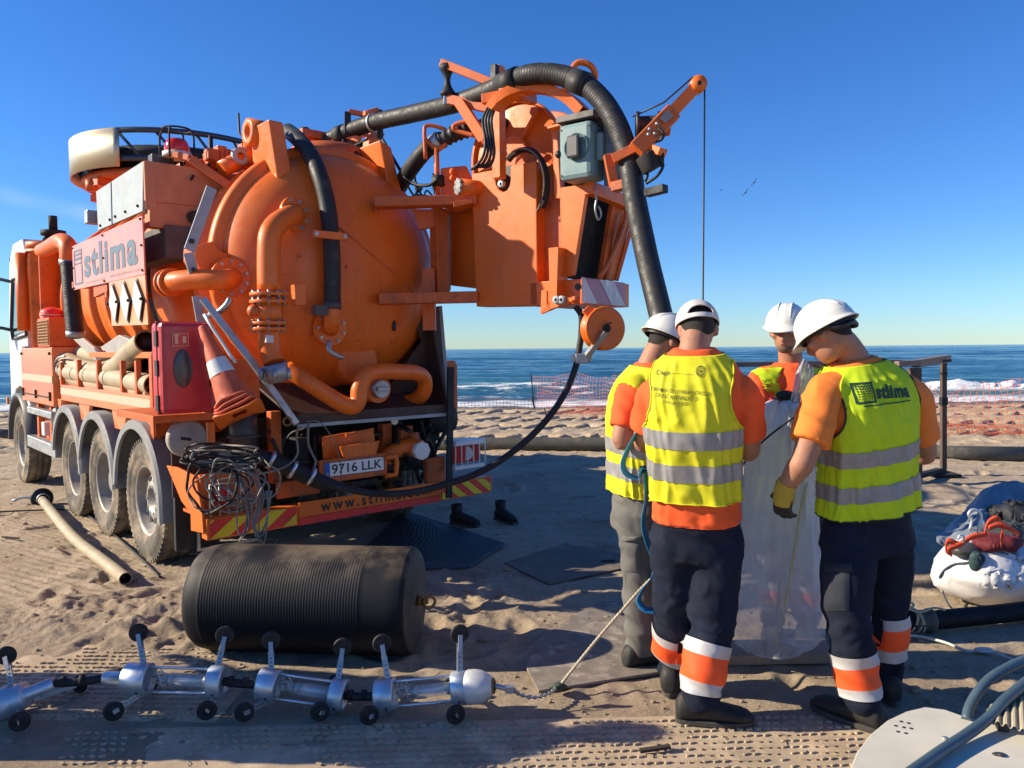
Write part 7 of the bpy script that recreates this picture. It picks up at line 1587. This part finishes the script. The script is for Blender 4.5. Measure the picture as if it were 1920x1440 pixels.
# --- trestle
def tz_(px, py, Y): return W(px, py, Y)
TRM = mat('weathered_timber', (.10, .065, .05), .8, var=.35, vscale=5, bump=.3, bscale=30); TRL = mat('pale_rail', (.22, .16, .13), .7, var=.3)
tr_ = thing('trestle', (W(1769, 880, 9.9).x, 9.9, 0), 'timber trestle frame standing on the shaded sand behind the right worker', 'trestle')
gx = W(1769, 880, 9.9); put('post', MB().bar(V((gx.x, 9.9, -.05)), W(1769, 672, 9.9), .06, .06), TRM, tr_); gx = W(1716, 900, 9.3); put('post', MB().bar(V((gx.x, 9.3, -.05)), W(1714, 690, 9.3), .11, .14), TRM, tr_)
put('rail', MB().bar(W(1680, 683, 9.2), W(1722, 680, 9.3), .10, .07), TRL, tr_, bevel=.004); put('rail', MB().bar(W(1716, 682, 9.28), W(1776, 672, 9.9), .10, .09), TRL, tr_, bevel=.004); put('rail', MB().bar(W(1345, 684, 9.25), W(1690, 679, 9.25), .05, .06), TRL, tr_, bevel=.004); put('pin', MB().bar(W(1760, 677, 9.7), W(1783, 676, 9.7), .03, .03).cyl(W(1350, 682, 9.0), W(1363, 686, 9.0), .05, .03, 8), BLK, tr_)
put('foot_plate', MB().box(V((W(1762, 885, 9.85).x, 9.8, .02)), .34, .3, .04), DRK, tr_, bevel=.005); put('lower_rail', MB().bar(V((W(1716, 900, 9.3).x, 9.3, .08)), V((W(1765, 885, 9.8).x, 9.85, .06)), .08, .06), DRK, tr_); put('post_bands', MB().box(W(1769, 752, 9.86), .075, .075, .10).box(W(1769, 700, 9.86), .07, .07, .02), BLK, tr_, kind='stuff')
# --- orange net fence
NET = mat('orange_net', (.50, .105, .055), .8)
def net(name, A_, B_, h, lab, cell=.10, lean=0., grp='orange safety nets near the water'):
    A_, B_ = V(A_), V(B_); t = thing(name, A_, lab, 'net fence', grp); L_ = (B_ - A_).length; d = (B_ - A_) / L_; nrm = V((-d.y, d.x, 0)); nx, nz = int(L_ / cell), int(h / cell); mb = MB()
    def P(i, k):
        s = i / nx; x = A_ + d * (L_ * s); sag = .10 * h * math.sin(s * math.pi * 4) ** 2 * (k / nz) + .08 * noise.noise(V((s * 9, k * .3, 1))); return x + Z * (ground_at(x.x, x.y) + .03 + (h * k / nz) * (1 - .0) - sag) + nrm * (.14 * noise.noise(V((s * 14, k * .4, 3))) + lean * k / nz)
    w_ = .0045
    for k in range(nz + 1):
        for i in range(nx): a, b_ = P(i, k), P(i + 1, k); mb.add([a - Z * w_, b_ - Z * w_, b_ + Z * w_, a + Z * w_], [(0, 1, 2, 3)])
    for i in range(nx + 1):
        for k in range(nz): a, b_ = P(i, k), P(i, k + 1); mb.add([a - d * w_, a + d * w_, b_ + d * w_, b_ - d * w_], [(0, 1, 2, 3)])
    put('mesh', mb, NET, t, norm=False, kind='stuff'); 
    for s in (0, .5, 1): q = A_ + d * (L_ * s); put('stake', MB().cyl(V((q.x, q.y, ground_at(q.x, q.y) - .1)), V((q.x - .10, q.y, ground_at(q.x, q.y) + h + .08)), .018, seg=8), DRK, t)
net('net_fence', (.66, 22.6, 0), (5.2, 18.0, 0), .92, 'orange mesh fence rising from a leaning stake left of the workers'); net('net_fence', (5.2, 18.0, 0), (10.6, 12.6, 0), .95, 'orange mesh fence in front of the surf behind the right worker')
net('fallen_net', (-7.5, 21.6, 0), (.66, 21.9, 0), .28, 'orange mesh netting slumped low along the waterline behind the truck'); net('fallen_net', (.9, 19.0, 0), (5.8, 16.5, 0), .24, 'orange netting lying on the churned sand in front of the fence')
def flat_net(A_, B_, wdt, lab, cell=.12):
    A_, B_ = V(A_), V(B_); t = thing('fallen_net', A_, lab, 'net fence', 'orange safety nets near the water'); L_ = (B_ - A_).length; d = (B_ - A_) / L_; nr = V((-d.y, d.x, 0)); nx, nz = int(L_ / cell), int(wdt / cell); mb = MB(); g = []
    for i in range(nx + 1): g.append([]); [g[i].append((lambda q: V((q.x, q.y, ground_at(q.x, q.y) + .03 + .12 * max(0, noise.noise(q * 1.3 + V((0, 0, 5)))))))(A_ + d * (L_ * i / nx) + nr * (wdt * (k / nz) + .35 * noise.noise(V((i * .06, 2, 1)))))) for k in range(nz + 1)]
    w_ = .0038
    for i in range(nx + 1):
        for k in range(nz + 1):
            a = g[i][k]
            if i < nx: b_ = g[i + 1][k]; mb.add([a - nr * w_, b_ - nr * w_, b_ + nr * w_, a + nr * w_], [(0, 1, 2, 3)]); mb.add([a - Z * w_, b_ - Z * w_, b_ + Z * w_, a + Z * w_], [(0, 1, 2, 3)])
            if k < nz: b_ = g[i][k + 1]; mb.add([a - d * w_, b_ - d * w_, b_ + d * w_, a + d * w_], [(0, 1, 2, 3)])
    put('mesh', mb, NET, t, norm=False, kind='stuff')
flat_net((1.2, 20.0, 0), (11.0, 12.2, 0), 1.9, 'orange netting spread flat over the churned sand before the standing net')
# --- boots left on the sand
def boot_thing(px, py, Y, yaw, lab):
    b0 = W(px, py, Y); base = V((b0.x, Y, 0)); fd = V((math.cos(yaw), math.sin(yaw), 0)); sd_ = fd.cross(Z); rows = []
    for y, hw, h1 in ((-.09, .02, .05), (-.085, .04, .10), (-.05, .047, .15), (-.0, .048, .15), (.03, .046, .11), (.09, .048, .09), (.14, .05, .075), (.19, .04, .055), (.205, .015, .04)):
        rows.append([base + fd * y + sd_ * hw * math.cos(a) + Z * (h1 / 2 + .008 + h1 / 2 * math.sin(a)) for a in [2 * math.pi * k / 18 for k in range(18)]])
    t = thing('work_boot', base, lab, 'boot', 'boots standing in the truck shadow'); put('upper', MB().sheet(rows, closed=True), BOOT, t); put('shaft', MB().lathe([(.045, .08), (.05, .12), (.056, .19), (.048, .192), (.04, .12)], base - fd * .03, Z, 20), BOOT, t); put('sole', MB().box(base + fd * .055 + Z * .008, .30, .09, .022, fd, sd_, Z), SOLE, t, bevel=.006)
boot_thing(862, 985, 7.30, -.4, 'black work boot with folded top, left one in the truck shadow'); boot_thing(942, 975, 7.45, -.9, 'dark upright boot on the sand right of the folded one')
# --- right-hand pile
BAGM = mat('white_pvc', (.66, .65, .66), .33, var=.10, vscale=4, dirt=(.40, .36, .30), damt=.2, dscale=5, coat=.2, bump=.08, crumple=.45)
bc_ = V((3.33, 4.98, .17)); mb = MB().ball(bc_, .56, .27, .20, 40, 26).ball(bc_ + V((-.28, -.02, .04)), .26, .24, .19, 30, 20).ball(bc_ + V((.3, -.05, .06)), .3, .22, .2, 30, 20); me = remesh(mb, .014, 5)
for v in me.vertices:
    p = v.co; k = 1 - abs(noise.noise(V((p.x * 2.6, p.y * 3, p.z * 5 + p.x * 2)))) * 2.6; v.co = p + v.normal * (.028 * k + .02 * noise.noise(p * 3.5) + .007 * (1 - abs(noise.noise(V((p.x * 3.5 + p.z * 4, p.y * 3, p.z * 6)))) * 4)); v.co.z = max(v.co.z, .0)
me.update(); bag = thing('equipment_bag', bc_, 'white shiny equipment bag with dark piping on the sand at the right edge', 'bag'); put('bag_shell', me, BAGM, bag, norm=False); bt_ = BVHTree.FromPolygons([v.co for v in me.vertices], [p.vertices for p in me.polygons])
def on_bag(px, py, lift=.006):
    d = ray(px, py).normalized(); h = bt_.ray_cast(CP, d, 12); return (h[0] - d * lift) if h[0] else W(px, py, 4.75)
put('piping', MB().tube([on_bag(a, b) for a, b in ((1762, 1082), (1772, 1068), (1790, 1058), (1810, 1056), (1825, 1052), (1842, 1046))], .008, 8, sub=4), mat('navy_piping', (.02, .03, .07), .6), bag); put('piping', MB().tube([on_bag(a, b) for a, b in ((1762, 1082), (1768, 1110), (1778, 1132), (1786, 1142))], .005, 8, sub=4), MATS['navy_piping'], bag)
ORS = mat('orange_webbing', (.80, .09, .03), .75, bump=.3, bscale=160)
def pil(px, py, Y): return W(px, py, Y)
hn_ = thing('safety_harness', pil(1860, 1000, 4.95), 'orange and dark safety harness with carabiner heaped on the white bag', 'harness')
for P in ([(1775, 1030), (1800, 1020), (1822, 1006), (1850, 1000)], [(1845, 1002), (1852, 980), (1870, 972), (1880, 990), (1876, 1012)], [(1852, 990), (1872, 984), (1895, 992), (1910, 1002)], [(1800, 1022), (1778, 1014), (1772, 1030), (1785, 1040)], [(1878, 990), (1882, 1005), (1876, 1024)], [(1780, 1010), (1781, 1032)]):
    Pp = catmull([pil(a, b, 4.72) for a, b in P], 6); rows = [[p - Z * .018 + V((.004, 0, 0)), p + Z * .018] for p in Pp]; put('strap', MB().sheet(rows), ORS, hn_).modifiers.new('s', 'SOLIDIFY').thickness = .004
put('carabiner', MB().tube([pil(a, b, 4.68) for a, b in ((1818, 995), (1822, 975), (1816, 965), (1822, 956), (1834, 958), (1840, 970), (1836, 985), (1834, 1000))], .009, 8, sub=4), mat('pale_steel', (.7, .72, .72), .3, .6), hn_); put('carabiner', MB().ball(pil(1842, 986, 4.68), .015, .008, .04), MATS['pale_steel'], hn_); put('rope_clip', MB().tube([pil(a, b, 4.68) for a, b in ((1796, 1012), (1800, 1003), (1808, 1006), (1806, 1018))], .006, 8, sub=3), MATS['pale_steel'], hn_)
def cloth(name, c, rx, ry, rz, m, lab, cat, seed, par=None):
    me = remesh(MB().ball(c, rx, ry, rz, 28, 18), max(.008, rx / 26), 2)
    for v in me.vertices: p = v.co; v.co = p + v.normal * (rz * .5 * (1 - abs(noise.noise(p * 6 + V((seed, 0, 0)))) * 3) * .6 + rz * .25 * noise.noise(p * 14))
    me.update()
    if par: return put(name, me, m, par, norm=False)
    o = put(name, me, m, None, norm=False); o['label'] = lab; o['category'] = cat; return o
cloth('pouch', pil(1870, 1018, 4.85), .15, .10, .055, mat('maroon_cloth', (.14, .012, .02), .8, var=.3), '', '', 3, hn_); cloth('padding', pil(1808, 1030, 4.86), .10, .08, .04, GRYD, '', '', 5, hn_); cloth('padding', pil(1830, 1052, 4.78), .035, .03, .06, mat('teal_dark', (.02, .05, .055), .7), '', '', 6, hn_); cloth('padding', pil(1895, 1000, 5.1), .2, .15, .07, mat('slate_fabric', (.03, .04, .045), .8), '', '', 8, hn_)
cloth('dark_jacket', pil(1905, 965, 5.3), .16, .12, .09, mat('jacket_black', (.015, .018, .025), .7), 'black jacket bundle lying on the blue tarpaulin at the right edge', 'jacket', 9)
TRP = mat('blue_grey_tarp', (.22, .25, .28), .55, var=.2, vscale=4, bump=.1, crumple=.8)
rows = []
for i in range(18):
    v_ = i / 17; row = []
    for k in range(26):
        u = k / 25; x = 1756 + 210 * u - 60 * (1 - u) * v_ * 0; ytop = 1000 - 88 * sstep(0, .55, u) ; ybot = 1020; y = ytop + (ybot - ytop) * v_; Y = 5.9 - .9 * v_; p = W(x, y, Y); p.z = max(.02, p.z) + .03 * noise.noise(V((u * 5, v_ * 4, 2))) + .03 * (1 - abs(noise.noise(V((u * 7 + v_ * 3, v_ * 5, 8)))) * 3); row.append(p)
    rows.append(row)
ind('tarpaulin', MB().sheet(rows), TRP, 'blue grey tarpaulin heaped behind the white bag', 'tarpaulin').modifiers.new('s', 'SOLIDIFY').thickness = .004
# --- corrugated hose, coupling and rope ties
chp = [gp_(1600, 1172, .058), gp_(1660, 1178, .058), gp_(1725, 1182, .058), gp_(1820, 1174, .058), gp_(1925, 1162, .058), gp_(2050, 1140, .058)]
cht = thing('corrugated_hose', chp[1], 'black corrugated hose on the sand behind the right worker feet', 'hose'); put('hose_wall', ribbed(chp, .050, .006, .022, 20), BLK, cht)
cq = chp[2]; cd_ = (chp[3] - chp[1]).normalized(); put('coupling', MB().lathe([(.056, -.05), (.062, -.045), (.062, .045), (.070, .05), (.070, .07), (.058, .075)], cq, cd_, 28), mat('dusty_coupling', (.12, .11, .09), .7, var=.3), cht)
for k in range(3): put('rope_tie', MB().tube([cq + cd_ * (-.06 + .012 * k) + V((0, -math.cos(a), math.sin(a))) * .068 + cd_ * (.03 * math.sin(a * 1.0 + k)) for a in np.linspace(0, 6.1, 20)], .006, 6), ROPE, cht)
put('rope_end', MB().tube([cq + V((-.16, -.02, .06)), cq + V((-.10, -.05, .085)), cq + V((-.05, -.02, .10)), cq + V((-.08, -.03, .12)), cq + V((-.12, -.03, .10)), cq + V((-.03, -.05, .07)), cq + V((.06, -.04, .09)), cq + V((.12, -.05, .08))], .007, 6, sub=4), ROPE, cht)
ind('thin_hose', MB().tube([gp_(1600, 1190, .01), gp_(1665, 1194, .01), gp_(1720, 1196, .01), gp_(1770, 1208, .012), gp_(1812, 1224, .012), gp_(1850, 1224, .012), gp_(1890, 1238, .012), gp_(1940, 1262, .012)], .0085, 8, sub=6), mat('clear_hose', (.50, .52, .46), .3, coat=.3), 'thin pale hose curling on the sand at the right', 'hose')
cloth('plastic_scrap', gp_(1845, 1226, .02), .055, .03, .014, mat('clear_scrap', (.5, .48, .45), .3), 'crumpled clear plastic scrap on the thin pale hose', 'scrap', 12)
# --- white cover with drain holes, bottom right
def cz(px, py, z): return PLN(px, py, V((0, 0, z)), Z)
cov_ = thing('machine_cover', cz(1760, 1400, 0), 'white painted metal cover with drain holes at the bottom right corner', 'machine cover')
pg_ = [(1575, 1500), (1594, 1440), (1606, 1410), (1632, 1376), (1664, 1350), (1700, 1333), (1735, 1325), (1772, 1330), (1812, 1344), (1860, 1357), (1940, 1376), (1990, 1500)]
put('cover_plate', MB().prism([cz(a, b, .50) for a, b in pg_], Z * -.018), mat('scuffed_white', (.60, .56, .46), .5, var=.14, vscale=3, dirt=(.34, .27, .18), damt=.3, dscale=8, bump=.12, bscale=20), cov_, bevel=.004)
ctr = cz(1780, 1420, .5); put('cover_body', MB().prism([ctr + (cz(a, b, .48) - ctr) * .86 - Z * 0 for a, b in pg_], Z * -.46), mat('cover_side', (.35, .33, .28), .6, var=.2), cov_)
for a, b in ((1690, 1353), (1704, 1356), (1680, 1361), (1695, 1364), (1709, 1366), (1684, 1372), (1699, 1375)): put('drain_hole', MB().cyl(cz(a, b, .500) - Z * .002, cz(a, b, .500) + Z * .0006, .0058, seg=12), BLT, cov_)
put('recessed_catch', MB().ball(cz(1873, 1414, .502), .020, .011, .004).ball(cz(1877, 1415, .506), .010, .006, .004), mat('catch_grey', (.09, .09, .09), .4, .5), cov_); put('cover_bolt', MB().ball(cz(1772, 1384, .502), .010, .010, .005), STL, cov_)
rows = []
P = [cz(1846, 1352, .53), cz(1850, 1330, .53), cz(1985, 1262, .60), cz(2010, 1400, .56)]
pr = MB(); nn = 40
for k in range(nn + 1):
    f = k / nn; a = (P[0] * (1 - 0) + (P[1] - P[0]) * 0).lerp(P[3], f); b_ = P[1].lerp(P[2], f); z_ = .010 * (1 if (k // 2) % 2 else 0); rows.append([a + Z * z_, b_ + Z * z_])
put('ribbed_panel', MB().sheet(rows, False), mat('beige_panel', (.42, .37, .26), .6, var=.12, dirt=(.3, .24, .16), damt=.3), cov_)
put('dark_bracket', MB().bar(cz(1862, 1330, .52), cz(1882, 1366, .515), .03, .02), BLT, cov_)
HB = mat('blue_grey_hose', (.055, .095, .125), .42, var=.15, vscale=10, bump=.15, dirt=(.2, .19, .17), damt=.2, coat=.15)
ind('rubber_hose', MB().tube([cz(1690, 1462, .52), cz(1760, 1412, .52), cz(1815, 1376, .525), cz(1855, 1345, .54), cz(1885, 1312, .57), cz(1940, 1268, .60), cz(2010, 1225, .6)], .0165, 16, sub=6), HB, 'thick blue grey hose running diagonally across the white cover', 'hose', 'blue grey hoses over the white cover')
ind('rubber_hose', MB().tube([cz(1812, 1350, .50), cz(1818, 1325, .53), cz(1838, 1292, .57), cz(1868, 1264, .60), cz(1925, 1236, .62), cz(2000, 1210, .62)], .0155, 16, sub=6), HB, 'blue grey hose bending down behind the white cover', 'hose', 'blue grey hoses over the white cover')
# --- gulls
def gull(px, py, Y, yaw, roll, lab, s=1.):
    c = W(px, py, Y); t = thing('gull', c, lab, 'bird', 'gulls above the sea'); f = V((math.cos(yaw), math.sin(yaw), -.05)).normalized(); side = f.cross(Z).normalized(); up = side.cross(f); side = (side * math.cos(roll) + up * math.sin(roll)); up = side.cross(f)
    GM = mat('gull_dark', (.10, .10, .11), .7); put('body', MB().tube([c - f * .22 * s, c - f * .12 * s, c, c + f * .12 * s, c + f * .2 * s, c + f * .26 * s], [.01 * s, .045 * s, .07 * s, .06 * s, .03 * s, .008 * s], 10), GM, t)
    for sg in (-1, 1): put('wing', MB().sheet([[c + side * sg * x * s + f * (y + .07) * s + up * z * s, c + side * sg * x * s + f * (y - .07 * (1 - x)) * s + up * (z - .01) * s] for x, y, z in ((.04, .02, .02), (.25, .06, .12), (.45, .03, .14), (.72, -.12, .08))]), GM, t).modifiers.new('s', 'SOLIDIFY').thickness = .02 * s
gull(1351, 357, 70, .2, .1, 'smallest gull in the sky right of the crane cable', .42); gull(1398, 361, 62, .5, .75, 'lower gull of the close pair in the sky', .55); gull(1414, 342, 62, .5, .75, 'upper gull of the close pair in the sky', .55)
# --- litter
rs = random.Random(77); mb = MB()
for i in range(420):
    y = 2.9 + 6 * rs.random() ** 1.5; x = rs.uniform(-.7, .7) * y; g = ground_at(x, y); a = rs.uniform(0, 3.14); l = rs.uniform(.015, .06); d = V((math.cos(a), math.sin(a), rs.uniform(-.1, .15))) * l; mb.tube([V((x, y, g + .004)), V((x, y, g + .01)) + d * .5, V((x, y, g + .004)) + d], rs.uniform(.0012, .0025), 4)
put('dry_straw', mb, mat('straw', (.34, .27, .16), .9, var=.4, vscale=30), kind='stuff')
mb = MB()
for i in range(900):
    y = 3.2 + 9 * rs.random() ** 1.4; x = rs.uniform(-.7, .7) * y; g = ground_at(x, y); s_ = rs.uniform(.004, .014) * (1 if rs.random() < .88 else 2.4); mb.ball((x, y, g + s_ * .3), s_, s_ * .8, s_ * .6, 6, 4)
put('sand_clods', mb, SAND, kind='stuff')
# --- two unseen worker copies added left of the frame to cast shadows over the mats
copy_thing(w2['root'], Matrix.Translation(V((-4.15, 3.80, 0))) @ Matrix.Rotation(1.1, 4, 'Z') @ Matrix.Translation(-V((w2['root'].location.x, w2['root'].location.y, 0))), 'unseen worker copy added outside the left edge for its shadow, behind the light train', 'unseen shadow casters added outside the left edge')
copy_thing(w2['root'], Matrix.Translation(V((-3.15, 3.30, 0))) @ Matrix.Rotation(-.9, 4, 'Z') @ Matrix.Translation(-V((w2['root'].location.x, w2['root'].location.y, 0))), 'unseen worker copy added outside the left edge for its shadow, before the light train', 'unseen shadow casters added outside the left edge')
# ------------------------------------------------------------------ tidy the hierarchy: pieces that can be told apart become parts of their own
SPLIT = {'orange_fittings', 'mirror_arm', 'side_guard', 'side_guard_bracket', 'air_pipes', 'strut_holes', 'dangling_cables', 'hazard_stickers', 'antenna', 'bracket_bolts', 'clip_bolts', 'cover_bolts', 'lamp_cage', 'reflective_stripe', 'tail_lamp', 'panel_mount', 'side_chute', 'diamond_clip', 'splash_tray', 'tray_edge', 'tool_bin', 'hydraulic_hoses', 'hose_bundle', 'underbody_hoses', 'underbody_cables', 'panel_screws', 'box_rivets', 'cabinet_hinge', 'pump_parts', 'top_fittings', 'valve_block', 'ring_mast', 'pictogram_marks'}
STUFFY = {'wheel_nuts', 'hand_hole_ring', 'flange_bolts', 'motor_face', 'lid_screws', 'cabinet_latches', 'hazard_strip_bars', 'grille', 'lamp_wires', 'flange_ribs'}
for o in list(bpy.data.objects):
    if o.type != 'MESH': continue
    nm = o.name.split('.')[0]
    if nm in STUFFY and o.parent: o['kind'] = 'stuff'
    if nm in SPLIT:
        bm = bmesh.new(); bm.from_mesh(o.data); bm.verts.ensure_lookup_table(); seen = set(); isl = []
        for v in bm.verts:
            if v.index in seen: continue
            st = [v]; comp = []; seen.add(v.index)
            while st:
                a = st.pop(); comp.append(a.index)
                for e in a.link_edges:
                    b_ = e.other_vert(a)
                    if b_.index not in seen: seen.add(b_.index); st.append(b_)
            isl.append(set(comp))
        if len(isl) < 2: bm.free(); continue
        for k, comp in enumerate(isl):
            vs = sorted(comp); mp = {a: i for i, a in enumerate(vs)}; fs = [[mp[v.index] for v in f.verts] for f in bm.faces if f.verts[0].index in comp]; sm = [f.smooth for f in bm.faces if f.verts[0].index in comp]
            me = bpy.data.meshes.new(nm); me.from_pydata([bm.verts[a].co[:] for a in vs], [], fs); me.polygons.foreach_set('use_smooth', sm); me.update()
            for mm in o.data.materials: me.materials.append(mm)
            if k == 0: first = me; continue
            c = o.copy(); c.data = me; COL.objects.link(c)
        bm.free(); o.data = first
